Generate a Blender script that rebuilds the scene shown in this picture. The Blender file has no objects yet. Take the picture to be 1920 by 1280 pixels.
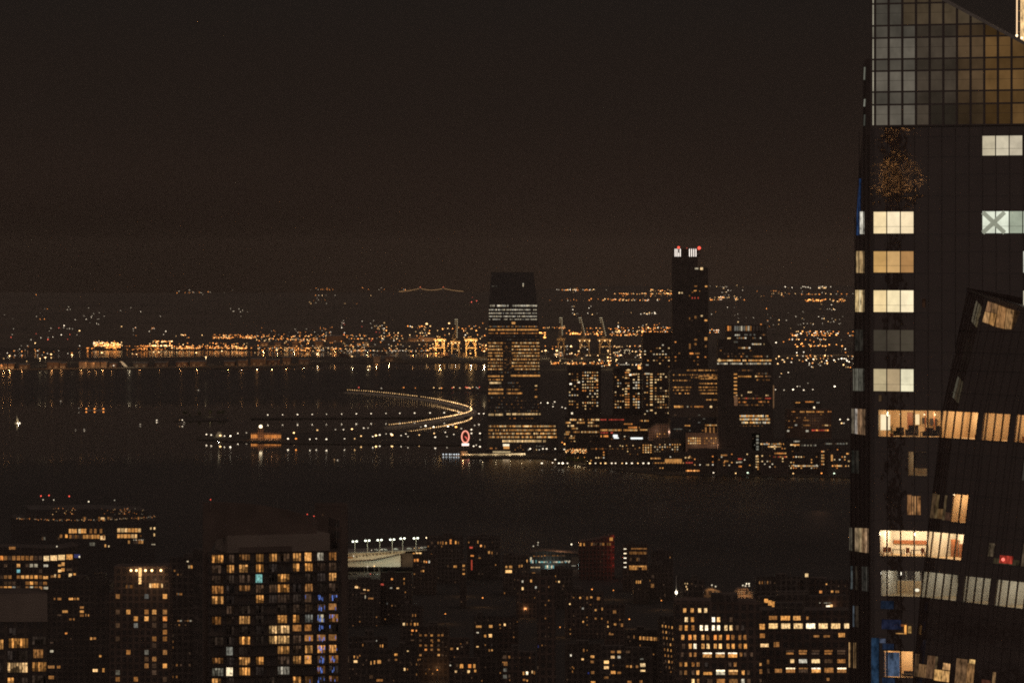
import bpy, math, random
from mathutils import Vector
random.seed(7)
# ------------------------------------------------------------------ scene, camera
sc = bpy.context.scene
COL = sc.collection
F = 9570.0; CX = 960.0; CY = 491.0; CAMZ = 259.0
CAM = Vector((0, 0, CAMZ))
cam = bpy.data.cameras.new('camera'); camo = bpy.data.objects.new('camera', cam); COL.objects.link(camo)
cam.sensor_width = 36; cam.lens = F/1920*36; cam.shift_y = -(640-CY)/1920
cam.clip_start = 1; cam.clip_end = 200000
camo.location = CAM; camo.rotation_euler = (math.pi/2, 0, 0); sc.camera = camo
sc.view_settings.view_transform = 'Standard'; sc.view_settings.look = 'None'
sc.view_settings.gamma = 1; sc.view_settings.exposure = 0
sc.cycles.use_denoising = False
sc.cycles.sample_clamp_indirect = 1.0
sc.cycles.max_bounces = 5; sc.cycles.volume_bounces = 0
sc.cycles.filter_width = 1.9
# ------------------------------------------------------------------ geometry helpers
def ray(u, v): return Vector(((u-CX)/F, 1.0, -(v-CY)/F))
def at(u, v, Y): return CAM + ray(u, v)*Y
def on_ground(u, v, z=0.0):
    return at(u, v, (CAMZ-z)*F/(v-CY))
class Plane:
    def __init__(s, p, n): s.p = Vector(p); s.n = Vector(n).normalized()
    def hit(s, u, v):
        d = ray(u, v); t = (s.p-CAM).dot(s.n)/d.dot(s.n); return CAM + d*t
def facade(u, Y, rot):
    r = math.radians(rot)
    return Plane(at(u, CY, Y), (math.sin(r), -math.cos(r), 0))
# ------------------------------------------------------------------ materials
def new_mat(name):
    m = bpy.data.materials.new(name); m.use_nodes = True
    nt = m.node_tree; nt.nodes.clear()
    out = nt.nodes.new('ShaderNodeOutputMaterial')
    return m, nt, out
def N(nt, t, **k):
    n = nt.nodes.new(t)
    for a, b in k.items():
        if a.startswith('i_'):
            n.inputs[a[2:].replace('_', ' ')].default_value = b
        else: setattr(n, a, b)
    return n
def wall_mat(name, col, rough=.8, glass=.5, gx=3.0, gz=3.4, spec=.3, metallic=0.0, streak=.35):
    """masonry or metal with a grid of unlit panes"""
    m, nt, out = new_mat(name); L = nt.links.new
    b = N(nt, 'ShaderNodeBsdfPrincipled'); L(b.outputs[0], out.inputs[0])
    b.inputs['Metallic'].default_value = metallic; b.inputs['Specular IOR Level'].default_value = spec
    tc = N(nt, 'ShaderNodeTexCoord'); sep = N(nt, 'ShaderNodeSeparateXYZ'); L(tc.outputs['Object'], sep.inputs[0])
    add = N(nt, 'ShaderNodeMath', operation='ADD'); L(sep.outputs[0], add.inputs[0]); L(sep.outputs[1], add.inputs[1])
    cmb = N(nt, 'ShaderNodeCombineXYZ'); L(add.outputs[0], cmb.inputs[0]); L(sep.outputs[2], cmb.inputs[1])
    br = N(nt, 'ShaderNodeTexBrick', offset=0.0, squash=1.0); L(cmb.outputs[0], br.inputs['Vector'])
    br.inputs['Scale'].default_value = 1; br.inputs['Brick Width'].default_value = gx; br.inputs['Row Height'].default_value = gz
    br.inputs['Mortar Size'].default_value = .28*gx*(1-glass)+.12; br.inputs['Mortar Smooth'].default_value = 0
    no = N(nt, 'ShaderNodeTexNoise'); L(tc.outputs['Object'], no.inputs['Vector']); no.inputs['Scale'].default_value = .12; no.inputs['Detail'].default_value = 6
    mr = N(nt, 'ShaderNodeMapRange'); L(no.outputs['Fac'], mr.inputs[0])
    mr.inputs['From Min'].default_value = .3; mr.inputs['From Max'].default_value = .7
    mr.inputs['To Min'].default_value = 1-streak; mr.inputs['To Max'].default_value = 1+streak
    cm = N(nt, 'ShaderNodeMix', data_type='RGBA', blend_type='MULTIPLY'); cm.inputs[0].default_value = 1
    cm.inputs[6].default_value = (*col, 1); L(mr.outputs[0], cm.inputs[7])
    mx = N(nt, 'ShaderNodeMix', data_type='RGBA')
    mx.inputs[6].default_value = (.066, .055, .050, 1); L(cm.outputs[2], mx.inputs[7])
    if glass > 0: L(br.outputs['Fac'], mx.inputs[0])
    else: mx.inputs[0].default_value = 1
    L(mx.outputs[2], b.inputs['Base Color'])
    if glass > 0:
        mr2 = N(nt, 'ShaderNodeMapRange'); L(br.outputs['Fac'], mr2.inputs[0])
        mr2.inputs['To Min'].default_value = .3; mr2.inputs['To Max'].default_value = rough
        L(mr2.outputs[0], b.inputs['Roughness'])
    else: b.inputs['Roughness'].default_value = rough
    bp = N(nt, 'ShaderNodeBump'); bp.inputs['Strength'].default_value = .3; bp.inputs['Distance'].default_value = .1
    L(no.outputs['Fac'], bp.inputs['Height']); L(bp.outputs[0], b.inputs['Normal'])
    return m
def lit_mat(name, scale=1.2, lo=.3, hi=1.5, stretch=1.0, sampling='NONE', kx=1.0):
    """glowing glass: the colour of each lit pane is in the 'lit' attribute, rooms and curtains vary it"""
    m, nt, out = new_mat(name); L = nt.links.new
    e = N(nt, 'ShaderNodeEmission'); L(e.outputs[0], out.inputs[0])
    a = N(nt, 'ShaderNodeAttribute', attribute_name='lit')
    g = N(nt, 'ShaderNodeNewGeometry')
    mp = N(nt, 'ShaderNodeMapping'); mp.inputs['Scale'].default_value = (kx, kx, stretch); L(g.outputs['Position'], mp.inputs['Vector'])
    no = N(nt, 'ShaderNodeTexNoise'); no.inputs['Scale'].default_value = scale; no.inputs['Detail'].default_value = 4; no.inputs['Roughness'].default_value = .65
    L(mp.outputs[0], no.inputs['Vector'])
    mr = N(nt, 'ShaderNodeMapRange'); L(no.outputs['Fac'], mr.inputs[0])
    mr.inputs['From Min'].default_value = .32; mr.inputs['From Max'].default_value = .68
    mr.inputs['To Min'].default_value = lo; mr.inputs['To Max'].default_value = hi
    L(a.outputs['Color'], e.inputs['Color']); L(mr.outputs[0], e.inputs['Strength'])
    m.cycles.emission_sampling = sampling
    return m
def emit_mat(name, col, s, sampling='NONE'):
    m, nt, out = new_mat(name); e = N(nt, 'ShaderNodeEmission'); nt.links.new(e.outputs[0], out.inputs[0])
    e.inputs[0].default_value = (*col, 1); e.inputs[1].default_value = s; m.cycles.emission_sampling = sampling
    return m
def plain(name, col, rough=.7, metallic=0, scale=.5, var=.3):
    m, nt, out = new_mat(name); L = nt.links.new
    b = N(nt, 'ShaderNodeBsdfPrincipled'); L(b.outputs[0], out.inputs[0])
    b.inputs['Roughness'].default_value = rough; b.inputs['Metallic'].default_value = metallic
    tc = N(nt, 'ShaderNodeTexCoord'); no = N(nt, 'ShaderNodeTexNoise'); L(tc.outputs['Object'], no.inputs['Vector'])
    no.inputs['Scale'].default_value = scale; no.inputs['Detail'].default_value = 6
    mx = N(nt, 'ShaderNodeMix', data_type='RGBA')
    mx.inputs[6].default_value = (*[c*(1-var) for c in col], 1); mx.inputs[7].default_value = (*[min(1, c*(1+var)) for c in col], 1)
    L(no.outputs['Fac'], mx.inputs[0]); L(mx.outputs[2], b.inputs['Base Color'])
    return m
M = {}
M['dark'] = wall_mat('dark_brick', (.110, .090, .078))
M['brown'] = wall_mat('brown_brick', (.135, .100, .084))
M['grey'] = wall_mat('grey_concrete', (.125, .106, .094))
M['glassy'] = wall_mat('dark_curtain_wall', (.075, .068, .066), rough=.35, glass=.85, spec=.5)
M['stone'] = wall_mat('pale_stone', (.30, .22, .16), glass=.45)
M['red'] = wall_mat('red_brick', (.16, .085, .07))
M['beige'] = wall_mat('beige_panel', (.24, .20, .17), glass=0, streak=.12)
M['tan'] = wall_mat('tan_panel', (.13, .10, .085), glass=0, streak=.2)
M['metal'] = plain('painted_steel', (.25, .24, .22), .5, .3)
M['crane'] = plain('crane_steel', (.55, .42, .25), .5)
M['asphalt'] = plain('asphalt', (.036, .034, .032), .85, scale=.02)
M['land'] = plain('night_land', (.055, .047, .038), .95, scale=.01, var=.5)
M['hill'] = plain('wooded_hills', (.10, .085, .066), .95, scale=.002, var=.6)
M['concrete'] = plain('concrete', (.5, .46, .38), .8, scale=.15, var=.25)
M['white'] = plain('white_paint', (.7, .68, .62), .5)
M['leaf'] = plain('tree_leaves', (.07, .09, .035), .7, scale=.5)
M['bark'] = plain('bark', (.08, .06, .04), .9)
M['frame'] = plain('dark_aluminium', (.080, .062, .056), .5, 0)
M['furn'] = plain('dark_upholstery', (.04, .03, .028), .7, scale=3)
M['wood'] = plain('varnished_wood', (.28, .10, .04), .45, scale=3)
M['plaster'] = plain('warm_plaster', (.62, .46, .28), .8, scale=.5, var=.12)
M['floor'] = plain('pale_floor', (.6, .45, .28), .5, scale=.8, var=.15)
M['lit'] = lit_mat('lit_window')
M['litnear'] = lit_mat('lit_room_glass', scale=1.6, lo=.2, hi=1.75, stretch=.6)
M['blind'] = lit_mat('lit_blind', scale=.33, lo=.74, hi=1.12, stretch=1)
M['crownlit'] = lit_mat('lit_crown_glass', scale=.22, lo=.6, hi=1.2, stretch=.8)
M['bulb'] = lit_mat('lamp_glow', lo=1, hi=1)
M['ceiling_light'] = emit_mat('ceiling_light', (1, .72, .42), 3, 'NONE')
M['ceiling_light_cool'] = emit_mat('ceiling_light_cool', (.9, .85, .7), 1.1, 'NONE')
# clear glass: sees through, mirrors a little
m, nt, out = new_mat('clear_glass'); L = nt.links.new
fr = N(nt, 'ShaderNodeFresnel'); fr.inputs[0].default_value = 1.5
tr = N(nt, 'ShaderNodeBsdfTransparent'); gl = N(nt, 'ShaderNodeBsdfGlossy'); gl.inputs['Roughness'].default_value = .02
tr.inputs[0].default_value = (.92, .92, .9, 1)
mx = N(nt, 'ShaderNodeMixShader'); L(fr.outputs[0], mx.inputs[0]); L(tr.outputs[0], mx.inputs[1]); L(gl.outputs[0], mx.inputs[2]); L(mx.outputs[0], out.inputs[0])
M['glass'] = m
# mirror-coated dark cladding of the near tower, slightly wavy as float glass is
m, nt, out = new_mat('dark_cladding_glass'); L = nt.links.new
b = N(nt, 'ShaderNodeBsdfPrincipled'); L(b.outputs[0], out.inputs[0])
b.inputs['Roughness'].default_value = .02; b.inputs['Specular IOR Level'].default_value = .42
tcb = N(nt, 'ShaderNodeTexCoord'); nb = N(nt, 'ShaderNodeTexNoise'); L(tcb.outputs['Object'], nb.inputs['Vector']); nb.inputs['Scale'].default_value = .25; nb.inputs['Detail'].default_value = 5
mb_ = N(nt, 'ShaderNodeMix', data_type='RGBA'); L(nb.outputs['Fac'], mb_.inputs[0]); mb_.inputs[6].default_value = (.050, .036, .032, 1); mb_.inputs[7].default_value = (.105, .080, .070, 1); L(mb_.outputs[2], b.inputs['Base Color'])
tc = N(nt, 'ShaderNodeTexCoord'); no = N(nt, 'ShaderNodeTexNoise'); L(tc.outputs['Object'], no.inputs['Vector']); no.inputs['Scale'].default_value = .55; no.inputs['Detail'].default_value = 2
bp = N(nt, 'ShaderNodeBump'); bp.inputs['Strength'].default_value = .5; bp.inputs['Distance'].default_value = .012; L(no.outputs['Fac'], bp.inputs['Height']); L(bp.outputs[0], b.inputs['Normal'])
M['clad'] = m
# water
m, nt, out = new_mat('night_water'); L = nt.links.new
b = N(nt, 'ShaderNodeBsdfPrincipled'); L(b.outputs[0], out.inputs[0])
b.inputs['Base Color'].default_value = (.012, .012, .012, 1); b.inputs['IOR'].default_value = 1.33
# sheltered bay: nearly a mirror; open river: wind-roughened
g = N(nt, 'ShaderNodeNewGeometry'); sp_ = N(nt, 'ShaderNodeSeparateXYZ'); L(g.outputs['Position'], sp_.inputs[0])
mp = N(nt, 'ShaderNodeMapping'); mp.inputs['Scale'].default_value = (.004, .0012, 1); L(g.outputs['Position'], mp.inputs['Vector'])
no = N(nt, 'ShaderNodeTexNoise'); L(mp.outputs[0], no.inputs['Vector']); no.inputs['Scale'].default_value = 1; no.inputs['Detail'].default_value = 5
dv = N(nt, 'ShaderNodeMath', operation='DIVIDE'); L(sp_.outputs[1], dv.inputs[0]); dv.inputs[1].default_value = 10000
cr = N(nt, 'ShaderNodeValToRGB'); L(dv.outputs[0], cr.inputs[0]); e = cr.color_ramp.elements

dv.inputs[1].default_value = 15000
KR = [(.397, .42), (.427, .26), (.448, .11), (.467, .03), (.60, .03), (.665, .32), (.810, .32), (.822, .10)]
e[0].position, e[1].position = KR[0][0], KR[-1][0]; e[0].color = (KR[0][1],)*3+(1,); e[1].color = (KR[-1][1],)*3+(1,)
for p_, r_ in KR[1:-1]:
    x = e.new(p_); x.color = (r_, r_, r_, 1)
mr = N(nt, 'ShaderNodeMapRange'); L(no.outputs['Fac'], mr.inputs[0]); mr.inputs['From Min'].default_value = .35; mr.inputs['From Max'].default_value = .65; mr.inputs['To Min'].default_value = .8; mr.inputs['To Max'].default_value = 1.25
mm = N(nt, 'ShaderNodeMath', operation='MULTIPLY'); L(cr.outputs[0], mm.inputs[0]); L(mr.outputs[0], mm.inputs[1]); L(mm.outputs[0], b.inputs['Roughness'])
M['water'] = m
# ------------------------------------------------------------------ light colours of panes and lamps (linear)
PAL = {'H': (1.12, .66, .27), 'h': (.72, .325, .088), 'm': (.27, .115, .033), 'd': (.062, .035, .02), 'w': (.82, .70, .50),
       'g': (.20, .19, .15), 'r': (.50, .07, .04), 'R': (1.7, .18, .11), 'b': (.022, .042, .12), 't': (.18, .42, .40),
       'o': (.85, .30, .07), 'O': (1.8, .75, .22), 'y': (.98, .64, .29), 'W': (1.6, 1.35, .95), 'D': (.026, .018, .0135),
       'c': (.45, .40, .30), 'k': (.13, .12, .095)}
def colr(c, j=.3):
    p = PAL[c]; s = random.uniform(1-j, 1+j); t = random.uniform(-.06, .06)
    return (p[0]*s*(1+t), p[1]*s, p[2]*s*(1-t*2))
# ------------------------------------------------------------------ mesh builder
class MB:
    def __init__(s): s.v = []; s.f = []; s.c = []
    def quad(s, a, b, c, d, col=None):
        n = len(s.v); s.v += [Vector(a), Vector(b), Vector(c), Vector(d)]; s.f.append((n, n+1, n+2, n+3)); s.c.append(col)
    def solid(s, front, back, col=None):
        """two loops of equal length joined to a closed solid"""
        n = len(s.v); k = len(front); s.v += [Vector(p) for p in front] + [Vector(p) for p in back]
        s.f.append(tuple(range(n, n+k))); s.f.append(tuple(range(n+2*k-1, n+k-1, -1)))
        for i in range(k):
            j = (i+1) % k; s.f.append((n+j, n+i, n+k+i, n+k+j))
        s.c += [col]*(k+2)
    def box(s, p0, p1, col=None):
        x0, y0, z0 = p0; x1, y1, z1 = p1
        s.solid([(x0, y0, z0), (x1, y0, z0), (x1, y0, z1), (x0, y0, z1)], [(x0, y1, z0), (x1, y1, z0), (x1, y1, z1), (x0, y1, z1)], col)
    def bar(s, a, b, r, col=None, k=5):
        a = Vector(a); b = Vector(b); d = (b-a)
        if d.length < 1e-6: return
        d.normalize(); up = Vector((0, 0, 1)) if abs(d.z) < .9 else Vector((1, 0, 0))
        x = d.cross(up).normalized(); y = d.cross(x)
        fr = [a + x*r*math.cos(t*2*math.pi/k) + y*r*math.sin(t*2*math.pi/k) for t in range(k)]
        bk = [p + (b-a) for p in fr]; s.solid(fr, bk, col)
    def ball(s, c, r, col=None, flat=1.0, n=6):
        c = Vector(c); rings = 3; base = len(s.v)
        s.v.append(c + Vector((0, 0, r*flat)))
        for i in range(1, rings+1):
            ph = math.pi*i/(rings+1)
            for j in range(n):
                th = 2*math.pi*j/n
                s.v.append(c + Vector((r*math.sin(ph)*math.cos(th), r*math.sin(ph)*math.sin(th), r*flat*math.cos(ph))))
        s.v.append(c - Vector((0, 0, r*flat))); last = len(s.v)-1
        for j in range(n):
            s.f.append((base, base+1+j, base+1+(j+1) % n)); s.c.append(col)
            for i in range(rings-1):
                a = base+1+i*n
                s.f.append((a+j, a+n+j, a+n+(j+1) % n, a+(j+1) % n)); s.c.append(col)
            a = base+1+(rings-1)*n
            s.f.append((a+j, last, a+(j+1) % n)); s.c.append(col)
    def build(s, name, mat, parent=None, origin=None):
        o0 = Vector(origin) if origin is not None else (Vector(parent['_o']) if parent is not None else Vector((0, 0, 0)))
        me = bpy.data.meshes.new(name)
        me.from_pydata([tuple(p-o0) for p in s.v], [], s.f)
        if any(c is not None for c in s.c):
            at_ = me.attributes.new('lit', 'FLOAT_COLOR', 'CORNER')
            data = []
            for f, c in zip(s.f, s.c):
                c = c or (0, 0, 0)
                data += [c[0], c[1], c[2], 1.0]*len(f)
            at_.data.foreach_set('color', data)
        me.materials.append(M[mat] if isinstance(mat, str) else mat)
        o = bpy.data.objects.new(name, me); COL.objects.link(o)
        if parent is not None: o.parent = parent; o.location = o0 - Vector(parent['_o'])
        else: o.location = o0
        o['_o'] = tuple(o0)
        return o
def tag(o, label, cat, group=None, kind=None):
    if label: o['label'] = label
    if cat: o['category'] = cat
    if group: o['group'] = group
    if kind: o['kind'] = kind
    return o
def empty(name, loc, label, cat, group=None):
    o = bpy.data.objects.new(name, None); COL.objects.link(o); o.location = loc; o['_o'] = tuple(loc); o.empty_display_size = 1
    return tag(o, label, cat, group)
def structure(name, mb, mat):
    o = mb.build(name, mat); o['kind'] = 'structure'; return o
# ------------------------------------------------------------------ buildings
class Building:
    def __init__(s, name, label, prof, Y, mat='dark', rot=0, depth=35, cat='building', group=None, z0=1.0, roof=True, wallname='wall', um=None, base=True):
        """prof: (u0,u1,vtop) or outline points of the top, left to right; walls go down to the ground"""
        if not isinstance(prof[0], tuple): prof = [(prof[0], prof[2]), (prof[1], prof[2])]
        s.u0, s.u1 = prof[0][0], prof[-1][0]; s.vt = min(p[1] for p in prof)
        s.um = um if um is not None else (s.u0+s.u1)/2
        s.pl = facade(s.um, Y, rot); s.n = s.pl.n; s.Y = Y
        top = [s.pl.hit(*p) for p in prof]
        a, b = top[0].copy(), top[-1].copy(); a.z = z0; b.z = z0
        loc = (a+b)/2; loc.z = z0
        s.root = empty(name, loc, label, cat, group)
        mb = MB(); back = -s.n*depth
        front = [a, b] + top[::-1]
        mb.solid(front, [p+back for p in front]); s.wall = mb.build(wallname, mat, s.root)
        s.depth = depth
        if roof:
            mb = MB(); h = .0006*Y if Y > 2500 else 1.2
            for p, q in zip(top, top[1:]):
                if abs(p.z-q.z) < 1 and (q-p).length > 8:
                    d = (q-p).normalized(); k = s.n*.15
                    mb.solid([p+k, q+k, q+k+Vector((0, 0, h)), p+k+Vector((0, 0, h))],
                             [p-s.n*.6, q-s.n*.6, q-s.n*.6+Vector((0, 0, h)), p-s.n*.6+Vector((0, 0, h))])
            if mb.f: mb.build('parapet', mat, s.root)
            w = (top[-1]-top[0]).length
            if w > 14 and abs(top[0].z-top[-1].z) < 2:
                mb = MB(); d = (top[-1]-top[0]).normalized(); t0 = random.uniform(.15, .45)*w; t1 = t0+random.uniform(.2, .35)*w
                c0 = top[0]+d*t0-s.n*6; c1 = top[0]+d*t1-s.n*6; c0.z = c1.z = min(top[0].z, top[-1].z); hh = Vector((0, 0, random.uniform(2.5, 5)))
                mb.solid([c0, c1, c1+hh, c0+hh], [c0-s.n*9, c1-s.n*9, c1+hh-s.n*9, c0+hh-s.n*9]); mb.build('roof_plant_room', 'grey', s.root)
        s.wins = []; s.cell = s.Y/9570
    def quad(s, u0, u1, v0, v1, off=.12):
        h = s.pl.hit; o = s.n*off
        return [h(u0, v1)+o, h(u1, v1)+o, h(u1, v0)+o, h(u0, v0)+o]
    def win(s, u0, u1, v0, v1, c, j=.3, mat=None):
        s.wins.append(((u1-u0)*(v1-v0), (u0, u1, v0, v1), colr(c, j) if isinstance(c, str) else c))
    def band(s, u0, u1, v, h, c, fill=.92, cell=2.6, name='window_band', j=.4):
        mb = MB(); u = u0; run = 0; amp = 1
        while u < u1-cell*.4:
            if run <= 0: run = random.randint(2, 9); amp = random.uniform(.5, 1.15)
            run -= 1
            e = min(u+cell*random.uniform(.85, 1.1), u1)
            if random.random() < fill:
                cc = colr(random.choice(c) if len(c) > 1 else c, j); cc = tuple(x*amp for x in cc)
                q = s.quad(u, e-cell*.17, v-h/2, v+h/2, .25)
                mb.solid(q, [p-s.n*.2 for p in q], cc)
            u = e
        if mb.f: mb.build(name, 'lit', s.root)
    def grid(s, u0, u1, v0, v1, du, dv, w, h, p, cs, clump=True):
        r = 0; v = v0
        while v <= v1:
            bias = random.uniform(.4, 1.6) if clump else 1
            u = u0
            while u+w <= u1+.01:
                if random.random() < p*bias: s.win(u, u+w, v, v+h, random.choice(cs))
                u += du
            v += dv
    def rows(s, us, vs, w, h, maps, skew=0):
        """us, vs: left and top pixels; maps: one string a floor"""
        for v, row in zip(vs, maps):
            for i, (u, ch) in enumerate(zip(us, row)):
                if ch in '. ': continue
                ww = w[i] if isinstance(w, (list, tuple)) else w
                vv = v + skew*(1-(u-us[0])/(us[-1]-us[0]+.01))
                s.win(u, u+ww, vv, vv+h, ch)
    def beacon(s, u, v, c='R', r=None, Y=None):
        mb = MB(); p = s.pl.hit(u, v)-s.n*1.5; r = r or s.cell*1.0
        mb.ball(p, r, PAL[c]); b = mb.build('beacon', 'bulb', s.root)
        mb = MB(); mb.bar(p-Vector((0, 0, r)), (p.x, p.y, p.z-max(4*r, 3)), r*.25); mb.build('beacon_mast', 'metal', b)
    def finish(s, mat='lit', mull=None):
        s.wins.sort(key=lambda w: -w[0])
        for i, (ar, (u0, u1, v0, v1), c) in enumerate(s.wins[:100]):
            mb = MB(); q = s.quad(u0, u1, v0, v1, .12)
            if mull:
                # panes with slightly different brightness: curtains half drawn, lamps
                k = max(2, round((u1-u0)/5.5)); 
                for t in range(k):
                    ua = u0+(u1-u0)*t/k; ub = u0+(u1-u0)*(t+1)/k; f = random.choice([1, .9, .7, .4, 1.25, .2])
                    vm = v0+(v1-v0)*random.uniform(.25, .8); g = random.uniform(.15, 1.1)
                    mb.solid(s.quad(ua, ub, v0, vm, .12), s.quad(ua, ub, v0, vm, -.1), tuple(x*f for x in c))
                    mb.solid(s.quad(ua, ub, vm, v1, .12), s.quad(ua, ub, vm, v1, -.1), tuple(x*f*g for x in c))
            else:
                mb.solid(q, [p-s.n*.2 for p in q], c)
            w = mb.build('window', mat, s.root)
            if mull:
                fb = MB(); t = .55
                for x in [u0, u1]+[u0+(u1-u0)*i2/k for i2 in range(1, k)]:
                    fb.solid(s.quad(x-t, x+t, v0-t, v1+t, .2), s.quad(x-t, x+t, v0-t, v1+t, .14))
                for y in (v0, v1):
                    fb.solid(s.quad(u0, u1, y-t, y+t, .22), s.quad(u0, u1, y-t, y+t, .14))
                fb.build('frame', 'frame', w)
        rest = s.wins[100:]
        if rest:
            mb = MB()
            for ar, (u0, u1, v0, v1), c in rest:
                q = s.quad(u0, u1, v0, v1, .12); mb.solid(q, [p-s.n*.2 for p in q], c)
            o = mb.build('window', mat, s.root); o['kind'] = 'stuff'
        return s
# ------------------------------------------------------------------ world: night sky glow, brighter over the city behind
w = bpy.data.worlds.new('World'); sc.world = w; w.use_nodes = True; nt = w.node_tree; nt.nodes.clear(); L = nt.links.new
wo = N(nt, 'ShaderNodeOutputWorld'); bg = N(nt, 'ShaderNodeBackground'); L(bg.outputs[0], wo.inputs[0])
tc = N(nt, 'ShaderNodeTexCoord'); nrm = N(nt, 'ShaderNodeVectorMath', operation='NORMALIZE'); L(tc.outputs['Generated'], nrm.inputs[0])
sep = N(nt, 'ShaderNodeSeparateXYZ'); L(nrm.outputs[0], sep.inputs[0])
cr = N(nt, 'ShaderNodeValToRGB'); L(sep.outputs[2], cr.inputs[0]); cr.color_ramp.interpolation = 'EASE'
els = cr.color_ramp.elements
def lin(c): return tuple((x/255/12.92 if x < 11 else ((x/255+.055)/1.055)**2.4) for x in c)
stops = [(0.0, (32, 23, 17)), (.012, (35, 26, 21)), (.035, (32, 25, 21)), (.055, (30, 25, 22)), (.12, (30, 25, 22)), (.45, (74, 62, 56)), (1.0, (88, 76, 70))]
els[0].position = 0; els[0].color = (*lin(stops[0][1]), 1); els[1].position = 1; els[1].color = (*lin(stops[-1][1]), 1)
for p, c in stops[1:-1]:
    e = els.new(p); e.color = (*lin(c), 1)
# the midtown glow behind and beside the viewer
mr = N(nt, 'ShaderNodeMapRange', interpolation_type='SMOOTHSTEP'); L(sep.outputs[1], mr.inputs[0])
mr.inputs['From Min'].default_value = .97; mr.inputs['From Max'].default_value = -.2; mr.inputs['To Min'].default_value = 0; mr.inputs['To Max'].default_value = 1
mz = N(nt, 'ShaderNodeMapRange', interpolation_type='SMOOTHSTEP'); L(sep.outputs[2], mz.inputs[0])
mz.inputs['From Min'].default_value = .9; mz.inputs['From Max'].default_value = -.1
ml = N(nt, 'ShaderNodeMath', operation='MULTIPLY'); L(mr.outputs[0], ml.inputs[0]); L(mz.outputs[0], ml.inputs[1])
# left of the view the town below the sky is smaller, so its glow is weaker
lx = N(nt, 'ShaderNodeMapRange', interpolation_type='SMOOTHSTEP'); L(sep.outputs[0], lx.inputs[0])
lx.inputs['From Min'].default_value = -.085; lx.inputs['From Max'].default_value = .03; lx.inputs['To Min'].default_value = .40; lx.inputs['To Max'].default_value = 1.05
lz = N(nt, 'ShaderNodeMapRange', interpolation_type='SMOOTHSTEP'); L(sep.outputs[2], lz.inputs[0])
lz.inputs['From Min'].default_value = -.002; lz.inputs['From Max'].default_value = .020
lm = N(nt, 'ShaderNodeMix', data_type='FLOAT'); L(lz.outputs[0], lm.inputs[0]); L(lx.outputs[0], lm.inputs[2]); lm.inputs[3].default_value = 1.0
lx = lm
m1 = N(nt, 'ShaderNodeMix', data_type='RGBA', blend_type='MULTIPLY'); m1.inputs[0].default_value = 1; L(cr.outputs[0], m1.inputs[6]); L(lm.outputs[0], m1.inputs[7])
m2 = N(nt, 'ShaderNodeMix', data_type='RGBA'); L(ml.outputs[0], m2.inputs[0]); L(m1.outputs[2], m2.inputs[6]); m2.inputs[7].default_value = (.25, .19, .163, 1)
L(m2.outputs[2], bg.inputs[0])
w.cycles.sampling_method = 'NONE'
# ------------------------------------------------------------------ setting
mb = MB(); mb.quad((-40000, 1000, 0), (40000, 1000, 0), (40000, 38000, 0), (-40000, 38000, 0)); structure('water', mb, 'water')
def land(name, pts, z=1.0, mat='land', bottom=-2):
    """pts: pixel outline of a piece of ground"""
    mb = MB(); top = [on_ground(u, v, z) for u, v in pts]; low = [Vector((p.x, p.y, bottom)) for p in top]
    mb.solid(top, low); return structure(name, mb, mat)
mb = MB(); P = [(-3000, -600), (4000, -600), (4000, 3350), (900, 4150), (420, 4260), (60, 4330), (-130, 4360), (-760, 4370), (-3000, 4500)]
mb.solid([(x, y, 1.2) for x, y in P], [(x, y, -2) for x, y in P]); structure('street_ground', mb, 'asphalt')
# river front of the far shore, then everything behind it on the right
mb = MB(); far = [(1700, 896), (1240, 889), (1105, 874), (1020, 859), (866, 857), (862, 842), (905, 836), (900, 792), (915, 760), (930, 735), (830, 731), (640, 731), (640, 727), (900, 724), (915, 690), (912, 681), (640, 680), (500, 690), (0, 694), (-700, 694), (-700, 672), (0, 671), (560, 668), (800, 669), (900, 662), (560, 656), (-700, 658)]
top = [on_ground(u, v, 1.0) for u, v in far] + [Vector((-9000, 16500, 1)), Vector((14000, 16500, 1)), Vector((14000, 6000, 1))]
mb.solid(top, [Vector((p.x, p.y, -2)) for p in top]); structure('shore_ground', mb, 'land')
land('island_ground', [(368, 823), (470, 829), (560, 831), (860, 834), (905, 834), (905, 812), (700, 806), (560, 811), (372, 819)])
land('islet_ground', [(325, 789), (430, 788), (424, 779), (338, 779)])
# the curved embankment, a strip with water on both sides
CURVE = [(652, 735), (680, 736.5), (710, 739), (745, 742.5), (780, 746.5), (815, 751.5), (845, 757.5), (868, 763), (881, 768), (884, 772), (876, 777), (855, 782), (828, 787), (795, 792), (760, 797), (730, 800)]
def catmull(P, n):
    out = []; P = [P[0]]+P+[P[-1]]
    for i in range(1, len(P)-2):
        for k in range(n):
            t = k/n; a, b, c, d = P[i-1], P[i], P[i+1], P[i+2]
            out.append(tuple(.5*((2*b[j])+(-a[j]+c[j])*t+(2*a[j]-5*b[j]+4*c[j]-d[j])*t*t+(-a[j]+3*b[j]-3*c[j]+d[j])*t**3) for j in (0, 1)))
    return out+[P[-2]]
cpts = [on_ground(u, v, 2.0) for u, v in catmull(CURVE, 8)]
mb = MB()
for a, b in zip(cpts, cpts[1:]):
    d = (b-a).normalized(); s = Vector((-d.y, d.x, 0))*9
    mb.solid([a-s, b-s, b+s, a+s], [p-Vector((0, 0, 4)) for p in (a-s, b-s, b+s, a+s)])
structure('embankment_path', mb, 'concrete')
land('jetty_ground', [(470, 784.5), (880, 781.5), (880, 780), (470, 782.6)], z=1.5)
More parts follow.
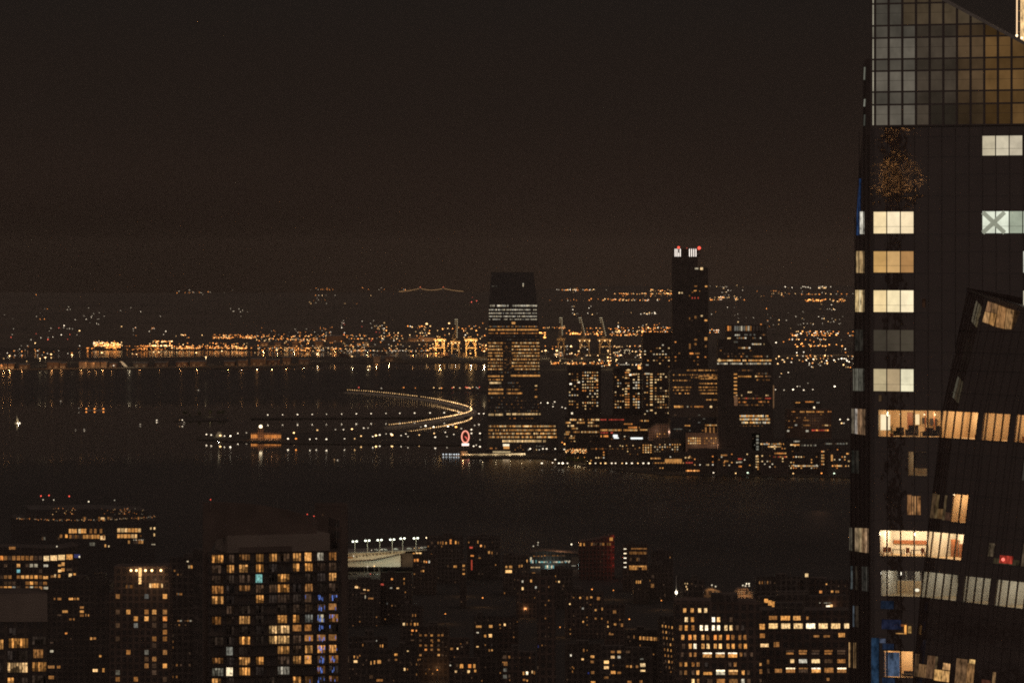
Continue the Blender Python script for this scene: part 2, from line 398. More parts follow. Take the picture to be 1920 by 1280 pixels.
# hills at the horizon
def hill(x, y):
    KN = [(0, 1), (15500, 1), (16500, 6), (18000, 24), (20000, 50), (22000, 84), (24000, 118), (25500, 138), (26500, 90), (28000, -5), (99999, -5)]
    for (a, p), (b, q) in zip(KN, KN[1:]):
        if a <= y <= b:
            z = p+(q-p)*(y-a)/(b-a); break
    u = CX+F*x/max(y, 1)
    f = .80+.22*min(1, max(0, (u-880)/250))+.02*math.sin(x/900)+.012*math.sin(x/310+y/1500)
    return z*f if z > 1 else z
mb = MB(); nx, ny = 120, 34
for j in range(ny+1):
    y = 15400+13000*j/ny
    for i in range(nx+1):
        x = -9000+20000*i/nx; mb.v.append(Vector((x, y, hill(x, y))))
for j in range(ny):
    for i in range(nx):
        a = j*(nx+1)+i; mb.f.append((a, a+1, a+nx+2, a+nx+1)); mb.c.append(None)
structure('hills', mb, 'hill')
def on_hill(u, v):
    y = 15400
    while y < 25400:
        z = hill((u-CX)/F*y, y)
        if CAMZ-(v-CY)*y/F <= z+.5: break
        y += 60
    return at(u, v, y)
# haze: closed box of even air round the scene
me = MB(); me.box((-41000, -700, -6.5), (41000, 39000, 420)); hz = me.build('haze', 'land'); hz['kind'] = 'stuff'
m, nt, out = new_mat('haze_air'); pv = N(nt, 'ShaderNodeVolumePrincipled'); nt.links.new(pv.outputs[0], out.inputs['Volume'])
pv.inputs['Color'].default_value = (.92, .80, .68, 1); pv.inputs['Density'].default_value = 8.5e-6; pv.inputs['Anisotropy'].default_value = 0
hz.data.materials.clear(); hz.data.materials.append(m)
# ------------------------------------------------------------------ lamps
LAMPCOL = {'w': (2.0, 1.65, 1.2), 'y': (2.3, 1.35, .55), 'o': (2.3, .76, .16), 'r': (2.0, .3, .18), 'W': (4.4, 3.7, 2.7), 'O': (4.6, 1.8, .45), 'Y': (4.4, 2.6, 1.1), 'x': (.8, .66, .48), 'g': (1.6, 1.9, 1.4), 'q': (.8, .45, .2)}
def lamp(u, v, label, group, c='w', h=8.0, r=.9, g=2.0, name='street_lamp', arm=True, Y=None, mat='metal'):
    """v is the pixel row of the lamp head"""
    Yp = Y or (CAMZ-g-h)*F/(v-CY); hd = at(u, v, Yp); gr = Vector((hd.x, hd.y, g)) if Y is None else Vector((hd.x, hd.y, hd.z-h))
    mb = MB(); mb.bar(gr, hd+Vector((0, 0, -r*.6)), .16+r*.06); mb.bar(gr, gr+Vector((0, 0, .8)), .35)
    o = mb.build(name, mat, None, gr); tag(o, label, 'street lamp', group)
    s_ = random.uniform(.7, 1.15); col = tuple(x*s_ for x in LAMPCOL[c])
    mb = MB(); mb.ball(hd, r*random.choice([1.1, 1.3, 1.5]), col, .7); mb.build('lamp_head', 'bulb', o)
    return o
def flood(p, energy, col=(1, .62, .28), r=.6):
    l = bpy.data.lights.new('floodlight_bulb', 'POINT'); l.energy = energy; l.color = col; l.shadow_soft_size = r
    o = bpy.data.objects.new('floodlight_bulb', l); COL.objects.link(o); o.location = p; return o
# lamps along the curve: even spacing along the path in the picture
seg = [0]; cc = catmull(CURVE, 8)
for a, b in zip(cc, cc[1:]): seg.append(seg[-1]+math.hypot((b[0]-a[0]), (b[1]-a[1])*3))
nl = 104; k = 0
for i in range(nl):
    t = seg[-1]*i/(nl-1)
    while k < len(seg)-2 and seg[k+1] < t: k += 1
    f = (t-seg[k])/max(1e-6, seg[k+1]-seg[k]); u = cc[k][0]*(1-f)+cc[k+1][0]*f; v = cc[k][1]*(1-f)+cc[k+1][1]*f
    if i in (32, 58): continue
    lamp(u, v-4.5, 'white lamp in the close-set row edging the curved embankment', 'lamps along the curved embankment', 'Y' if 47 < i < 82 else 'y', 5, .78 if 37 < i < 87 else .62)
for i in range(14):
    lamp(502+i*27.6+random.uniform(-1, 1), 777.5-i*.35, 'small white lamp spaced widely along the straight jetty left of the curve', 'lamps along the straight jetty', 'w', 7, .85, 1.5)
for u in (898, 907): lamp(u, 775, 'white lamp on the bank between the end of the curve and the flat-topped tower', 'lamps beside the curve tip', 'w', 7, .9)
isl = [(387, 814, 'w'), (396, 815, 'w'), (413, 816, 'Y'), (421, 817, 'w'), (432, 817, 'W'), (446, 812, 'w'), (462, 811, 'x'), (551, 811, 'Y'), (555, 822, 'o'), (540, 822, 'w'), (581, 823, 'w'), (593, 822, 'w'), (595, 806, 'y'), (612, 823, 'w'), (629, 805, 'x'), (644, 805, 'w'), (660, 804, 'Y'), (646, 822, 'w'), (665, 822, 'y'), (677, 817, 'y'), (682, 802, 'w'), (690, 802, 'x'), (705, 816, 'Y'), (712, 815, 'w'), (735, 815, 'Y'), (733, 813, 'w'), (752, 816, 'w'), (761, 813, 'w'), (786, 815, 'y'), (789, 800, 'x'), (798, 798, 'W'), (813, 800, 'W'), (814, 812, 'y'), (816, 819, 'w'), (835, 810, 'w'), (840, 799, 'W'), (838, 818, 'x'), (851, 814, 'w'), (855, 800, 'O'), (849, 797, 'w'), (865, 803, 'x'), (884, 805, 'w'), (900, 812, 'w'), (884, 812, 'w'), (890, 797, 'x'), (900, 824, 'x'), (765, 818, 'x'), (724, 813, 'x'), (699, 818, 'w')]
for u, v, c in isl:
    lamp(u, v, 'lamp on the dark low ground between the curved embankment and the near water edge', 'lamps on the low park ground', c, 7, .9 if c.islower() else 1.15, 1.0)
# ------------------------------------------------------------------ far-off lights nobody could count
def cloud(name, label, cat, groups, hillside=True, Y=None):
    mb = MB()
    for (u0, u1, v0, v1, n, cols, size) in groups:
        nr = max(2, int((v1-v0)/3.2)); rows_ = [random.uniform(v0, v1) for _ in range(nr)]; cl = [random.uniform(u0, u1) for _ in range(max(2, n//7))]
        for _ in range(int(n*1.8)):
            u = min(u1, max(u0, random.choice(cl)+random.gauss(0, (u1-u0)*.05))) if random.random() < .6 else random.uniform(u0, u1)
            v = random.choice(rows_)+random.gauss(0, .35) if random.random() < .75 else random.uniform(v0, v1)
            p = on_hill(u, v) if hillside and v < 645 else at(u, v, min(15200, (CAMZ-6)*F/(v-CY)))
            c = LAMPCOL[random.choice(cols)]; s = random.choice([.25, .4, .6, .9, 1.1])
            mb.ball(p+Vector((0, 0, 2)), size*random.uniform(.6, 1.15)*p.y/F*1.3, tuple(x*s*1.25 for x in c), .8, 5)
    o = mb.build(name, 'bulb', None, (0, 18000, 0)); tag(o, label, cat, None, 'stuff')
cloud('distant_town_lights', 'scattered orange and white lights of the towns on the far hillside', 'town lights', [
    (1030, 1140, 541, 549, 22, 'yxwo', .8), (1150, 1260, 550, 556, 34, 'oyo', .7), (1220, 1262, 543, 556, 22, 'oyyO', .7), (1015, 1262, 561, 564.5, 30, 'owyo', .75),
    (1330, 1400, 558, 563, 20, 'yow', .8), (1330, 1400, 535, 556, 14, 'xwy', .6), (1170, 1235, 586, 590, 9, 'wyw', .8), (1470, 1560, 534, 541, 14, 'wyw', .8),
    (1500, 1590, 552, 566, 34, 'oyOo', .8), (1410, 1600, 546, 556, 20, 'yxo', .6), (1450, 1600, 570, 612, 22, 'wxxy', .75), (1062, 1120, 575, 592, 7, 'xwy', .7),
    (560, 760, 540, 546, 14, 'xoo', .5), (580, 700, 553, 570, 10, 'xyo', .6), (310, 440, 544, 553, 12, 'xwo', .55), (60, 330, 575, 615, 14, 'xw', .6), (420, 480, 560, 600, 5, 'xx', .6),
    (20, 160, 610, 640, 12, 'xwwr', .8), (1330, 1450, 570, 615, 10, 'xwo', .6), (1140, 1262, 606, 624, 26, 'wyow', .85), (1455, 1600, 614, 650, 60, 'owyOo', .85),
    (1012, 1060, 612, 618, 16, 'oyo', .7), (1012, 1024, 624, 634, 14, 'Oo', 1.0), (1060, 1090, 620, 628, 16, 'Oo', .95), (1095, 1262, 616, 630, 75, 'oOoyo', .9), (1330, 1352, 618, 624, 9, 'ow', .8),
    (480, 640, 612, 630, 25, 'oxow', .6), (330, 480, 628, 634, 22, 'ooy', .75), (700, 915, 606, 640, 45, 'yowyO', .85), (250, 330, 612, 630, 9, 'xwo', .7), (880, 900, 555, 570, 3, 'r', .7), (0, 90, 550, 600, 4, 'xo', .5)])
cloud('distant_port_lights', 'dense orange and amber lights of the port and refinery along the far shore', 'port lights', [
    (176, 230, 640, 650, 55, 'OoYy', .95), (195, 228, 648, 656, 30, 'oOo', .85), (175, 194, 641, 650, 22, 'wy', .6), (280, 322, 639, 650, 42, 'OYyo', .95), (230, 300, 648, 651, 26, 'o', .7), (235, 310, 652, 657, 28, 'o', .65),
    (322, 480, 643, 655, 110, 'oOoyo', .8), (400, 480, 628, 636, 45, 'oyoo', .75), (160, 182, 652, 660, 6, 'o', .9), (480, 640, 627, 660, 150, 'oyOox', .75),
    (640, 800, 628, 660, 90, 'oyxo', .75), (640, 780, 658, 663, 44, 'wyx', .6), (780, 915, 645, 664, 50, 'oyO', .8), (1012, 1200, 648, 668, 60, 'yxwoY', .85), (1120, 1210, 668, 690, 24, 'yYwo', .9),
    (1455, 1600, 660, 690, 38, 'yyowY', .95), (1030, 1150, 676, 684, 40, 'oyo', .8), (640, 720, 600, 640, 15, 'wxr', .6), (0, 170, 648, 668, 16, 'oxw', .7)], hillside=True)
# ------------------------------------------------------------------ suspension bridge beyond the hills
YB = 27600
br = empty('suspension_bridge', at(808, 552, YB), 'far suspension bridge with a lit cable dipping between two towers on the horizon', 'bridge')
br_lo = at(808, 552, YB).z
mb = MB(); a = at(742, 551, YB); b = at(876, 551, YB); mb.box((a.x, YB-15, a.z-4), (b.x, YB+15, a.z)); mb.build('deck', 'metal', br)
for u in (788, 831):
    mb = MB(); t = at(u, 540, YB)
    for s in (-14, 14): mb.box((t.x-4, YB+s-4, 0), (t.x+4, YB+s+4, t.z))
    mb.box((t.x-3.5, YB-14, t.z-14), (t.x+3.5, YB+14, t.z-6)); mb.build('tower', 'metal', br)
    mb = MB(); mb.ball(t+Vector((0, 0, 5)), 2.6, (1.2, .25, .1)); mb.build('beacon', 'bulb', br)
for s in (-14, 14):
    mb = MB(); mc = MB(); pts = []
    for i in range(61):
        u = 749+119*i/60
        if u < 788: t = (u-749)/39; v = 546.5-6.0*t**1.6
        elif u < 831: t = (u-809.5)/21.5; v = 543.8-3.3*t*t
        else: t = (868-u)/37; v = 546-5.5*t**1.6
        p = at(u, v, YB); p.y += s; pts.append(p); mb.ball(p, 1.75, (.62, .34, .14))
    for p, q in zip(pts, pts[1:]): mc.bar(p, q, .8, k=4)
    for p in pts[::3]: mc.bar(p, (p.x, p.y, a.z-1), .3, k=4)
    c = mc.build('cable', 'metal', br); o = mb.build('cable_light', 'bulb', c); o['kind'] = 'stuff'
# ------------------------------------------------------------------ port: cranes
def crane(label, u, vb, vt, boom_u, boom_v, s=1.0, lit=True, c='O', wide=30, light=None, mast=False):
    """ship-to-shore gantry crane: vb base row, vt top of the portal, raised boom to (boom_u, boom_v)"""
    Y = (CAMZ-1)*F/(vb-CY); k = Y/F; b = at(u, vb, Y); b.z = 1; hp = (vb-vt)*k; wd = wide*k/2
    e = empty('gantry_crane', b, label, 'crane', 'container cranes in the far port')
    for sx in (-1, 1):
        for sy in (-9, 9):
            mb = MB(); mb.bar((b.x+sx*wd, Y+sy, 1), (b.x+sx*wd*.94, Y+sy, 1+hp), 1.5*s, k=4); mb.build('leg', 'crane', e)
    mb = MB()
    for sy in (-9, 9):
        mb.box((b.x-wd*1.35, Y+sy-1.2, hp-1), (b.x+wd*1.3, Y+sy+1.2, hp+4)); mb.bar((b.x-wd, Y+sy, hp*.55), (b.x+wd, Y+sy, hp*.55), 1, k=4)
        mb.bar((b.x-wd, Y+sy, hp*.55), (b.x-wd*.3, Y+sy, hp), .9, k=4); mb.bar((b.x+wd, Y+sy, hp*.55), (b.x+wd*.3, Y+sy, hp), .9, k=4)
    mb.build('portal_beam', 'crane', e)
    mb = MB(); mb.box((b.x-wd*.6, Y-5, hp+4.05), (b.x+wd*.1, Y+5, hp+10)); mb.build('machine_house', 'crane', e)
    if boom_v:
        t = at(boom_u, boom_v, Y); r0 = Vector((b.x+wd*.2, Y, hp+4)); mb = MB(); lb = MB()
        for q in (-1.6, 1.6):
            mb.bar(r0+Vector((q, 0, 0)), t+Vector((q, 0, 0)), .6, k=4)
        n = 9
        for i in range(n):
            p = r0.lerp(t, i/n); q = r0.lerp(t, (i+1)/n); sg = 1.6 if i % 2 else -1.6
            mb.bar(p+Vector((sg, 0, 0)), q-Vector((sg, 0, 0)), .4, k=4)
        mb.bar((b.x-wd, Y, hp+4), r0.lerp(t, .55)+Vector((-2, 0, 0)), .5, k=4)
        bo = mb.build('boom', 'crane', e)
        m_ = 9
        for i in range(m_):
            p = r0.lerp(t, .18+.82*i/(m_-1)); lb.ball(p+Vector((2.2, -1, 0)), 1.0, (.95, .8, .5))
            if i > m_-4: lb.ball(p+Vector((-3.8, -1, 0)), .9, (.8, .66, .4))
        lb.ball(t+Vector((-1, -1, .5)), 1.0, (.95, .8, .5)); o = lb.build('boom_light', 'bulb', bo); o['kind'] = 'stuff'
    for i in range(3 if lit else 0):
        mb = MB(); mb.ball((b.x-wd+wd*i, Y-11, hp-1.5), 1.3, LAMPCOL['Y']); mb.build('work_light', 'bulb', e)
    if light:
        flood((b.x, Y-26, hp*.8), light, (1, .56, .2), .5); flood((b.x, Y-22, hp*.25), light*.7, (1, .56, .2), .5)
    return e
crane('amber floodlit gantry crane, the left of two close beside the flat-topped tower', 825, 668, 637, 0, 0, 1.1, light=60000, wide=17)
crane('amber floodlit gantry crane nearest the left side of the flat-topped tower', 883, 669, 637, 0, 0, 1.1, light=60000, wide=19)
crane('dim crane with a tall raised boom of lights between the two amber floodlit cranes', 854, 668, 641, 856, 599, .8, light=9000, wide=14)
crane('dim gantry crane with raised boom, first to the right of the flat-topped tower', 1052, 663, 636, 1052, 596, .7, False, wide=12, light=4000)
crane('gantry crane with leaning raised boom, middle of the three right of the flat-topped tower', 1096, 663, 637, 1088, 596, .7, wide=18, light=5000)
crane('gantry crane with raised boom and bright white crossbeam, right of the three', 1134, 663, 637, 1127, 596, .7, wide=20, light=9000)
for i, (u, x) in enumerate([(1176, 'low pale straddle carrier frame lit by yard lamps, the brightest and widest'), (1156, 'small dim straddle carrier frame left of the bright one'), (1051, 'small straddle carrier frame lit amber under the first right-hand crane')]):
    Y = 13900; s = at(u, 664, Y); e = empty('straddle_carrier', (s.x, Y, 1), x, 'port vehicle'); hh = 18 if i == 0 else 12; wd = 7 if i == 0 else 4
    for sx in (-1, 1):
        mb = MB(); mb.bar((s.x+sx*wd, Y, 1), (s.x+sx*wd, Y, hh), 1.1, k=4); mb.bar((s.x+sx*wd, Y+9, 1), (s.x+sx*wd, Y+9, hh), 1.1, k=4); mb.build('leg', 'white', e)
    mb = MB(); mb.box((s.x-wd-1, Y-1, hh), (s.x+wd+1, Y+10, hh+2.5)); mb.build('top_frame', 'white', e)
    flood((s.x, Y-14, 9), 9000 if i == 0 else 4000, (1, .8, .5), .4)
# ------------------------------------------------------------------ far shore sheds, tanks, yards
def shed(label, u0, u1, vt, vb, c=None, mat='tan', name='warehouse', fl=0, col=(1, .44, .14), ridge=True, grp='sheds along the far shore'):
    Y = (CAMZ-1)*F/(vb-CY); a = at(u0, vt, Y); b = at(u1, vt, Y); a.z = max(a.z, 5)
    e = empty(name, ((a.x+b.x)/2, Y, 1), label, 'warehouse', grp)
    mb = MB(); mb.box((a.x, Y, 1), (b.x, Y+60, a.z)); mb.build('wall', mat, e)
    mb = MB(); mid = Y+30; h = 3 if ridge else .8
    mb.solid([(a.x-1, Y-1, a.z+.05), (a.x-1, Y+61, a.z+.05), (a.x-1, mid, a.z+h)], [(b.x+1, Y-1, a.z+.05), (b.x+1, Y+61, a.z+.05), (b.x+1, mid, a.z+h)]); mb.build('roof', 'metal', e)
    nd = max(2, int((b.x-a.x)/18))
    for i in range(nd):
        x = a.x+(b.x-a.x)*(i+.5)/nd; mb = MB(); mb.box((x-3, Y-.4, 1), (x+3, Y-.05, 6)); mb.build('door', 'metal', e)
    if fl: flood(((a.x+b.x)/2, Y-34, a.z*.9), fl, col, .6)
    return e
SH = [(-6, 4, 683, 691.5, 'tan', 6000, 'small shed cut by the left edge of the picture, lit orange'), (5, 13, 682, 691, 'tan', 9000, 'first orange-lit shed from the left edge'), (15, 26, 682, 691, 'tan', 13000, 'second orange-lit shed from the left edge'),
      (36, 52, 684, 691, 'tan', 2500, 'dim low shed right of the orange-lit pair'), (88, 110, 679, 690, 'tan', 7000, 'shed with a long white-lit roof edge'), (112, 122, 681, 690, 'tan', 7000, 'narrow orange shed right of the white-edged one'),
      (148, 161, 678.5, 689.5, 'beige', 9000, 'pale shed, first of the row of four in the left shore'), (162, 176, 679, 689, 'beige', 5000, 'pale shed, second of the row of four'), (177, 187, 678.5, 688.5, 'beige', 5500, 'pale shed, third of the row of four'), (189, 199, 678.5, 688.5, 'beige', 6000, 'pale shed, last of the row of four'),
      (204, 218, 681, 688, 'red', 4000, 'small reddish shed left of the bright sloping ramp'), (250, 276, 681, 687.5, 'tan', 3000, 'long low dim shed right of the bright sloping ramp'), (290, 312, 680, 687, 'tan', 2000, 'dim shed below the second cluster of amber lights'),
      (330, 352, 679, 686, 'red', 5500, 'reddish-lit shed halfway along the shore strip'), (356, 385, 678, 686, 'tan', 6000, 'wide orange shed right of the reddish one'), (420, 440, 678, 685, 'tan', 2500, 'low shed below the right cluster of pale lamps'),
      (446, 462, 676, 685, 'tan', 5000, 'orange shed, left of a close pair near the shore strip end'), (470, 496, 673, 684, 'tan', 8000, 'orange shed, right of a close pair near the shore strip end'), (500, 522, 675, 683, 'red', 3500, 'dim reddish shed at mid shore'),
      (530, 545, 670, 682, 'tan', 6000, 'tall narrow orange shed at mid shore'), (560, 580, 674, 682, 'tan', 2500, 'dim shed before the dark gap of the shore'), (700, 712, 668, 679, 'beige', 4500, 'small pale shed alone left of the shore boxes'), (722, 738, 669, 676, 'tan', 3500, 'red-brown shed right of the lone pale one'),
      (488, 503, 642, 648, 'tan', 14000, 'amber-lit hall, first in the inland row'), (515, 527, 642, 649, 'tan', 9000, 'amber-lit hall, second in the inland row'), (548, 558, 640, 650, 'red', 9000, 'reddish hall in the middle of the inland row'), (590, 606, 640, 649, 'tan', 11000, 'amber-lit hall right of the reddish inland one'),
      (612, 645, 630, 642, 'tan', 7000, 'long tall hall behind the round tank'), (765, 785, 634, 641, 'tan', 12000, 'orange hall left of the floodlit cranes'), (788, 816, 633, 641, 'beige', 22000, 'bright orange hall touching the left floodlit crane'),
      (1042, 1052, 655, 664, 'tan', 5000, 'small amber shed right of the flat-topped tower'), (1525, 1546, 616, 622, 'tan', 30000, 'bright orange hall on the far right shore'), (1440, 1455, 618, 630, 'tan', 12000, 'orange hall beside the stepped crown'), (1492, 1502, 616, 624, 'tan', 9000, 'small orange hall left of the far right bright one')]
for u0, u1, vt, vb, mt, fl, lb in SH: shed(lb, u0, u1, vt, vb, mat=mt, fl=fl*1.7)
def tank(label, u, vt, vb, wpx, fl):
    Y = (CAMZ-1)*F/(vb-CY); p = at(u, vb, Y); r = wpx/2*Y/F; h = at(u, vt, Y).z; e = empty('storage_tank', (p.x, Y, 1), label, 'storage tank', 'storage tanks behind the far shore')
    mb = MB(); n = 20; lo = [(p.x+r*math.cos(2*math.pi*i/n), Y+r*math.sin(2*math.pi*i/n), 1) for i in range(n)]; mb.solid(lo, [(x, y, h) for x, y, z in lo]); mb.build('shell', 'beige', e)
    mb = MB(); top = [(x*1+(p.x-x)*.02, y, h+.05) for x, y, z in lo]
    for i in range(n): mb.v += [Vector(top[i]), Vector(top[(i+1) % n]), Vector((p.x, Y, h+r*.2))]; mb.f.append((len(mb.v)-3, len(mb.v)-2, len(mb.v)-1)); mb.c.append(None)
    mb.build('roof', 'metal', e); flood((p.x+r*.5, Y-r-18, h*.7), fl, (1, .6, .25), .5)
tank('round storage tank lit amber in the middle of the inland row', 687, 641, 649, 9, 9000)
tank('dim round storage tank left of the amber one', 672, 642, 649, 9, 2500)
tank('low round storage tank among the orange lights at mid shore', 600, 634, 641, 10, 3000)
# bright sloping ramp on the left shore
Y = (CAMZ-1)*F/(688-CY); a = at(229, 677, Y); b = at(239, 687, Y); mb = MB()
mb.solid([a, (b.x, Y, 2.5), (b.x-8, Y, 2.5), (a.x-6, Y, a.z)], [(a.x, Y+8, a.z), (b.x, Y+8, 2.5), (b.x-8, Y+8, 2.5), (a.x-6, Y+8, a.z)])
tag(mb.build('loading_ramp', 'white', None, (b.x, Y, 1)), 'bright sloping loading ramp on the left part of the far shore', 'ramp'); flood((b.x+6, Y-25, 14), 16000, (1, .8, .5), .4)
# container stacks
for i in range(26):
    u = random.choice([random.uniform(640, 900), random.uniform(1015, 1200)]); vb = random.uniform(665, 674); Y = (CAMZ-1)*F/(vb-CY); p = at(u, vb, Y)
    e = None; n = random.randint(2, 4); mb = MB()
    for k in range(n): mb.box((p.x-12, Y, 1+2.7*k), (p.x+12, Y+12, 1+2.7*k+2.62))
    o = mb.build('container_stack', random.choice(['red', 'tan', 'metal']), None, (p.x, Y, 1)); tag(o, 'low stack of shipping containers on the dim port yard', 'container stack', 'container stacks on the port yard')
for u, v, e_ in [(1023, 657, 60000), (1044, 657, 70000), (1085, 658, 25000), (908, 658, 60000), (1140, 657, 18000), (1192, 659, 15000), (1202, 659, 15000), (690, 668, 10000), (660, 668, 8000), (1140, 676, 22000), (1156, 674, 16000), (1050, 676, 14000), (1091, 672, 10000)]:
    Y = (CAMZ-22)*F/(v-CY); lamp(u, v, 'tall bright yard light glowing over the port ground', 'tall yard lights in the port', 'Y' if e_ > 15000 else 'y', 20, 1.9 if e_ > 50000 else 1.3, 1.5, name='floodlight_mast')
    p = at(u, v, Y); flood(p+Vector((0, -4, -3)), e_*.55, (1, .72, .38), .4)
for u, v, c, s in [(18, 667, 'Y', 1.5), (7, 672, 'y', 1.1), (50, 677, 'y', 1.0), (75, 672, 'Y', 1.2), (85, 670, 'Y', 1.4), (96, 664, 'Y', 1.5), (96, 670.5, 'y', 1.1), (135, 665, 'Y', 1.8), (191, 661, 'Y', 1.6), (248, 663, 'y', 1.2), (256, 664, 'Y', 1.4), (288, 660, 'Y', 1.3), (298, 660, 'Y', 1.5), (331, 660, 'y', 1.2), (368, 661, 'Y', 1.2), (416, 658, 'Y', 1.4), (386, 669, 'Y', 1.5), (478, 661, 'y', 1.2), (519, 656, 'Y', 1.4), (587, 658, 'y', 1.2), (595, 663, 'Y', 1.6), (626, 654, 'Y', 1.2), (620, 663, 'y', 1.2), (213, 685, 'w', 1.1), (576, 664, 'y', 1.2), (730, 652, 'Y', 1.1), (702, 657, 'y', 1.2),
                   (800, 607, 'Y', 2.4), (842, 606, 'Y', 2.6), (149, 620, 'Y', 1.6), (228, 612, 'y', 1.3), (66, 643, 'Y', 1.3)]:
    lamp(u, v, 'tall pale lamp standing on the far shore strip beyond the bay', 'tall lamps along the far shore', c, 18 if v > 640 else 26, s, 1.5, Y=None if v > 640 else 15300)
    if v > 662 and c == 'Y': flood(at(u, v, (CAMZ-19.5)*F/(v-CY))+Vector((0, -3, -3)), 5000, (1, .75, .42), .4)
for i, (u, v) in enumerate([(1495, 650), (1520, 649), (1548, 649), (1579, 649)]):
    lamp(u, v-.5, 'amber high mast lamp in the row of four on the right port yard', 'row of four high masts', 'O', 24, 1.7, 1.5, name='floodlight_mast'); flood(at(u, v, (CAMZ-25)*F/(v-CY))+Vector((0, -6, -3)), 16000, (1, .62, .3), .4)
for u, v in [(1494, 661), (1507, 660), (1550, 676), (1512, 675), (1564, 675), (1578, 672), (1583, 672), (1588, 676), (1592, 678), (1525, 673), (1455, 642), (1585, 654)]:
    lamp(u, v, 'white yard lamp in the bright cluster at the right end of the port', 'white lamps at the right end of the port', 'W', 12, 1.3, 1.5)
# ------------------------------------------------------------------ middle shore towers
T1 = Building('office_tower', 'tall dark tower with tapering flat top and thin lit floor bands, white near the top', [(921, 516), (1001, 516)], 6950, 'glassy', um=961, depth=38)
bpy.data.objects.remove(T1.wall)
prof = [(914, 852), (914, 640), (917, 570), (919, 536), (921, 516), (1001, 516), (1004, 540), (1008, 575), (1012, 640), (1013, 852)]
mb = MB(); fr = [T1.pl.hit(*p) for p in prof]; mb.solid(fr, [p-T1.n*38 for p in fr]); T1.wall = mb.build('wall', 'glassy', T1.root)
for v, h in [(573, 3), (580.6, 2), (587, 1.8), (593, 2), (598.6, 1.6)]: T1.band(917, 1007, v, h, 'wcc', .9 if v < 595 else .7, 2.2)
T1.band(922, 940, 536.5, 1.2, 'g', .6); T1.win(980, 982, 531, 533, 'w'); T1.win(980, 982, 534.5, 537, 'w')
T1.win(959.5, 966, 603.5, 607.5, 'h'); T1.band(916, 1009, 612, 1.8, 'mhg', .8); T1.band(916, 1010, 618, 2.6, 'h', .95); T1.band(916, 1010, 624.5, 2, 'mo', .85)
for v in (642.7, 649, 655, 661.5, 667, 673.6, 680, 686, 692):
    T1.band(915, 943, v, 2.3, 'mhyh', .88, 1.7); T1.band(960 if v < 690 else 965, 1012, v, 2.2, 'hhym', .93, 1.8)
    T1.band(946, 958, v+.4, 1.4, 'dm', .4)
T1.band(915, 944, 705, 2.6, 'h', .9); T1.band(958, 1013, 704, 3, 'h', 1); T1.band(916, 944, 711.5, 2.6, 'hmh', .9); T1.band(918, 940, 717.5, 3.4, 'y', 1); T1.band(950, 972, 717.5, 2, 'mk', .6)
T1.band(916, 944, 730, 3, 'h', 1); T1.band(950, 975, 730, 2.6, 'hm', .9); T1.band(916, 944, 737, 3.4, 'h', 1); T1.band(950, 980, 737, 3, 'hm', .9)
T1.band(916, 944, 777, 3.6, 'y', .95); T1.band(950, 1014, 776, 3.4, 'y', .9); T1.band(955, 1000, 784, 2, 'mo', .6); T1.band(916, 985, 792, 2.4, 'mhd', .8)
for u in (1003, 1005): T1.win(u, u+2, 722, 724, 'y'); T1.win(u, u+1.6, 729, 731, 'm'); T1.win(u, u+2, 742, 745, 'h')
for u in (934.8, 950, 977.5, 987.7): T1.beacon(u, 514.5, 'r', 1.3)
for v in (630, 636.5, 698, 724, 745, 751, 757.5, 763.5, 770): T1.band(916, 1012, v, 1.3, 'dDdmk', .42, 2.4)
for v in (646, 652, 658.2, 664.2, 670.3, 676.8, 683, 689): T1.band(917, 1011, v, .9, 'dmd', .5, 2)
T1.finish()
B = Building('office_block', 'low dark block with long lit floors at the foot of the tapering office tower', (914, 1046, 796), 6900, 'glassy', depth=60)
for v in (799, 806.3, 812.7, 819.3): B.band(916, 1044, v-.3, 3, 'hmyh' if v > 800 else 'mhy', .9, 2.6)
B.band(942, 1024, 826.6, 4, 'y', .98, 3); B.win(943, 955, 832, 836, 'W'); B.win(944, 955, 836.5, 841, 'h'); B.band(916, 935, 840, 2.4, 'dmo', .7); B.band(1003, 1020, 836, 2, 'gyk', .5)
B.grid(960, 1040, 834, 846, 5, 4, 2, 1.6, .35, 'mdyw'); B.finish()
T2 = Building('skyscraper', 'tallest dark slab tower with white vertical light bars and red beacons on its crown', [(1261, 500), (1261, 481), (1308, 481), (1308, 501), (1328, 502)], 6500, 'dark', depth=34, roof=False)
mb = MB(); q = T2.quad(1263, 1313, 466, 482, -3); mb.solid(q, [p-T2.n*24 for p in q]); mb.build('crown', 'dark', T2.root)
for u in (1266, 1269.3, 1272.4, 1275.6, 1293, 1297, 1301, 1305):
    mb = MB(); q = T2.quad(u-.75, u+.75, 466.5, 481.5, -2.6); mb.solid(q, [p-T2.n*.3 for p in q], (1.5, 1.35, 1.2)); mb.build('light_bar', 'bulb', T2.root)
T2.beacon(1272.5, 464, 'R', 1.7); T2.beacon(1311, 465, 'R', 2.2); T2.beacon(1288, 465, 'r', .7)
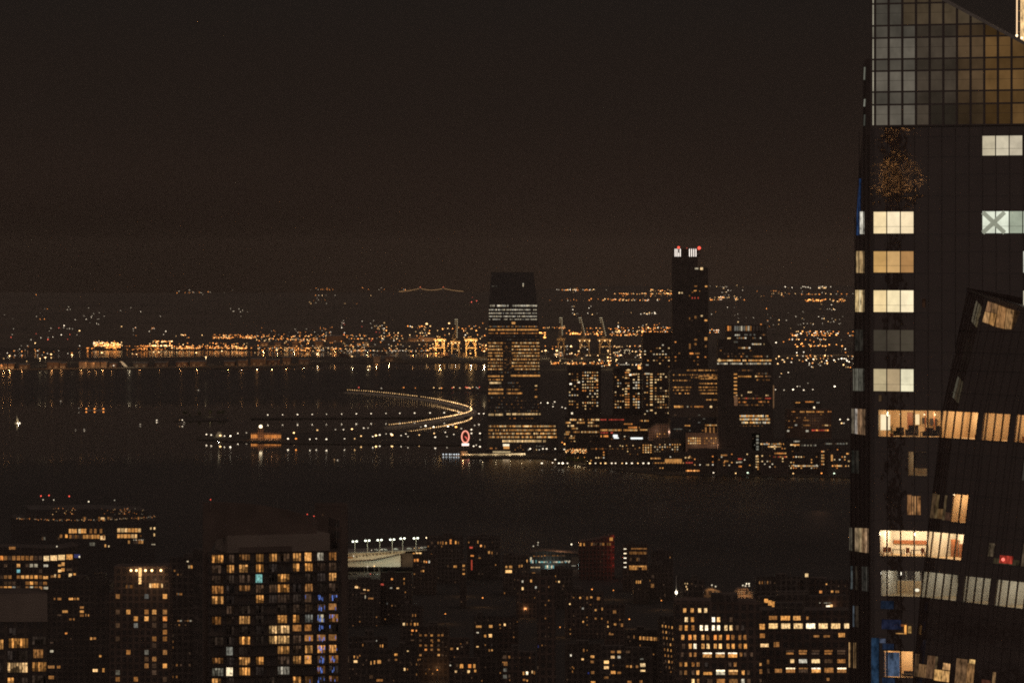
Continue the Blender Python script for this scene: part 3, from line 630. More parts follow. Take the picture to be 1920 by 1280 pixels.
for u0, u1, v0, v1, c in [(1303, 1309.5, 502, 505, 'c'), (1313, 1318, 501.5, 506, 'y'), (1272.5, 1275, 547.5, 550.5, 'y'), (1277.5, 1280, 547.5, 550.5, 'y'), (1302, 1307, 535.5, 537.5, 'm'), (1301, 1306, 544, 546, 'h'), (1322, 1326, 535.5, 538, 'h'), (1297, 1300, 547, 549, 'm'), (1297, 1299, 557, 560, 'r'), (1302, 1304, 557, 560, 'r'), (1308, 1310, 557, 560, 'r'), (1311, 1312.5, 545, 547, 'm'), (1292, 1294, 553, 556, 'm'), (1314, 1317.5, 590.5, 593.5, 'y'), (1302, 1306, 592, 597, 'm'), (1292, 1294, 595, 599, 'm'), (1321, 1326, 599, 602, 'h'), (1302, 1307, 635, 638, 'm'), (1321, 1326, 632, 638, 'h'), (1322, 1325, 647, 651, 'm'), (1302, 1306, 643, 647, 'm'), (1292, 1295, 644, 654, 'm'), (1293, 1300, 661, 664, 'o'), (1303, 1312, 661, 664, 'm')]:
    T2.win(u0, u1, v0, v1, c)
T2.grid(1265, 1326, 640, 688, 7, 7, 3, 2.2, .18, 'mdo'); T2.grid(1264, 1325, 510, 640, 6.5, 10, 2.4, 1.6, .05, 'Dd'); T2.finish()
def fill(B, u0, u1, v0, v1, du, dv, w, h, p, cs): B.grid(u0, u1, v0, v1, du*.86, dv*.93, w*.92, h*.92, min(.9, p*1.2), cs+'y')
B = Building('apartment_tower', 'dark slab tower left of the tallest one with columns of small lit windows', (1205, 1262, 628), 6650, 'dark', roof=True)
fill(B, 1208, 1258, 640, 690, 6.5, 6.2, 3, 2, .34, 'hmymw'); fill(B, 1219, 1226, 700, 770, 6, 5.6, 5, 2.6, .85, 'hhmy'); fill(B, 1228, 1259, 700, 775, 5.6, 5.6, 3, 2.4, .5, 'hmyd'); fill(B, 1208, 1217, 700, 775, 5, 6.2, 2.6, 2, .35, 'mhw')
B.win(1209, 1218, 699, 701.5, 'c'); B.win(1211, 1216, 683, 685, 'c'); B.beacon(1272, 668.5, 'R', 2.3); B.finish()
B = Building('apartment_tower', 'leftmost residential tower of the far group, scattered warm windows, right of the dark gap', (1064, 1127, 692), 6720, 'dark')
fill(B, 1067, 1088, 700, 768, 5.6, 6.1, 2.7, 2, .42, 'hmywo'); fill(B, 1092, 1124, 697, 768, 5.2, 6.1, 2.5, 2.2, .45, 'hmyow'); B.win(1068, 1072, 718, 721, 'W'); B.win(1083, 1087, 715, 718, 'W'); B.win(1117, 1121, 711, 714, 'Y' if 0 else 'y'); B.win(1107, 1112, 707, 710, 'y')
B.win(1071, 1074, 773, 776, 'W'); B.finish()
B = Building('apartment_tower', 'residential tower with a lit top floor, between the leftmost one and the slab tower', [(1150, 700), (1150, 690), (1162, 690), (1162, 683), (1182, 683), (1182, 692), (1204, 692)], 6700, 'dark', roof=False)
fill(B, 1153, 1170, 700, 768, 5.4, 6.1, 2.6, 2.2, .4, 'hmydc'); fill(B, 1172, 1184, 692, 764, 5.2, 5.4, 4, 2.3, .72, 'hohm'); fill(B, 1187, 1203, 700, 766, 5.2, 5.6, 3.2, 2.4, .6, 'hmyow')
for i in range(7): B.win(1162.5+i*2.7, 1164+i*2.7, 682.5+.2, 683.8, 'w')
B.win(1180, 1184, 701, 704, 'W'); B.win(1174, 1182, 693, 695, 'y'); B.win(1184, 1191, 701, 703, 'h'); B.beacon(1199, 689.5, 'O', 2.2); B.finish()
B = Building('office_block', 'broad office block full of thin lit floor bands before the foot of the tallest tower', [(1256, 697), (1275, 692), (1375, 691), (1386, 700)], 6420, 'glassy', roof=False, depth=60)
for i, v in enumerate([694, 702.5, 707.5, 713, 718.7, 725.7, 731, 737.3, 749]):
    a = [1288, 1262, 1296, 1262, 1310, 1260, 1325, 1325, 1320][i]; b_ = [1352, 1348, 1352, 1290, 1374, 1300, 1374, 1374, 1374][i]
    B.band(a, b_, v, 2.1, 'hmhd', .88, 2.3)
    if i in (1, 2, 4, 5, 6, 7): B.band(1310, 1374, v+(2.4 if i < 3 else 0), 1.8, 'hmh', .88, 2.3)
    if i in (3, 5, 6, 7): B.band(1262, 1296, v, 2, 'mhd', .7, 2.3)
B.band(1264, 1282, 762, 3.6, 'h', 1, 3); B.band(1288, 1300, 762, 2.6, 'cym', .6, 3.5); B.band(1302, 1320, 762, 2.8, 'ho', .9, 3); B.win(1331, 1335, 760.5, 764, 'y'); B.win(1345, 1348, 759.5, 761.5, 'm')
B.grid(1264, 1380, 770, 792, 9, 7, 4, 1.6, .12, 'dmk'); B.band(1322, 1383, 796.8, 2.4, 'hy', .98, 4); B.band(1344, 1380, 791, 2, 'mo', .8); B.band(1284, 1295, 797.5, 2, 'h', .9); B.band(1262, 1280, 804, 1.2, 'g', .6)
for u in (1322, 1330, 1337, 1345): B.win(u, u+3, 800.5, 812, 'm')
B.grid(1262, 1380, 806, 830, 6, 6, 3, 1.5, .2, 'mdk'); B.finish()
B = Building('office_tower', 'stepped tower with a dim lit crown and warm floor rows, right of the broad block', [(1346, 645), (1346, 636), (1361, 636), (1362, 623), (1362, 609), (1437, 609), (1437, 629), (1441, 640), (1447, 650), (1449, 668), (1450, 700)], 6350, 'dark', roof=False, um=1400)
mb = MB()
for i, (u, c) in enumerate(zip([1364, 1368, 1377, 1381, 1385, 1389, 1394, 1398, 1402, 1406, 1412, 1418, 1424, 1430], 'omkkkckmcmDDDD')): B.win(u, u+3, 611, 620, c)
for a, b_, v, c, f in [(1378, 1388, 628, 'c', .9), (1392, 1436, 627.5, 'dmk', .8), (1364, 1374, 634, 'y', .9), (1378, 1432, 633.5, 'mkc', .5), (1376, 1384, 641, 'k', .8), (1410, 1434, 645, 'wym', .9), (1384, 1408, 652, 'wym', .85), (1347, 1360, 651.5, 'wD', .6), (1364, 1440, 668, 'mdoc', .65), (1345, 1447, 675.5, 'hyh', .95), (1345, 1447, 681.5, 'cwyk', .85), (1384, 1412, 694, 'md', .7), (1418, 1440, 700, 'kdm', .7), (1384, 1410, 705.5, 'hyh', .95), (1416, 1447, 705.3, 'ymd', .9), (1412, 1446, 712, 'hmd', .75)]:
    B.band(a, b_, v, 2.6, c, f, 3.6)
for v, a, b_, c in [(735, 1402, 1410, 'y'), (741, 1412, 1442, 'wyd'), (741, 1380, 1392, 'y'), (746.5, 1384, 1446, 'mrd'), (753.5, 1385, 1400, 'om'), (753, 1422, 1445, 'om'), (759, 1386, 1444, 'md')]: B.band(a, b_, v, 2.4, c, .8, 3.4)
for v in (779.5, 785.6, 791.8): B.band(1387, 1444, v, 3.2, 'yhw', .88, 3.1)
B.band(1386, 1430, 798, 1.6, 'md', .6); B.grid(1350, 1446, 656, 664, 7, 6, 3, 2, .2, 'md'); B.win(1322+25, 1350, 672, 678, 'y')
for v in range(700, 745, 7): B.win(1376, 1382, v, v+2.6, 'h')
for i in range(5): mb = MB()
q = B.quad(1376.5, 1383, 741, 760, .4); mb.solid(q, [p-B.n*.2 for p in q], (.16, .08, .04)); mb.build('lit_stair_strip', 'lit', B.root)
q = B.quad(1449.3, 1451.5, 722, 765, .3); mb = MB(); mb.solid(q, [p-B.n*.2 for p in q], (.16, .085, .04)); mb.build('light_strip', 'lit', B.root); B.beacon(1427, 608, 'o', .9); B.beacon(1384, 603.5, 'y', .9); B.finish()
B = Building('office_block', 'low block of warm window rows, left of the one with the red roof line', (1060, 1125, 784), 6620, 'dark', depth=50)
for v, a, b_ in [(786.5, 1066, 1095), (786.5, 1102, 1124), (792, 1061, 1072), (792, 1082, 1115), (798, 1061, 1078), (798, 1102, 1124), (803, 1072, 1085), (809.5, 1061, 1124), (813.5, 1058, 1068), (820.5, 1058, 1078)]: B.band(a, b_, v, 3, 'hym', .88, 3.1)
B.grid(1070, 1122, 816, 828, 6, 5, 2.6, 1.8, .25, 'mdy'); B.finish()
B = Building('office_block', 'low block with a red roof line, red lit corner and two white signs', (1125, 1220, 784), 6580, 'dark', depth=50)
B.band(1126, 1170, 786.5, 2.2, 'r', .9, 4); B.band(1200, 1217, 788.5, 2.4, 'yhm', .8, 3); B.band(1126, 1150, 811, 2.8, 'r', .8, 5); B.band(1158, 1186, 794.5, 2.2, 'mho', .7, 3); B.band(1178, 1200, 801, 3, 'ho', .9, 3.2); B.band(1126, 1196, 806, 3.2, 'yhh', .95, 3.2); B.band(1200, 1214, 805.5, 2.4, 'yh', .7, 3); B.band(1126, 1142, 817.3, 3.4, 'oh', .9, 3)
for a, b_, v0, v1 in [(1149.5, 1158, 814.5, 819), (1151, 1160, 819.4, 821.6), (1182.5, 1205, 819.6, 823)]:
    mb = MB(); q = B.quad(a, b_, v0, v1, .6); mb.solid(q, [p-B.n*.4 for p in q], (1.15, 1.2, 1.15)); mb.build('lit_sign', 'bulb', B.root)
B.grid(1130, 1215, 812, 826, 8, 5, 2.2, 1.6, .15, 'wmd'); B.finish()
B = Building('stone_building', 'pinkish stone building with small square windows beside the two white signs', [(1216, 805), (1231, 795), (1256, 795)], 6540, 'stone', roof=False, depth=40)
B.grid(1233, 1254, 799, 806, 4.5, 4.5, 2, 2, .5, 'Dd'); B.grid(1218, 1254, 812, 820, 4.5, 4.5, 2, 2, .4, 'hmD'); p = B.pl.hit(1232, 808)+B.n*24; flood(p, 4500, (1, .55, .35), .1); B.finish()
B = Building('dotted_apartment_block', 'low dark block with a tight grid of yellow windows near the water', (1140, 1225, 832), 6420, 'dark', depth=30)
B.grid(1162, 1202, 834, 838, 12, 4, 1.8, 1.8, .7, 'hy'); B.grid(1205, 1224, 833, 850, 4.7, 4.4, 2.4, 2.4, .93, 'hyh', False); B.grid(1143, 1200, 835, 850, 4.7, 5, 1.8, 1.8, .22, 'ymd'); B.finish()
B = Building('dotted_apartment_block', 'low dark block dotted with tiny white windows, right of the tight yellow grid', (1225, 1282, 828), 6400, 'dark', depth=30)
B.grid(1227, 1280, 832, 848, 4.7, 4.6, 1.9, 1.9, .5, 'yhw'); B.finish()
B = Building('lit_facade_building', 'brown building with a dense even grid of small lamps across its facade', (1286, 1368, 817), 6380, 'brown', depth=30)
B.grid(1290, 1316, 820, 834, 4.2, 4.7, 2.6, 2.4, .95, 'yhh', False); B.grid(1320, 1366, 820, 834, 4.2, 4.7, 2.2, 2.2, .85, 'mmdh', False); flood(B.pl.hit(1340, 832)+B.n*30, 12000, (1, .55, .3), .4); flood(B.pl.hit(1305, 832)+B.n*30, 9000, (1, .55, .3), .4); B.finish()
B = Building('columned_hall', 'hall with four tall uplit white columns under a blue-edged roof', (1382, 1410, 803), 6360, 'tan', depth=30)
for i in range(4):
    u = 1388+i*5.4; mb = MB(); a = B.pl.hit(u, 838)+B.n*1.5; b_ = B.pl.hit(u, 805)+B.n*1.5; mb.bar(a, b_, .95, k=8); mb.build('column', 'white', B.root)
    flood(b_+B.n*3.5+Vector((0, 0, -1.5)), 1500, (1, .85, .6), .25)
B.band(1384, 1410, 802.3, 1, 'b', 1, 4); B.finish()
B = Building('office_block', 'plain grey block with a column of pale square windows right of the columned hall', (1410, 1425, 812), 6350, 'grey', depth=30)
for v in (815.5, 822, 828, 835, 840): B.win(1418, 1422.5, v, v+3.6, 'g')
B.grid(1411, 1416, 815, 838, 3, 6, 1.6, 1.8, .5, 'dk'); B.finish()
B = Building('office_block', 'brown block standing alone with an amber top floor and a red lit ledge', [(1475, 775), (1475, 767), (1559, 767), (1559, 790)], 6600, 'brown', roof=False, depth=40)
B.band(1484, 1492, 771.5, 2, 'mo', .8, 3); B.band(1500, 1545, 771.7, 2.6, 'hoh', .95, 3); B.band(1552, 1559, 771.5, 2.2, 'om', .9, 3); B.band(1506, 1530, 787.5, 2.2, 'mkc', .8, 3); B.band(1506, 1520, 797, 2.2, 'mh', .7, 3); B.band(1538, 1559, 797, 2.4, 'cmy', .85, 3); B.band(1522, 1559, 806.3, 2.6, 'rro', .9, 4); B.win(1511, 1516, 806, 809.5, 'c'); B.win(1490.5, 1494.5, 795, 798, 'c'); B.win(1466+10, 1480, 806, 809, 'c'); B.grid(1478, 1556, 776, 803, 5, 6, 3, 1.6, .22, 'dm')
flood(B.pl.hit(1530, 790)+B.n*60, 9000, (1, .5, .28), .4); B.finish()
B = Building('roof_pavilion', 'low pavilion with a pale curved row of lights behind the amber-topped block', (1490, 1540, 752), 6900, 'dark', roof=False)
B.band(1492, 1501, 754.5, 1.8, 'h', .9, 3); B.band(1507, 1526, 751.4+1.6, 2, 'yho', .9, 3); B.band(1531, 1538, 754.5, 1.8, 'c', .9, 3); B.win(1525, 1528, 762, 766, 'W'); B.finish()
LOW = [(1430, 1500, 826, 6300, 'long low block with yellowish window rows behind the water front', [('b', 1426, 1470, 832, 'cyh'), ('b', 1440, 1466, 837, 'hy'), ('b', 1482, 1500, 833.5, 'yh'), ('b', 1488, 1504, 827, 'cwd')], .12),
       (1500, 1592, 828, 6280, 'long low block with faint pale window rows reaching the near tower', [('b', 1502, 1532, 834.5, 'kgc'), ('b', 1545, 1590, 831.5, 'kgd'), ('b', 1586, 1592, 831, 'c')], .08),
       (1290, 1345, 846, 6230, 'low waterfront building with red lights at its left foot', [('b', 1284, 1298, 857.5, 'ym'), ('b', 1286, 1300, 867, 'r'), ('b', 1286, 1312, 882, 'oOh'), ('b', 1324, 1330, 871, 'y')], .12),
       (1345, 1412, 847, 6210, 'low waterfront building with an orange porch and one bright white lamp', [('b', 1352, 1364, 853, 'oh'), ('b', 1358, 1366, 864, 'ho'), ('b', 1384, 1392, 860, 'r'), ('b', 1384, 1392, 866, 'w'), ('b', 1385, 1392, 874, 'o')], .2),
       (1412, 1426, 850, 6200, 'narrow waterfront block with one bright column of yellow windows', [('b', 1417, 1423, v, 'yh') for v in (855, 860, 865, 870, 875, 879)], .15),
       (1426, 1480, 850, 6190, 'waterfront block with an orange-lit roof line and mixed windows', [('b', 1452, 1475, 849.5, 'ho'), ('b', 1450, 1476, 856, 'mhr')], .42),
       (1480, 1536, 852, 6200, 'waterfront block of small scattered warm windows between orange roof line and striped corner', [('b', 1478, 1534, 873, 'yhw')], .38),
       (1536, 1552, 845, 6190, 'narrow block with stacked orange balcony lights near the right end', [('b', 1540, 1546, v, 'hoy') for v in (846, 853, 858, 864, 870)], .2),
       (1552, 1592, 852, 6180, 'last low waterfront block before the near glass tower, tall lit slot on its left', [('b', 1560, 1592, 873, 'hyoO'), ('b', 1587, 1592, 850, 'h'), ('b', 1590, 1594, 864, 'Wy')], .18),
       (1100, 1140, 838, 6480, 'small low dark building left of the tight yellow grid', [('b', 1108, 1140, 833+8, 'mdo')], .2),
       (1225, 1290, 852, 6300, 'long bright arcade facing the water with a row of tall lit openings', [('b', 1220, 1240, 859, 'mh'), ('b', 1284, 1294, 857.5, 'y')], .08)]
for u0, u1, vt, Y, lb, ops, p in LOW:
    B = Building('waterfront_building', lb, (u0, u1, vt), Y, random.choice(['dark', 'brown', 'grey']), depth=26)
    for _, a, b_, v, c in ops: B.band(a, b_, v, 2.5, c, .9, 3)
    B.grid(u0+2, u1-3, vt+3, vt+26, 4.8, 5.2, 2.4, 2.1, p, 'hymow')
    if 'arcade' in lb:
        for i in range(14): B.win(1247+i*2.3, 1248.5+i*2.3, 860, 866.5, 'h')
        for i in range(22): B.win(1226+i*2.6, 1227.6+i*2.6, 866.5, 868.5, 'mh'[i % 2])
    if 'tall lit slot' in lb: B.win(1558, 1561.5, 849.5, 864, 'h')
    B.finish()
# garden lights and trees at the shore front
def tree(u, v, Y, h, label, grp, lit=0):
    p = at(u, v, Y); p.z = 1.0; e = empty('tree', p, label, 'tree', grp)
    mb = MB(); mb.bar(p, p+Vector((0, 0, h*.45)), h*.035); mb.bar(p+Vector((0, 0, h*.3)), p+Vector((h*.15, 0, h*.6)), h*.02, k=4); mb.bar(p+Vector((0, 0, h*.3)), p+Vector((-h*.15, h*.1, h*.6)), h*.02, k=4); mb.build('trunk', 'bark', e)
    mb = MB(); c = p+Vector((0, 0, h*.66)); lump = [(Vector((random.uniform(-1, 1)*h*.2, random.uniform(-1, 1)*h*.2, random.uniform(-.7, 1)*h*.2)), h*random.uniform(.1, .19)) for _ in range(9)]
    for _ in range(230):
        o_, r = random.choice(lump); d = Vector((random.gauss(0, 1), random.gauss(0, 1), random.gauss(0, 1))).normalized()*r*random.uniform(.6, 1.05); q = c+o_+d; s = h*.035
        a = Vector((random.gauss(0, 1), random.gauss(0, 1), random.gauss(0, 1))).normalized()*s; b_ = a.orthogonal().normalized()*s
        mb.quad(q-a, q-b_, q+a, q+b_)
    mb.build('crown', 'leaf', e)
    if lit: flood(p+Vector((0, -h*.7, h*.3)), lit, (1, .75, .4), .3)
for i in range(16): tree(random.uniform(1062, 1108), random.uniform(852, 853.5), 6540+random.uniform(-20, 20), 10, 'small tree strung with amber lights in the garden before the low blocks', 'amber-lit garden trees', 260 if i % 3 == 0 else 0)
mb = MB()
for _ in range(95):
    p = at(random.uniform(1060, 1108), random.uniform(841, 849), 6525+random.uniform(-15, 15)); mb.ball(p, random.uniform(.3, .75), tuple(x*q_ for q_ in [random.choice([.4, .7, 1])] for x in LAMPCOL[random.choice('oyy')]), .8, 5)
tag(mb.build('string_lights', 'bulb', None, at(1085, 850, 6525)), 'mass of tiny amber string lights over the garden at the water edge', 'string lights', None, 'stuff')
for i in range(9): tree(random.uniform(338, 420), 780, 8500+random.uniform(-60, 60), random.uniform(7, 12), 'small dim green tree on the islet left of the jetty', 'trees on the islet', 900 if i == 3 else 0)
# shore lamps: white dotted row at the river wall
for i in range(26):
    u = 1106+i*9.9+random.uniform(-1.5, 1.5); v = 869.5 if u < 1290 else 877
    lamp(u, v-1.5, 'lamp in the dotted row along the river wall of the right shore', 'lamps along the river wall', random.choice('wwyW'), 6, .85, 1.0)
for i in range(9): lamp(1345+i*27+random.uniform(-8, 8), 884.5+random.uniform(0, 3), 'lamp low at the very water edge under the right waterfront blocks', 'lamps at the water edge', random.choice('yowg'), 3, .8, .5)
for u, v, c in [(1016, 868, 'w'), (1041, 861, 'w'), (1048, 868, 'W'), (1055, 868, 'W'), (1064, 868, 'w'), (1036, 867, 'w'), (925, 839, 'w'), (942, 839, 'w'), (956, 839, 'w'), (965, 839, 'x'), (970, 839, 'w'), (978, 839, 'w'), (994, 841, 'w'), (1018, 841, 'w'), (1025, 841, 'w'), (1041, 841, 'w'), (1058, 842, 'w'), (1007, 832, 'w'), (1026, 835, 'w'), (888, 836, 'w'), (900, 837, 'w'), (893, 834, 'x'), (1054, 829, 'o'), (1059, 832, 'O'), (1078, 857, 'y'), (1084, 858, 'O'), (1096, 857, 'o'), (1087, 855, 'w'), (1014, 755, 'w'), (1027, 755, 'W'), (1037, 757, 'x'), (1040, 753, 'w'), (1037, 762, 'w'), (1054, 763, 'w'), (1060, 765, 'w'), (1065, 761, 'W'), (1004, 744, 'O'), (1084, 774-5, 'w')]:
    lamp(u, v, 'small lamp on the ground around the foot of the tapering tower and its gardens', 'lamps around the tapering tower', c, 6, .85, 1.0)
for u, v, c in [(1454, 730, 'w'), (1470, 731, 'x'), (1487, 730, 'W'), (1495, 724, 'w'), (1507, 731, 'w'), (1524, 730, 'w'), (1465, 700, 'y'), (1478, 698, 'w'), (1565, 724, 'W'), (1575, 786, 'w'), (1590, 786, 'w'), (1578, 793, 'y'), (1582, 793, 'x'), (1515, 718, 'x'), (1462, 706, 'x'), (1500, 724, 'x')]:
    lamp(u, v, 'isolated lamp on the dark ground between the stepped tower and the near glass tower', 'isolated lamps right of the stepped tower', c, 8, 1.0 if c != 'W' else 1.5, 1.0)
for i in range(24): lamp(random.uniform(660, 910) if i < 12 else random.uniform(822, 905), random.uniform(725.5, 728), 'faint orange lamp on the far bank just above the curved embankment', 'orange lamps above the curve', random.choice('oyxr'), 6, .85, 1.0)
# ------------------------------------------------------------------ red ringed clock on a white glowing base
Y = 7130; c = at(872.5, 818.5, Y); k = Y/F
ck = empty('giant_clock', (c.x, Y, 1), 'giant round clock with a glowing pink-red ring and red hands on a white lit base', 'clock')
def ring(rx, rz, th, col, n=32, cx=c.x, cz=c.z, y=Y):
    mb = MB(); pts = [Vector((cx+rx*math.cos(2*math.pi*i/n), y, cz+rz*math.sin(2*math.pi*i/n))) for i in range(n+1)]
    for p, q in zip(pts, pts[1:]): mb.bar(p, q, th, col, 4)
    return mb
n = 24; fp = [(c.x+6.6*k*math.cos(2*math.pi*i/n), Y+.8, c.z+10.8*k*math.sin(2*math.pi*i/n)) for i in range(n)]
mb = MB(); mb.solid(fp, [(x, y+1.2, z) for x, y, z in fp]); mb.build('face', 'dark', ck)
ring(6.8*k, 11*k, .75, (1.5, .55, .38)).build('ring', 'bulb', ck)
mb = MB()
for i in range(12):
    mb = MB(); a = math.pi*i/6; mb.ball((c.x+5*k*math.cos(a), Y-.3, c.z+8.6*k*math.sin(a)), .55, (.55, .08, .05)); mb.build('hour_mark', 'bulb', ck)
mb = MB(); mb.bar(c+Vector((-1*k, -.5, 1*k)), c+Vector((4.2*k, -.5, -5.5*k)), .6, (1.0, .16, .12), 4); mb.build('hand', 'bulb', ck)
mb = MB(); mb.bar(c+Vector((0, -.5, 0)), c+Vector((3.0*k, -.5, -2.2*k)), .7, (.9, .14, .1), 4); mb.build('hand', 'bulb', ck)
mb = MB(); mb.box((c.x-6.6*k, Y-1, c.z-16.8*k), (c.x+6.8*k, Y+1, c.z-12.2*k), (1.9, 1.35, 1.15)); mb.build('base_sign', 'bulb', ck)
for s in (-4, 4):
    mb = MB(); mb.bar((c.x+s*k, Y, 0), (c.x+s*k, Y, c.z-12*k), .5); mb.build('leg', 'metal', ck)
# pale domed terminal with clock turret on the left island
B = Building('terminal_building', 'long low amber-lit terminal with a white-topped turret on the flat island', [(470, 814), (470, 811), (500, 811), (527, 812)], 7420, 'stone', roof=False, depth=22)
mb = MB(); q = B.quad(483.5, 494, 802, 823, 1.5); mb.solid(q, [p-B.n*9 for p in q]); mb.build('turret', 'stone', B.root)
mb = MB(); a = B.pl.hit(488.7, 802)-B.n*3; mb.bar(a, a+Vector((0, 0, 3.5)), 2.2, k=8); mb.build('cupola', 'stone', B.root); mb = MB(); mb.ball(a+Vector((0, -2, 2)), 2.6, (3, 2.4, 1.5)); mb.build('beacon', 'bulb', B.root)
for i in range(11):
    u = 496+i*2.9; B.win(u, u+1.7, 815, 821, 'o')
for i in range(4): B.win(471+i*3.1, 473+i*3.1, 814, 821, 'o')
for u in (475, 488, 500, 510, 520): flood(B.pl.hit(u, 822)+B.n*9, 1100, (1, .45, .18), .3)
B.finish()
Bm = MB(); p = on_ground(411, 819, 1); Bm.box((p.x-5, p.y, 1), (p.x+5, p.y+9, 5)); Bm.ball((p.x, p.y+4.5, 5), 4.5); o = Bm.build('domed_kiosk', 'concrete', None, p); tag(o, 'small pale domed kiosk on the island left of the amber terminal', 'kiosk'); flood(p+Vector((0, -12, 5)), 1400, (1, .8, .5), .3)
# lit pier hall at the river
Y = 6830
def hit(u, v, Y=Y): return at(u, v, Y)
e = empty('pier_hall', hit(935, 856), 'long pier hall with a brilliant yellow-white open deck right of the giant clock', 'pier')
a, b_ = hit(868, 858), hit(984, 853); mb = MB(); mb.box((a.x, Y-2, .5), (b_.x, Y+26, 2.2)); mb.build('deck', 'concrete', e)
mb = MB()
for i in range(58):
    u = 869+i*2; v = 855-.035*(u-869)
    if random.random() < .93:
        s = random.uniform(.7, 1.15); q = [hit(u, v+1.6), hit(u+1.7, v+1.6), hit(u+1.7, v-1.4), hit(u, v-1.4)]; mb.solid(q, [p+Vector((0, .4, 0)) for p in q], (2.2*s, 1.6*s, .85*s))
mb.build('lit_opening', 'bulb', e)
mb = MB(); p, q = hit(868, 851.8), hit(984, 850); mb.solid([p, q, q+Vector((0, 0, .7)), p+Vector((0, 0, .7))], [x+Vector((0, 24, 0)) for x in (p, q, q+Vector((0, 0, .7)), p+Vector((0, 0, .7)))]); mb.build('roof', 'metal', e)
mb = MB(); p = hit(924, 848.5, Y+10); q = hit(957, 845, Y+10); mb.box((p.x, Y+10, p.z-3), (q.x, Y+22, q.z)); mb.build('upper_storey', 'concrete', e)
mb = MB(); mb.box((p.x, Y+9.5, p.z+.2), (q.x, Y+9.8, q.z-.6), (.5, .38, .2)); mb.build('window_band', 'lit', e)
mb = MB(); p = hit(864, 855); mb.box((p.x, Y-1, .5), (p.x+9, Y+8, 6)); mb.build('kiosk', 'brown', e); flood(p+Vector((3, -8, 3)), 3000, (1, .5, .2), .3)
for u in (880, 905, 930, 955, 978): flood(hit(u, 853)+Vector((0, -9, 1)), 2600, (1, .75, .42), .5)
e = empty('floating_pier', hit(848, 852.5), 'thin floating pier with a string of tiny cold lights left of the bright pier hall', 'pier')
mb = MB(); a, b_ = hit(830, 853), hit(864, 853); mb.box((a.x, Y, 0), (b_.x, Y+5, .8)); mb.build('deck', 'metal', e)
for u in (831, 835.5, 837.5, 843, 846, 850, 852, 856, 860):
    mb = MB(); mb.ball(hit(u, 851.3), random.uniform(.5, .9), (1.2, 1.3, 1.35)); mb.build('lamp_head', 'bulb', e)
# boats
def boat(label, u, v, ln, lights, sail=None, name='boat', glow=0):
    p = on_ground(u, v, 0); e = empty(name, p, label, 'boat'); k = p.y/F; h = ln*k/2
    mb = MB(); f = [(p.x-h, p.y, 1.6), (p.x-h*.85, p.y-2, 1.4), (p.x+h*.6, p.y-2.2, 1.4), (p.x+h, p.y, 1.9), (p.x+h*.6, p.y+2.2, 1.4), (p.x-h*.85, p.y+2, 1.4)]
    mb.solid(f, [(p.x+(x-p.x)*.82, p.y+(y-p.y)*.6, -.4) for x, y, z in f]); mb.build('hull', 'white', e)
    mb = MB(); mb.box((p.x-h*.5, p.y-1.3, 1.5), (p.x+h*.3, p.y+1.3, 3.6)); mb.build('cabin', 'grey', e)
    for du, dv, c, r in lights:
        q = p+Vector((du*k, -1.5, -dv*k)); mb = MB(); mb.ball(q, r, LAMPCOL[c], .7); mb.build('deck_light', 'bulb', e)
        mb = MB(); mb.bar((q.x, q.y+1.5, 1.5), q, .1); mb.build('light_pole', 'metal', e)
    if sail:
        mb = MB(); mb.bar(p, p+Vector((0, 0, sail)), .25); mb.build('mast', 'metal', e)
        mb = MB(); mb.solid([p+Vector((.3, 0, 2.5)), p+Vector((3.6, 0, 2.5)), p+Vector((.3, 0, sail))], [p+Vector((.3, .12, 2.5)), p+Vector((3.6, .12, 2.5)), p+Vector((.3, .12, sail))]); mb.build('sail', 'white', e); flood(p+Vector((3, -6, 3)), 900, (1, .75, .4), .2)
boat('sailboat with a warm lit sail and two white deck lights near the left edge', 31, 793, 9, [(2, -.8, 'W', .9), (6, -.8, 'W', .9)], 13, 'sailboat')
boat('long dark ferry with three orange lamps in a row, left of the islet', 178, 769, 42, [(-16, -3, 'o', 1.5), (-.5, -3, 'o', 1.5), (16, -3, 'o', 1.5), (-30, -4, 'x', .7)])
boat('small dark boat with one white light alone on the water below the ferry', 158, 806, 8, [(0, -1.5, 'w', .7), (-16, -1.5, 'x', .5)])
boat('tiny boat with one white light left of the islet', 294, 789.5, 8, [(0, -2, 'w', 1.1)])
boat('tiny boat with a faint white light above the ferry', 114, 753, 7, [(0, -1.5, 'x', 1.0)])
boat('small boat with one white light alone on the near river', 633, 863, 8, [(0, -1.5, 'w', .7), (-6, -2, 'q', .7)])
boat('tiny boat with a faint light below and right of the ferry', 263, 797, 7, [(0, -2, 'x', .9)])
boat('small excursion boat with a blue light by the islet', 343, 793, 12, [(-1, -6, 'w', 1.0), (2, -2, 'x', .7), (-6, -6, 'q', .7)])
boat('tiny boat with a faint light far out above the islet', 372, 733, 7, [(0, -2, 'x', 1.0)])
boat('moored work boat with pale roof under the far shore', 693, 690, 14, [(0, -3.5, 'Y', 1.6), (-4, -2, 'y', 1)])
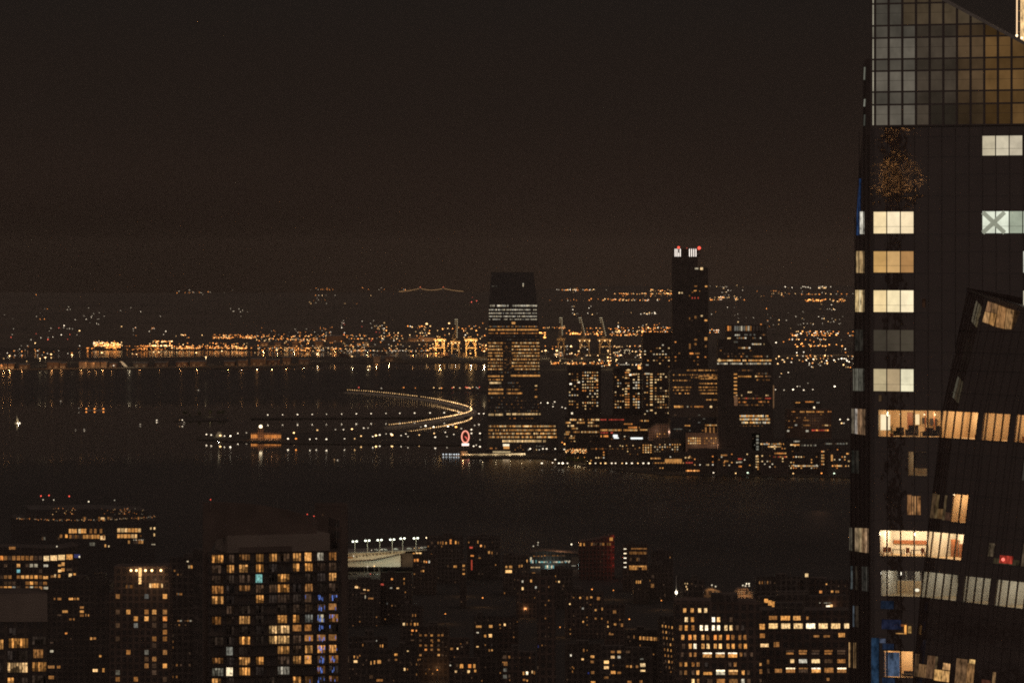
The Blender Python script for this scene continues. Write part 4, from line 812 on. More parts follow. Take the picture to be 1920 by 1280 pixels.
# ================================================================== near river bank: city blocks
# ---- tall apartment tower, centre left
T = Building('apartment_tower', 'tall dark apartment tower with big warm windows and a pale blank band above them', [(383, 1014), (383, 1033), (426, 1034), (426, 1003), (617, 999), (617, 1018), (641, 1020)][2:], 1540, 'dark', rot=14, depth=26, roof=False, um=512)
bpy.data.objects.remove(T.wall)
def slab(nm, prof, mat, off=0., dep=26, par=T):
    mb = MB(); fr = [par.pl.hit(u, v)+par.n*off for u, v in prof]; mb.solid(fr, [p-par.n*dep for p in fr]); return mb.build(nm, mat, par.root)
G_ = 1700
T.wall = slab('wall', [(391, G_), (391, 1036), (640, 1030), (640, G_)], 'dark')
slab('blank_band', [(425, 1036), (425, 1004), (617, 999.5), (617, 1031)], 'beige', 1.2, 20)
slab('blank_band_step', [(448, 1036), (448, 1025), (545, 1022.5), (545, 1033)], 'tan', 1.5, 2)
slab('curved_screen', [(384, 1600), (384, 942), (430, 942), (470, 944.5), (505, 949), (545, 957), (575, 966), (597, 976), (597, 1010), (410, 1010), (392, 1040), (392, 1600)], 'tan', -2, 1.6)
slab('corner_pier', [(641, 1600), (641, 975), (648, 975), (648, 1600)], 'brown', -6, 14)
CU = [397, 424.5, 448, 479.5, 504, 520.2, 549, 571.5, 594.5, 616.5]; CW = [23.5, 15.5, 22.5, 16, 16.5, 24, 16.5, 16, 16.5, 19]
CR = [1034.5+19.25*i for i in range(13)]
TMAP = ['hdmhhdhhcm', 'dhhh..hhdd', 'd.dt.h...h', 'm.mddh.m.d', 'h..h.d.d.b', '.d....dddb', 'mdh..hhgcm', '....HHmmbb', '..h.HHdmbm', '.g...hdhhh', 'm.hh.dhhbm', 'gwh..w..mb', 'h.....hmbb']
for r, row in enumerate(TMAP):
    for c_, ch in enumerate(row):
        u = CU[c_]; w_ = CW[c_]; v = CR[r]+5.0*(1-(u-397)/220)
        hh = 15.2; w_ *= .93
        if c_ >= 7 and r >= 4:
            for _ in range(random.choice([2, 4, 7]) if c_ > 7 else random.choice([0, 0, 1])):
                us_ = u+random.uniform(.5, w_-1.5); v_s = v+random.uniform(1, 9); hh_ = random.uniform(3, 8)
                mb = MB(); q = T.quad(us_, us_+random.choice([.8, 1.1, 2.0]), v_s, v_s+hh_, .3); mb.solid(q, [p-T.n*.04 for p in q], tuple(x*q_ for q_ in [random.uniform(.5, 1.3)] for x in (.10, .17, .50))); mb.build('blue_reflection_slat', 'lit', T.root)  # blue reflections in the tower's glass, put into glowing slats
        if ch == 'b': ch = random.choice('..dm')
        if ch == '.':
            if random.random() < .55: T.win(u, u+w_, v, v+hh, colr('D', .35))
        else: T.win(u, u+w_*random.choice([1, 1, 1, .8]), v, v+hh*(.75 if ch == 'm' and random.random() < .4 else 1), ch, .25)
T.finish('litnear', mull=True)
for r in range(13):
    mb = MB(); v = CR[r]+17.6
    for (a, b_) in ((394, 446), (446, 545), (545, 640)):
        va = v+5*(1-(a-397)/220); vb = v+5*(1-(b_-397)/220); P_ = [T.pl.hit(a, va), T.pl.hit(b_-1.5, vb), T.pl.hit(b_-1.5, vb-.9), T.pl.hit(a, va-.9)]
        mb = MB(); mb.solid([p+T.n*1.3 for p in P_], [p+T.n*.05 for p in P_]); mb.build('balcony_slab', 'grey', T.root)
for u in (388.5, 446.5, 546, 628):
    pass
for u, v in [(396.5, 936.5), (578, 964), (590.5, 967.5)]: T.beacon(u, v, 'R', .15)
for u in (424, 525, 636):
    mb = MB(); p = T.pl.hit(u, 1000 if u != 525 else 952)-T.n*4; mb.bar(p-Vector((0, 0, 3)), p+Vector((0, 0, 3)), .07); mb.build('antenna', 'metal', T.root)
B = Building('slab_tower', 'faint brownish slab tower standing just behind the right shoulder of the apartment tower', (590, 649, 949), 1720, 'tan', depth=20)
B.win(604, 606, 963, 966, 'd'); B.win(634, 636, 990, 992, 'c'); B.finish()
# ---- left edge block
B = Building('apartment_block', 'near block cut by the left edge, pale blank parapet over large warm windows', (-30, 88, 1112), 1360, 'dark', rot=10, depth=24, um=40, roof=False)
mb = MB(); q = B.quad(-30, 88.5, 1112.3, 1165, .5); mb.solid(q, [p-B.n*.4 for p in q]); mb.build('blank_parapet', 'beige', B.root)
for u0, u1, v0, v1, c in [(-8, 6.5, 1198, 1217, 'h'), (16, 53, 1195.5, 1214, 'h'), (62, 81, 1216, 1233, 'm'), (14, 52, 1241, 1260, 'H'), (60, 87, 1240, 1258, 'h'), (14, 26, 1269, 1290, 'h'), (30, 52, 1219, 1236, 'D'), (17, 30, 1176, 1190, 'D'), (60, 86, 1192, 1208, 'D'), (60, 86, 1265, 1282, 'D'), (-8, 6, 1242, 1260, 'D'), (30, 52, 1269, 1288, 'D'), (14, 28, 1219, 1236, 'D')]: B.win(u0, u1, v0, v1, c, .2)
B.finish('litnear', mull=True)
# ---- wide curved-looking office behind it
B = Building('office_block', 'wide office block at far left with six floors of square windows and a bright corner', [(-40, 1024), (112, 1028), (148, 1022)], 3050, 'dark', rot=10, depth=40, roof=False, um=40)
us = [0, 7.5, 15.5, 23, 31.5, 39.5, 48, 56, 64.5, 73]
for v, row in [(1041.5, 'omdmmmmmdd'), (1056.5, '.d..h.dcc.'), (1067, '....t....d'), (1078, 'dmm.mhhhhm'), (1089.5, '.ddd..mhmd'), (1098.5, 'mhhgd.mcmm')]: B.rows(us, [v], 6, 8 if v < 1050 else 6, [row], 0)
for i, (u, w_) in enumerate([(82, 10), (94.5, 12.5), (109, 12.5), (124.5, 11.5)]): B.win(u, u+w_, 1041.5-i*.9, 1051-i*.9, 'yHyh'[i], .15)
B.win(139, 150, 1038.5, 1045, (.04, .04, .12)); B.win(147, 150, 1041.5, 1045, 'w')
for u0, u1, v0, v1, c in [(82, 90, 1057.5, 1062, 'c'), (109, 115, 1057.5, 1061, 'h'), (115, 121, 1053.5, 1060, 'h'), (109, 115, 1067, 1072, 'H'), (115, 121, 1064.5, 1070.5, 'h'), (125, 135, 1065, 1069.5, 'd'), (81, 90, 1079.5, 1084.5, 'h'), (95, 105, 1078, 1082, 'm'), (102, 105, 1076, 1082, 'y'), (109, 113, 1076, 1082, 'h'), (129, 135, 1074.5, 1080.5, 'y'), (138, 142, 1074, 1079, 'h'), (81, 88, 1090, 1095.5, 'm'), (82, 90, 1099.5, 1104, 'c'), (93.5, 104, 1099, 1105, 'h')]: B.win(u0, u1, v0, v1, c, .2)
B.beacon(57, 1029.5, 'O', .9); B.win(17, 29, 1024.5, 1029.5, 'm'); B.beacon(145, 1026, 'w', .5); B.beacon(107, 1024, 'w', .45); B.finish()
# ---- long terraced office with the strings of roof lights
B = Building('terraced_office', 'long dark office crowned by terraces with strings of tiny roof lights and red beacons', [(28, 973), (55, 973), (56, 955), (180, 953), (275, 957), (276, 975), (292, 975)], 3500, 'glassy', roof=False, rot=8, depth=60, um=160)
for i, (u, c) in enumerate(zip([129, 134.5, 139.5, 147, 152, 157, 158.6, 168, 176.5, 187], 'hhhyhh.mmm')): 
    if c != '.': B.win(u, u+4.5, 991, 999, c, .2)
B.band(220, 265, 993.5, 7, 'hyhH', .97, 7); B.band(220, 258, 1004.5, 7, 'hHh', .97, 7); B.band(258, 266, 1004, 3, 'm', .8, 4); B.band(107, 128, 1004.5, 6, 'hm', .8, 5); B.band(130, 197, 1005.5, 7, 'mhhmd', .92, 5.4); B.band(240, 272, 1015.5, 6, 'mdhd', .6, 5); B.win(188, 197, 1004, 1011.5, 'H')
for u in (281.5, 288): B.win(u, u+3, 999-11, 992, 'y')
B.win(288, 290.5, 999, 1004.5, 'y'); B.band(284, 292, 1020, 1.6, 'w', .7, 2.5); B.band(168, 180, 1019.5, 6, 'cdk', .7, 6); B.win(196, 199, 1020, 1025, 'h'); B.win(203, 205, 1022, 1025, 'y'); B.band(250, 272, 1011.5, 1.6, 'mc', .7, 2)
B.band(78, 120, 1009, 6, 'kdD', .4, 4); mb = MB()
for _ in range(150):
    t = random.random(); u = 30+260*t; v = 970+6*math.sin(t*math.pi)**.6+random.uniform(-1.6, 1.2)-3*t
    mb.ball(B.pl.hit(u, v)+B.n*1, .22*random.uniform(.6, 1.3), tuple(x*q_ for q_ in [random.choice([.12, .25, .4, .6])] for x in LAMPCOL[random.choice('yox')]), .8, 5)
for _ in range(70):
    u = random.choice([random.uniform(95, 142), random.uniform(190, 272), random.uniform(225, 245)]); v = random.uniform(952, 964)
    mb.ball(B.pl.hit(u, v)+B.n*1, .25*random.uniform(.6, 1.2), tuple(x*q_ for q_ in [random.choice([.12, .25, .4, .55])] for x in LAMPCOL[random.choice('yox')]), .8, 5)
o = mb.build('terrace_light', 'bulb', B.root); o['kind'] = 'stuff'
B.band(150, 275, 971, 5, 'dDmD', .5, 3.5); B.win(189, 196, 969.5, 973.5, 'H')
for u, v, c in [(77, 929.5, 'R'), (92, 928.5, 'R'), (130, 930, 'R'), (81, 936.5, 'W' if 0 else 'w'), (101, 937, 'w'), (166.5, 940, 'W'), (215, 937.5, 'c')]: B.beacon(u, v, c, .48 if c in 'RW' else .42)
B.finish()
# ---- slim tower with lit penthouse
B = Building('apartment_tower', 'brick apartment tower with a lamp-lit penthouse terrace, left of the pale-banded tower', [(205, 1110), (213, 1108), (213, 1062), (315, 1060), (318, 1108)], 2550, 'brown', depth=24, roof=False, um=262)
for u in (246, 256, 273, 285, 302): 
    mb = MB(); mb.ball(B.pl.hit(u, 1068.5)+B.n*1.0, .62, LAMPCOL['Y']); mb.build('wall_lamp', 'bulb', B.root)
B.win(260, 265.5, 1064, 1080, 'H'); B.win(260, 265, 1082, 1094, 'H'); B.band(236, 250, 1099, 6, 'dm', .9, 4); B.band(280, 306, 1097, 8, 'hHhm', .95, 4.5); B.band(306, 313, 1096, 4, 'd', .9, 3)
flood(B.pl.hit(262, 1070)+B.n*5, 500, (1, .6, .3), .2); flood(B.pl.hit(292, 1090)+B.n*6, 500, (1, .6, .3), .2)
GC = [217, 237, 251, 271, 285.5, 305.5]
for i, row in enumerate(['m..k.h', '......', 'dh.mhm'.replace('h', 'm', 0), '..hhdo', 'd.k.dd', '.....m', 'd...mm', '....d.', '.m.k.m', '...dm.', '...mdh', 'k...d.', 'm.m..d', '..dkm.', '..mhhd', 'd.dm.d', '.h.mh.']):
    B.rows(GC, [1117+12.6*i-(4 if i == 0 else 0)], 7.5, 8.5, [row], 0)
B.finish()
B = Building('dim_block', 'dark block between the far-left office and the lamp-lit penthouse tower, few small windows', (90, 205, 1092), 2800, 'dark', depth=30)
for u0, u1, v0, v1, c in [(101, 104, 1120, 1124, 'm'), (108, 115, 1120, 1124, 'm'), (129, 137, 1120, 1124, 'h'), (139, 142, 1120, 1124, 'm'), (144, 148, 1120, 1124, 'h'), (150, 157, 1136, 1140, 'm'), (117, 127, 1143.5, 1148, 'h'), (150, 157, 1143.5, 1148, 'h'), (150, 157, 1151, 1155, 'm'), (160, 162, 1150, 1155, 'm'), (165, 167, 1151, 1155, 'h'), (130, 134, 1158.5, 1162, 'm'), (137, 140, 1158.5, 1162, 'm'), (108, 115, 1151, 1154, 'd'), (169, 173, 1194, 1198.5, 'h'), (175, 180, 1194, 1198, 'm'), (122, 126, 1185, 1188, 'o'), (132, 134, 1195, 1198, 'd'), (94, 100, 1203, 1205, 'd'), (94, 100, 1218, 1222, 'c'), (186, 190, 1227, 1231, 'h'), (90, 102, 1247, 1252, 'm'), (107, 113, 1247, 1252, 'm'), (174, 183, 1253.5, 1258.5, 'H'), (192, 196, 1252, 1259, 'h'), (91, 101, 1266, 1272, 'm'), (163, 164.5, 1087-0, 1090, 'w')]: B.win(u0, u1, v0, v1, c)
B.finish()
B = Building('low_dark_block', 'low dark building with a few lit ground windows behind the slim brick tower', (150, 215, 1088), 3300, 'dark', depth=25)
B.band(148, 163, 1098, 3, 'md', .7, 4); B.band(175, 197, 1102, 4.5, 'hym', .8, 4); B.win(193, 196, 1098.5, 1102, 'y'); B.win(160, 164, 1037+50, 1090, 'c'); B.finish()
B = Building('dim_tower', 'unlit slim tower between the brick tower and the pale-banded one', (318, 388, 1050), 2700, 'dark', depth=24)
B.band(353, 378, 1062, 5.5, 'hym', .85, 4.5); B.win(351-1, 353.5, 1048.5+2, 1053, 'w'); B.grid(320, 380, 1068, 1078, 6, 7, 3, 3, .25, 'dm'); B.band(331, 342, 1113, 4, 'mk', .8, 3); B.band(321, 375, 1163, 2.6, 'mcd', .5, 4.5); B.band(324, 350, 1171, 3, 'md', .5, 4); B.grid(322, 380, 1178, 1275, 8, 11, 3, 4, .10, 'md'); B.win(373, 376, 1172, 1188, 'd'); B.win(318.5, 321, 1184, 1196, 'k'); B.finish()
# ---- floodlit pier terminal
Y = 4250; k = Y/F
e = empty('pier_terminal', hit(725, 1064, Y), 'floodlit cream pier terminal with a long rising ramp and green-white masts by the river', 'pier building')
def slabp(nm, pts, mat, y=Y, dep=30, par=e, z0=None):
    mb = MB(); fr = [hit(u, v, y) for u, v in pts]; mb.solid(fr, [p+Vector((0, dep, 0)) for p in fr]); return mb.build(nm, mat, par)
slabp('lower_hall', [(640, 1062), (751, 1062), (751, 1040), (700, 1050.5), (660, 1052), (640, 1052)], 'white', Y, 40)
slabp('ramp_wall', [(640, 1050.5), (662, 1051), (700, 1047.5), (735, 1040.5), (760, 1034.5), (760, 1033), (700, 1035.5), (640, 1037.5)], 'concrete', Y-6, 6)
slabp('upper_deck', [(640, 1036), (700, 1034.2), (808, 1029), (808, 1031), (760, 1033), (640, 1037.5)], 'metal', Y-8, 60)
for i in range(16):
    u = 655+i*6.3; vm = 1044-(u-655)*.115; m2_ = MB(); p, q = hit(u, vm+1.6, Y-6.6), hit(u+random.choice([1.2, 2.4]), vm-1.2, Y-6.1); m2_.box((p.x, p.y, p.z), (q.x, q.y, q.z)); m2_.build('ramp_opening', 'furn', e)
slabp('right_wing', [(752, 1062), (808, 1062), (808, 1034.5), (752, 1037)], 'tan', Y+4, 30)
slabp('parapet', [(640, 1052.6), (700, 1049.2), (735, 1042.4), (760, 1036), (760, 1034.6), (735, 1041), (700, 1047.8), (640, 1051)], 'brown', Y-9, 2)
mb = MB()
for u0, u1, v0, v1, c in [(641, 648, 1042.5, 1046.5, 'H'), (651, 662, 1043, 1046.5, 'm'), (662, 664, 1040, 1043, 'w'), (640, 648, 1032.5, 1036, 'o'), (774, 778, 1036, 1037.8, 'h'), (780, 785, 1035, 1037.2, 'H'), (786, 790, 1035, 1037.5, 'y'), (797, 803, 1033, 1034.2, 'm')]:
    m2_ = MB(); p, q = hit(u0, v1, Y-9.5), hit(u1, v0, Y-9.2); m2_.box((p.x, p.y, p.z), (q.x, q.y, q.z), colr(c)); m2_.build('window', 'lit', e)
for u in (646, 658, 671, 683, 697, 708, 722, 735, 750): flood(hit(u, 1052-(u-650)*.13, Y-15), 420*random.uniform(.5, 1.7), (1, .74, .40), .6)
for u in (690, 705, 722, 736, 747): flood(hit(u, 1059, Y-12), 260*random.uniform(.6, 1.5), (.85, 1, .75), .6)
for u in (768, 784, 799): flood(hit(u, 1044, Y-12), 900, (1, .72, .4), .4)
for i, (u, v) in enumerate([(665.5, 1014.5), (689, 1013), (712, 1012), (735.5, 1011), (755, 1009), (780, 1008.5), (801, 1007.5)]):
    a = hit(u, v, Y-10); e2 = empty('floodlight_mast', hit(u, 1036, Y-10), 'tall mast with a pair of brilliant green-white floodlights over the pier terminal' if i < 6 else 'mast with a single warm floodlight at the right end of the pier terminal', 'street lamp', 'floodlight masts on the pier terminal')
    mb = MB(); mb.bar(hit(u, 1036.5, Y-10), a, .2); mb.build('pole', 'concrete', e2)
    for s in ((-3.6, 3.2) if i < 6 else (-.6,)):
        mb = MB(); mb.ball(a+Vector((s*k, -.6, (.4 if s > 0 else 0)*k)), .95, (3.2, 3.3, 2.6) if i < 6 else (3.4, 2.5, 1.5), .75); mb.build('lamp_head', 'bulb', e2)
    flood(a+Vector((0, -5, -2)), 900, (.9, 1, .78), .4)
for i in range(11):
    u = random.uniform(645, 748); lamp(u, random.uniform(1058, 1062), 'small warm lamp in the parking strip under the pier terminal', 'lamps under the pier terminal', random.choice('ywoxY'), 5, .55, 1.2)
for i in range(26):  # parked cars on the deck and below it
    up = i < 12; u = random.uniform(655, 800) if up else random.uniform(645, 750); p = hit(u, (1036-(u-640)*.04) if up else 1063+random.uniform(-1, 3), Y-2 if up else Y-40); p.z = hit(u, 1035-(u-640)*.045, Y-2).z if up else 1.2
    e2 = empty('parked_car', p, 'small dark car parked on the open top deck of the pier terminal' if up else 'small dark car parked in the strip before the pier terminal', 'car', 'cars parked on the terminal deck' if up else 'cars parked before the terminal')
    mb = MB(); mb.box((p.x-2.2, p.y-.9, p.z+.3), (p.x+2.2, p.y+.9, p.z+.9)); mb.solid([(p.x-1.4, p.y-.85, p.z+.9), (p.x+1.3, p.y-.85, p.z+.9), (p.x+.8, p.y-.7, p.z+1.45), (p.x-1, p.y-.7, p.z+1.45)], [(p.x-1.4, p.y+.85, p.z+.9), (p.x+1.3, p.y+.85, p.z+.9), (p.x+.8, p.y+.7, p.z+1.45), (p.x-1, p.y+.7, p.z+1.45)]); mb.build('body', random.choice(['red', 'metal', 'white', 'grey']), e2)
    if random.random() < .5:
        mb = MB(); mb.ball(p+Vector((-2.2, -.8, .7)), .28, LAMPCOL[random.choice('rwy')]); mb.build('tail_lamp', 'bulb', e2)
# ---- teal-lit market pier hall
Y = 4300
B = Building('pier_market_hall', 'long riverside hall with teal-white glowing front and a brownish sloping roof', [(994, 1035), (1020, 1032), (1084, 1037)], Y, 'grey', roof=False, depth=40)
for a, b_, v, h, c in [(995, 1010, 1052, 6, 'tc'), (1010, 1068, 1053, 2.6, 'wtc'), (1058, 1070, 1051.5, 2.6, 'cw'), (995, 1014, 1063, 2, 'y'), (1022, 1039, 1062, 5.5, 'tw'), (1072, 1083, 1060, 1.5, 'c'), (1063, 1077, 1072, 2.2, 'hm'), (1020, 1060, 1041, 2, 'md'), (1000, 1018, 1042, 2, 'dm')]: B.band(a, b_, v, h, c, .9, 3)
B.win(994, 997, 1044, 1052, 'w'); B.win(1071, 1084, 1044, 1057, 'D')
for u, v, c in [(1007.5, 1036.3, 'W'), (1014.5, 1034.5, 'Y'), (1000, 1023.5, 'w'), (1009, 1016.5, 'w'), (1008.5, 1021, 'x'), (1071.5, 1020, 'W')]: B.beacon(u, v, {'W': 'W', 'Y': 'H', 'w': 'w', 'x': 'c'}[c], .75 if c in 'WY' else .5)
flood(B.pl.hit(1050, 1034)-B.n*10+Vector((0, 0, 8)), 5000, (1, .5, .25), .4); flood(B.pl.hit(1058, 1068)+B.n*10, 1200, (1, .35, .2), .4); flood(B.pl.hit(1028, 1060)+B.n*8, 1200, (.7, 1, .95), .4); B.finish()
B = Building('red_brick_block', 'riverside brick block edged by red light with one amber square window at its corner', [(1085, 1016), (1142, 1006), (1142, 1003), (1152, 1002)], 4150, 'red', roof=False, depth=30)
B.win(1143, 1149, 1007, 1013, 'h'); B.band(1108, 1146, 1019.5, 5, 'mdm', .8, 4.5); B.band(1087, 1097, 1020, 5, 'mh', .9, 3.4); B.grid(1120, 1148, 1030, 1060, 5, 7, 2, 2.4, .2, 'dD')
for v in (1005, 1025, 1045, 1060): flood(B.pl.hit(1150, v)+B.n*3.5, 150, (1, .08, .05), .3)
for u, v in [(1122, 1067), (1112, 1064)]: lamp(u, v, 'amber lamp on the dark lot in front of the red-edged brick block', 'lamps before the red-edged block', 'O' if u > 1115 else 'o', 6, .9, 1.2)
B.finish()
B = Building('balcony_block', 'small block of amber balcony bands with a vertical row of bright lamps at left', [(1168, 1026), (1214, 1025)], 4000, 'brown', depth=20)
for v, h, c in [(1028, 2.5, 'm'), (1036, 5, 'mhm'), (1061, 2.6, 'hh'), (1065, 5, 'mh')]: B.band(1180, 1213, v, h, c, .97, 3.4)
B.band(1181, 1200, 1048, 6, 'Dmd', .5, 4)
for v in (1028.5, 1037, 1045.5, 1054.2, 1062.5): B.win(1169.5, 1174.5, v-.9, v+.9, 'W')
B.finish()
# ---- scattered low and middle blocks of the near city
def blk(label, u0, u1, vt, Y, wins=(), grids=(), bands=(), mat=None, depth=24, beacons=(), name='city_block', prof=None):
    wins = [(a+(b-a)*.06, b-(b-a)*.1, c+(d-c)*.08, d-(d-c)*.12, k_) for a, b, c, d, k_ in wins if b > a]
    grids = list(grids)+[(u0+2, u1-4, vt+5, min(1276, vt+150), 6.3, 8.4, 2, 2.6, .10, 'dmdDd')]
    B = Building(name, label, prof or (u0, u1, vt), Y, mat or random.choice(['dark', 'dark', 'brown', 'grey']), depth=depth)
    for w_ in wins: B.win(*w_)
    for g in grids: B.grid(*g)
    for g in bands: B.band(*g)
    for g in beacons: B.beacon(*g)
    return B.finish()
blk('riverside block with one row of amber windows under its roof, right of the pier terminal', 800, 868, 1009, 4100, [(820, 823, 1014, 1020, 'm'), (825, 827, 1014.5, 1020, 'm'), (828.5, 832, 1014, 1021, 'm'), (835, 838, 1015, 1020.5, 'h'), (843, 847, 1009.5, 1020.5, 'o'), (853, 856, 1013, 1020, 'h'), (858, 861, 1014, 1020, 'm'), (808, 812, 1015, 1020, 'd'), (807, 811, 1037, 1043, 'm'), (813, 815, 1038, 1042, 'm'), (807, 815, 1065, 1069, 'd'), (838, 842, 1058.5, 1063, 'd'), (850, 857, 1059, 1064, 'h')])
blk('low block with bright red-orange and white windows at the foot of the pier terminal ramp', 774, 818, 1044, 3960, [(776, 779.5, 1047, 1053, 'o'), (781, 785.5, 1046.5, 1053, 'o'), (789, 791, 1050, 1054, 'd'), (794, 797, 1050, 1055, 'h'), (798, 801, 1051, 1055, 'o'), (803, 806.5, 1050, 1055.5, 'w'), (790, 798, 1061, 1063.5, 'd'), (789, 791, 1068, 1072, 'm'), (792.5, 795.5, 1067.5, 1072, 'h')])
blk('narrow block with three stacked bright windows at its right corner', 862, 874, 1054, 3800, [(867, 872, 1057.5, 1062.5, 'h'), (867, 872, 1065.5, 1069, 'm'), (867, 872, 1073.5, 1077, 'h')])
blk('riverside block with a red beacon and a few amber windows, left of the teal-lit hall', 876, 938, 1010, 4150, [(895, 897, 1012, 1019, 'h'), (900, 904, 1020.5, 1025, 'O'), (908, 910, 1021, 1027, 'm'), (880, 887, 1024, 1028, 'r'), (882, 889, 1039.5, 1043, 'o'), (897, 902, 1044, 1047, 'm'), (915, 919, 1032, 1038, 'h'), (921, 924, 1033, 1039, 'm'), (931, 933, 1034, 1039, 'd'), (883, 886, 1047, 1071, 'r')], beacons=[(926.5, 1013, 'R', .8), (918, 1007.5, 'c', .5)])
blk('block with a double row of bright amber windows at its left, below the teal-lit hall', 943, 993, 1046, 3950, [(947.5, 951.5, 1060, 1064.5, 'h'), (954, 961, 1059.5, 1065, 'h'), (947, 961, 1067.5, 1074, 'H'), (972, 976, 1058, 1064, 'm'), (977, 980, 1057.5, 1063, 'h'), (987, 989.5, 1048, 1054, 'h'), (997, 1004, 1072, 1078, 'm')], bands=[(963, 988, 1011+60, 2, 'md', .3, 3)])
blk('dark low roof with two bright skylights just under the pier terminal', 640, 712, 1091, 3620, [(665, 672, 1098, 1102.5, 'H'), (673, 675, 1099.5, 1103, 'm'), (681, 686, 1103.5, 1106.5, 'H'), (688, 693, 1104.5, 1107, 'h'), (675, 687, 1110, 1113, 'd'), (690, 701, 1119.5, 1123, 'm'), (684, 686, 1115, 1122, 'c'), (715-4, 713, 1128, 1131, 'd')])
blk('dark block with two short bright slits and a reddish glow, right of the skylit roof', 713, 772, 1078, 3650, [(731, 736, 1100, 1103, 'c'), (743.5, 748.5, 1100.5, 1103.5, 'H'), (733, 737, 1083, 1087, 'o'), (756.5, 759, 1082.5, 1086.5, 'h'), (756.5, 759, 1090, 1096, 'm'), (714, 720, 1093, 1097, 'r'), (725, 727, 1129, 1133, 'k'), (689+30, 721, 1086, 1088, 'd')])
blk('mid-distance dark block with one amber row of five windows near its top', 750, 792, 1140, 3300, [(773, 775, 1150, 1156, 'm'), (778, 780, 1150, 1156, 'm'), (755, 759.5, 1166.5, 1172.5, 'y'), (762, 764.5, 1167, 1172, 'm'), (769, 772, 1166.5, 1172, 'm'), (776, 780, 1166.5, 1173, 'h'), (781.5, 784.5, 1166.5, 1172.5, 'h'), (771, 776, 1179.5, 1183.5, 'o'), (779.5, 782, 1179.5, 1183.5, 'o'), (770, 777, 1198, 1201, 'd')])
blk('block with a patchy five-floor grid of amber windows in the lower middle', 783, 842, 1180, 3150, [(u, u+5, v, v+4.5, c) for v, row in [(1188, 'mmhmm'), (1197.5, 'd.mm.'), (1207, 'mmmd.'), (1215, '.omm.'), (1225, 'm..hd')] for u, c in zip([786, 796, 807, 820, 827], row) if c != '.'] + [(786, 789, 1234, 1237, 'm'), (845-5, 842, 1188+2, 1192, 'd')])
blk('dark block at lower middle left with a row of five narrow pale windows', 655, 725, 1198, 3100, [(679.5, 681.5, 1206, 1211.5, 'm'), (697, 699, 1206, 1213, 'y'), (701.5, 704, 1206, 1213, 'y'), (712, 714.5, 1207, 1213, 'm'), (716.5, 718.5, 1207, 1213.5, 'h'), (680, 682, 1215, 1220, 'm'), (686, 688, 1216, 1221, 'm'), (698, 700, 1189.5+10, 1202, 'c'), (705, 707, 1187+12, 1202, 'c')])
blk('near block at the bottom with an amber pair and a wide amber bay, left half', 640, 735, 1222, 2600, [(663, 665.5, 1228, 1233, 'h'), (669, 672, 1229, 1234, 'm'), (663, 671, 1236.5, 1242, 'H'), (650, 655, 1228, 1243, 'd'), (694.5, 697, 1238, 1246, 'h'), (701, 703.5, 1237, 1245, 'h'), (707, 715, 1236, 1244, 'h'), (727, 732, 1234, 1239, 'd'), (692, 700, 1264, 1272, 'd'), (705, 719, 1272, 1277, 'm'), (640, 643, 1200+24, 1229, 'd')])
blk('dim block with a small amber pair beside a lone pale window, bottom centre left', 735, 783, 1218, 2900, [(763, 766.5, 1214+4.5, 1221, 'y'), (739, 746, 1224, 1229, 'h'), (740, 745, 1234, 1238, 'm'), (757, 760.5, 1251, 1257, 'y'), (763, 765, 1252, 1256, 'm'), (770.5, 773, 1243, 1247, 'd'), (780, 782, 1242, 1247, 'm'), (780, 782, 1261, 1266, 'm'), (786-3, 785, 1234, 1238, 'm')])
blk('dark block with one small pale window, between the patchy grid and the lit bay pairs', 842, 880, 1200, 2950, [(844, 850, 1213, 1218, 'm'), (856.5, 859.5, 1213, 1217, 'y'), (864, 868, 1210, 1214, 'd'), (873.5, 878, 1201.5, 1207, 'd'), (834+9, 846, 1245, 1248, 'w'), (851, 853, 1230, 1236, 'm')])
blk('near block at the bottom with two rows of large amber bays, centre', 850, 900, 1238, 2650, [(855, 860, 1243, 1250, 'd'), (862, 869, 1243.5, 1252.5, 'h'), (877.5, 884, 1244, 1252, 'o'), (887, 892, 1243.5, 1252.5, 'h'), (852.5, 857.5, 1255.5, 1260.5, 'H'), (876, 881.5, 1255, 1261, 'y'), (889, 893.5, 1254, 1260, 'h'), (866, 871, 1256, 1258, 'd')])
blk('dark block with a warm row of bay windows and one white window near lower centre', 888, 935, 1160, 3000, [(892, 904, 1171.5, 1176.5, 'h'), (916.5, 924, 1170.5, 1176.5, 'h'), (893, 898, 1184, 1186.5, 'w'), (907.5, 912, 1188.5, 1194.5, 'h'), (916, 923, 1187.5, 1194.5, 'H'), (893, 898, 1210, 1213, 'H'), (916, 919.5, 1216, 1221, 'm'), (921, 924, 1216, 1220, 'h'), (914, 916.5, 1136.5+24, 1164, 'd')])
blk('dark block with two small bright windows and a pale one, left of the slender tower', 935, 972, 1162, 3050, [(931+5, 938.5, 1168.5, 1172, 'm'), (936, 939, 1169, 1172, 'h'), (944.5, 948.5, 1168, 1173, 'H'), (930.5+5, 937, 1170, 1171.5, 'm'), (977-8, 971, 1148+16, 1166, 'm')])
blk('near dark block with a column of four dim square windows on its left, bottom centre', 940, 1004, 1226, 2500, [(943, 950, 1227, 1235, 'd'), (953, 957, 1228, 1234, 'm'), (944, 952, 1239, 1248, 'm'), (943.5, 951, 1251.5, 1259, 'k'), (943, 951, 1263.5, 1272, 'k'), (953, 957, 1263, 1270, 'd'), (980, 983.5, 1258, 1265, 'h'), (986, 990.5, 1257.5, 1265, 'W'), (996.5, 999.5, 1256, 1262, 'H'), (1000.5, 1003.5, 1257, 1264, 'm'), (980, 986, 1271.5, 1276, 'm'), (987, 990, 1273, 1277, 'h')])
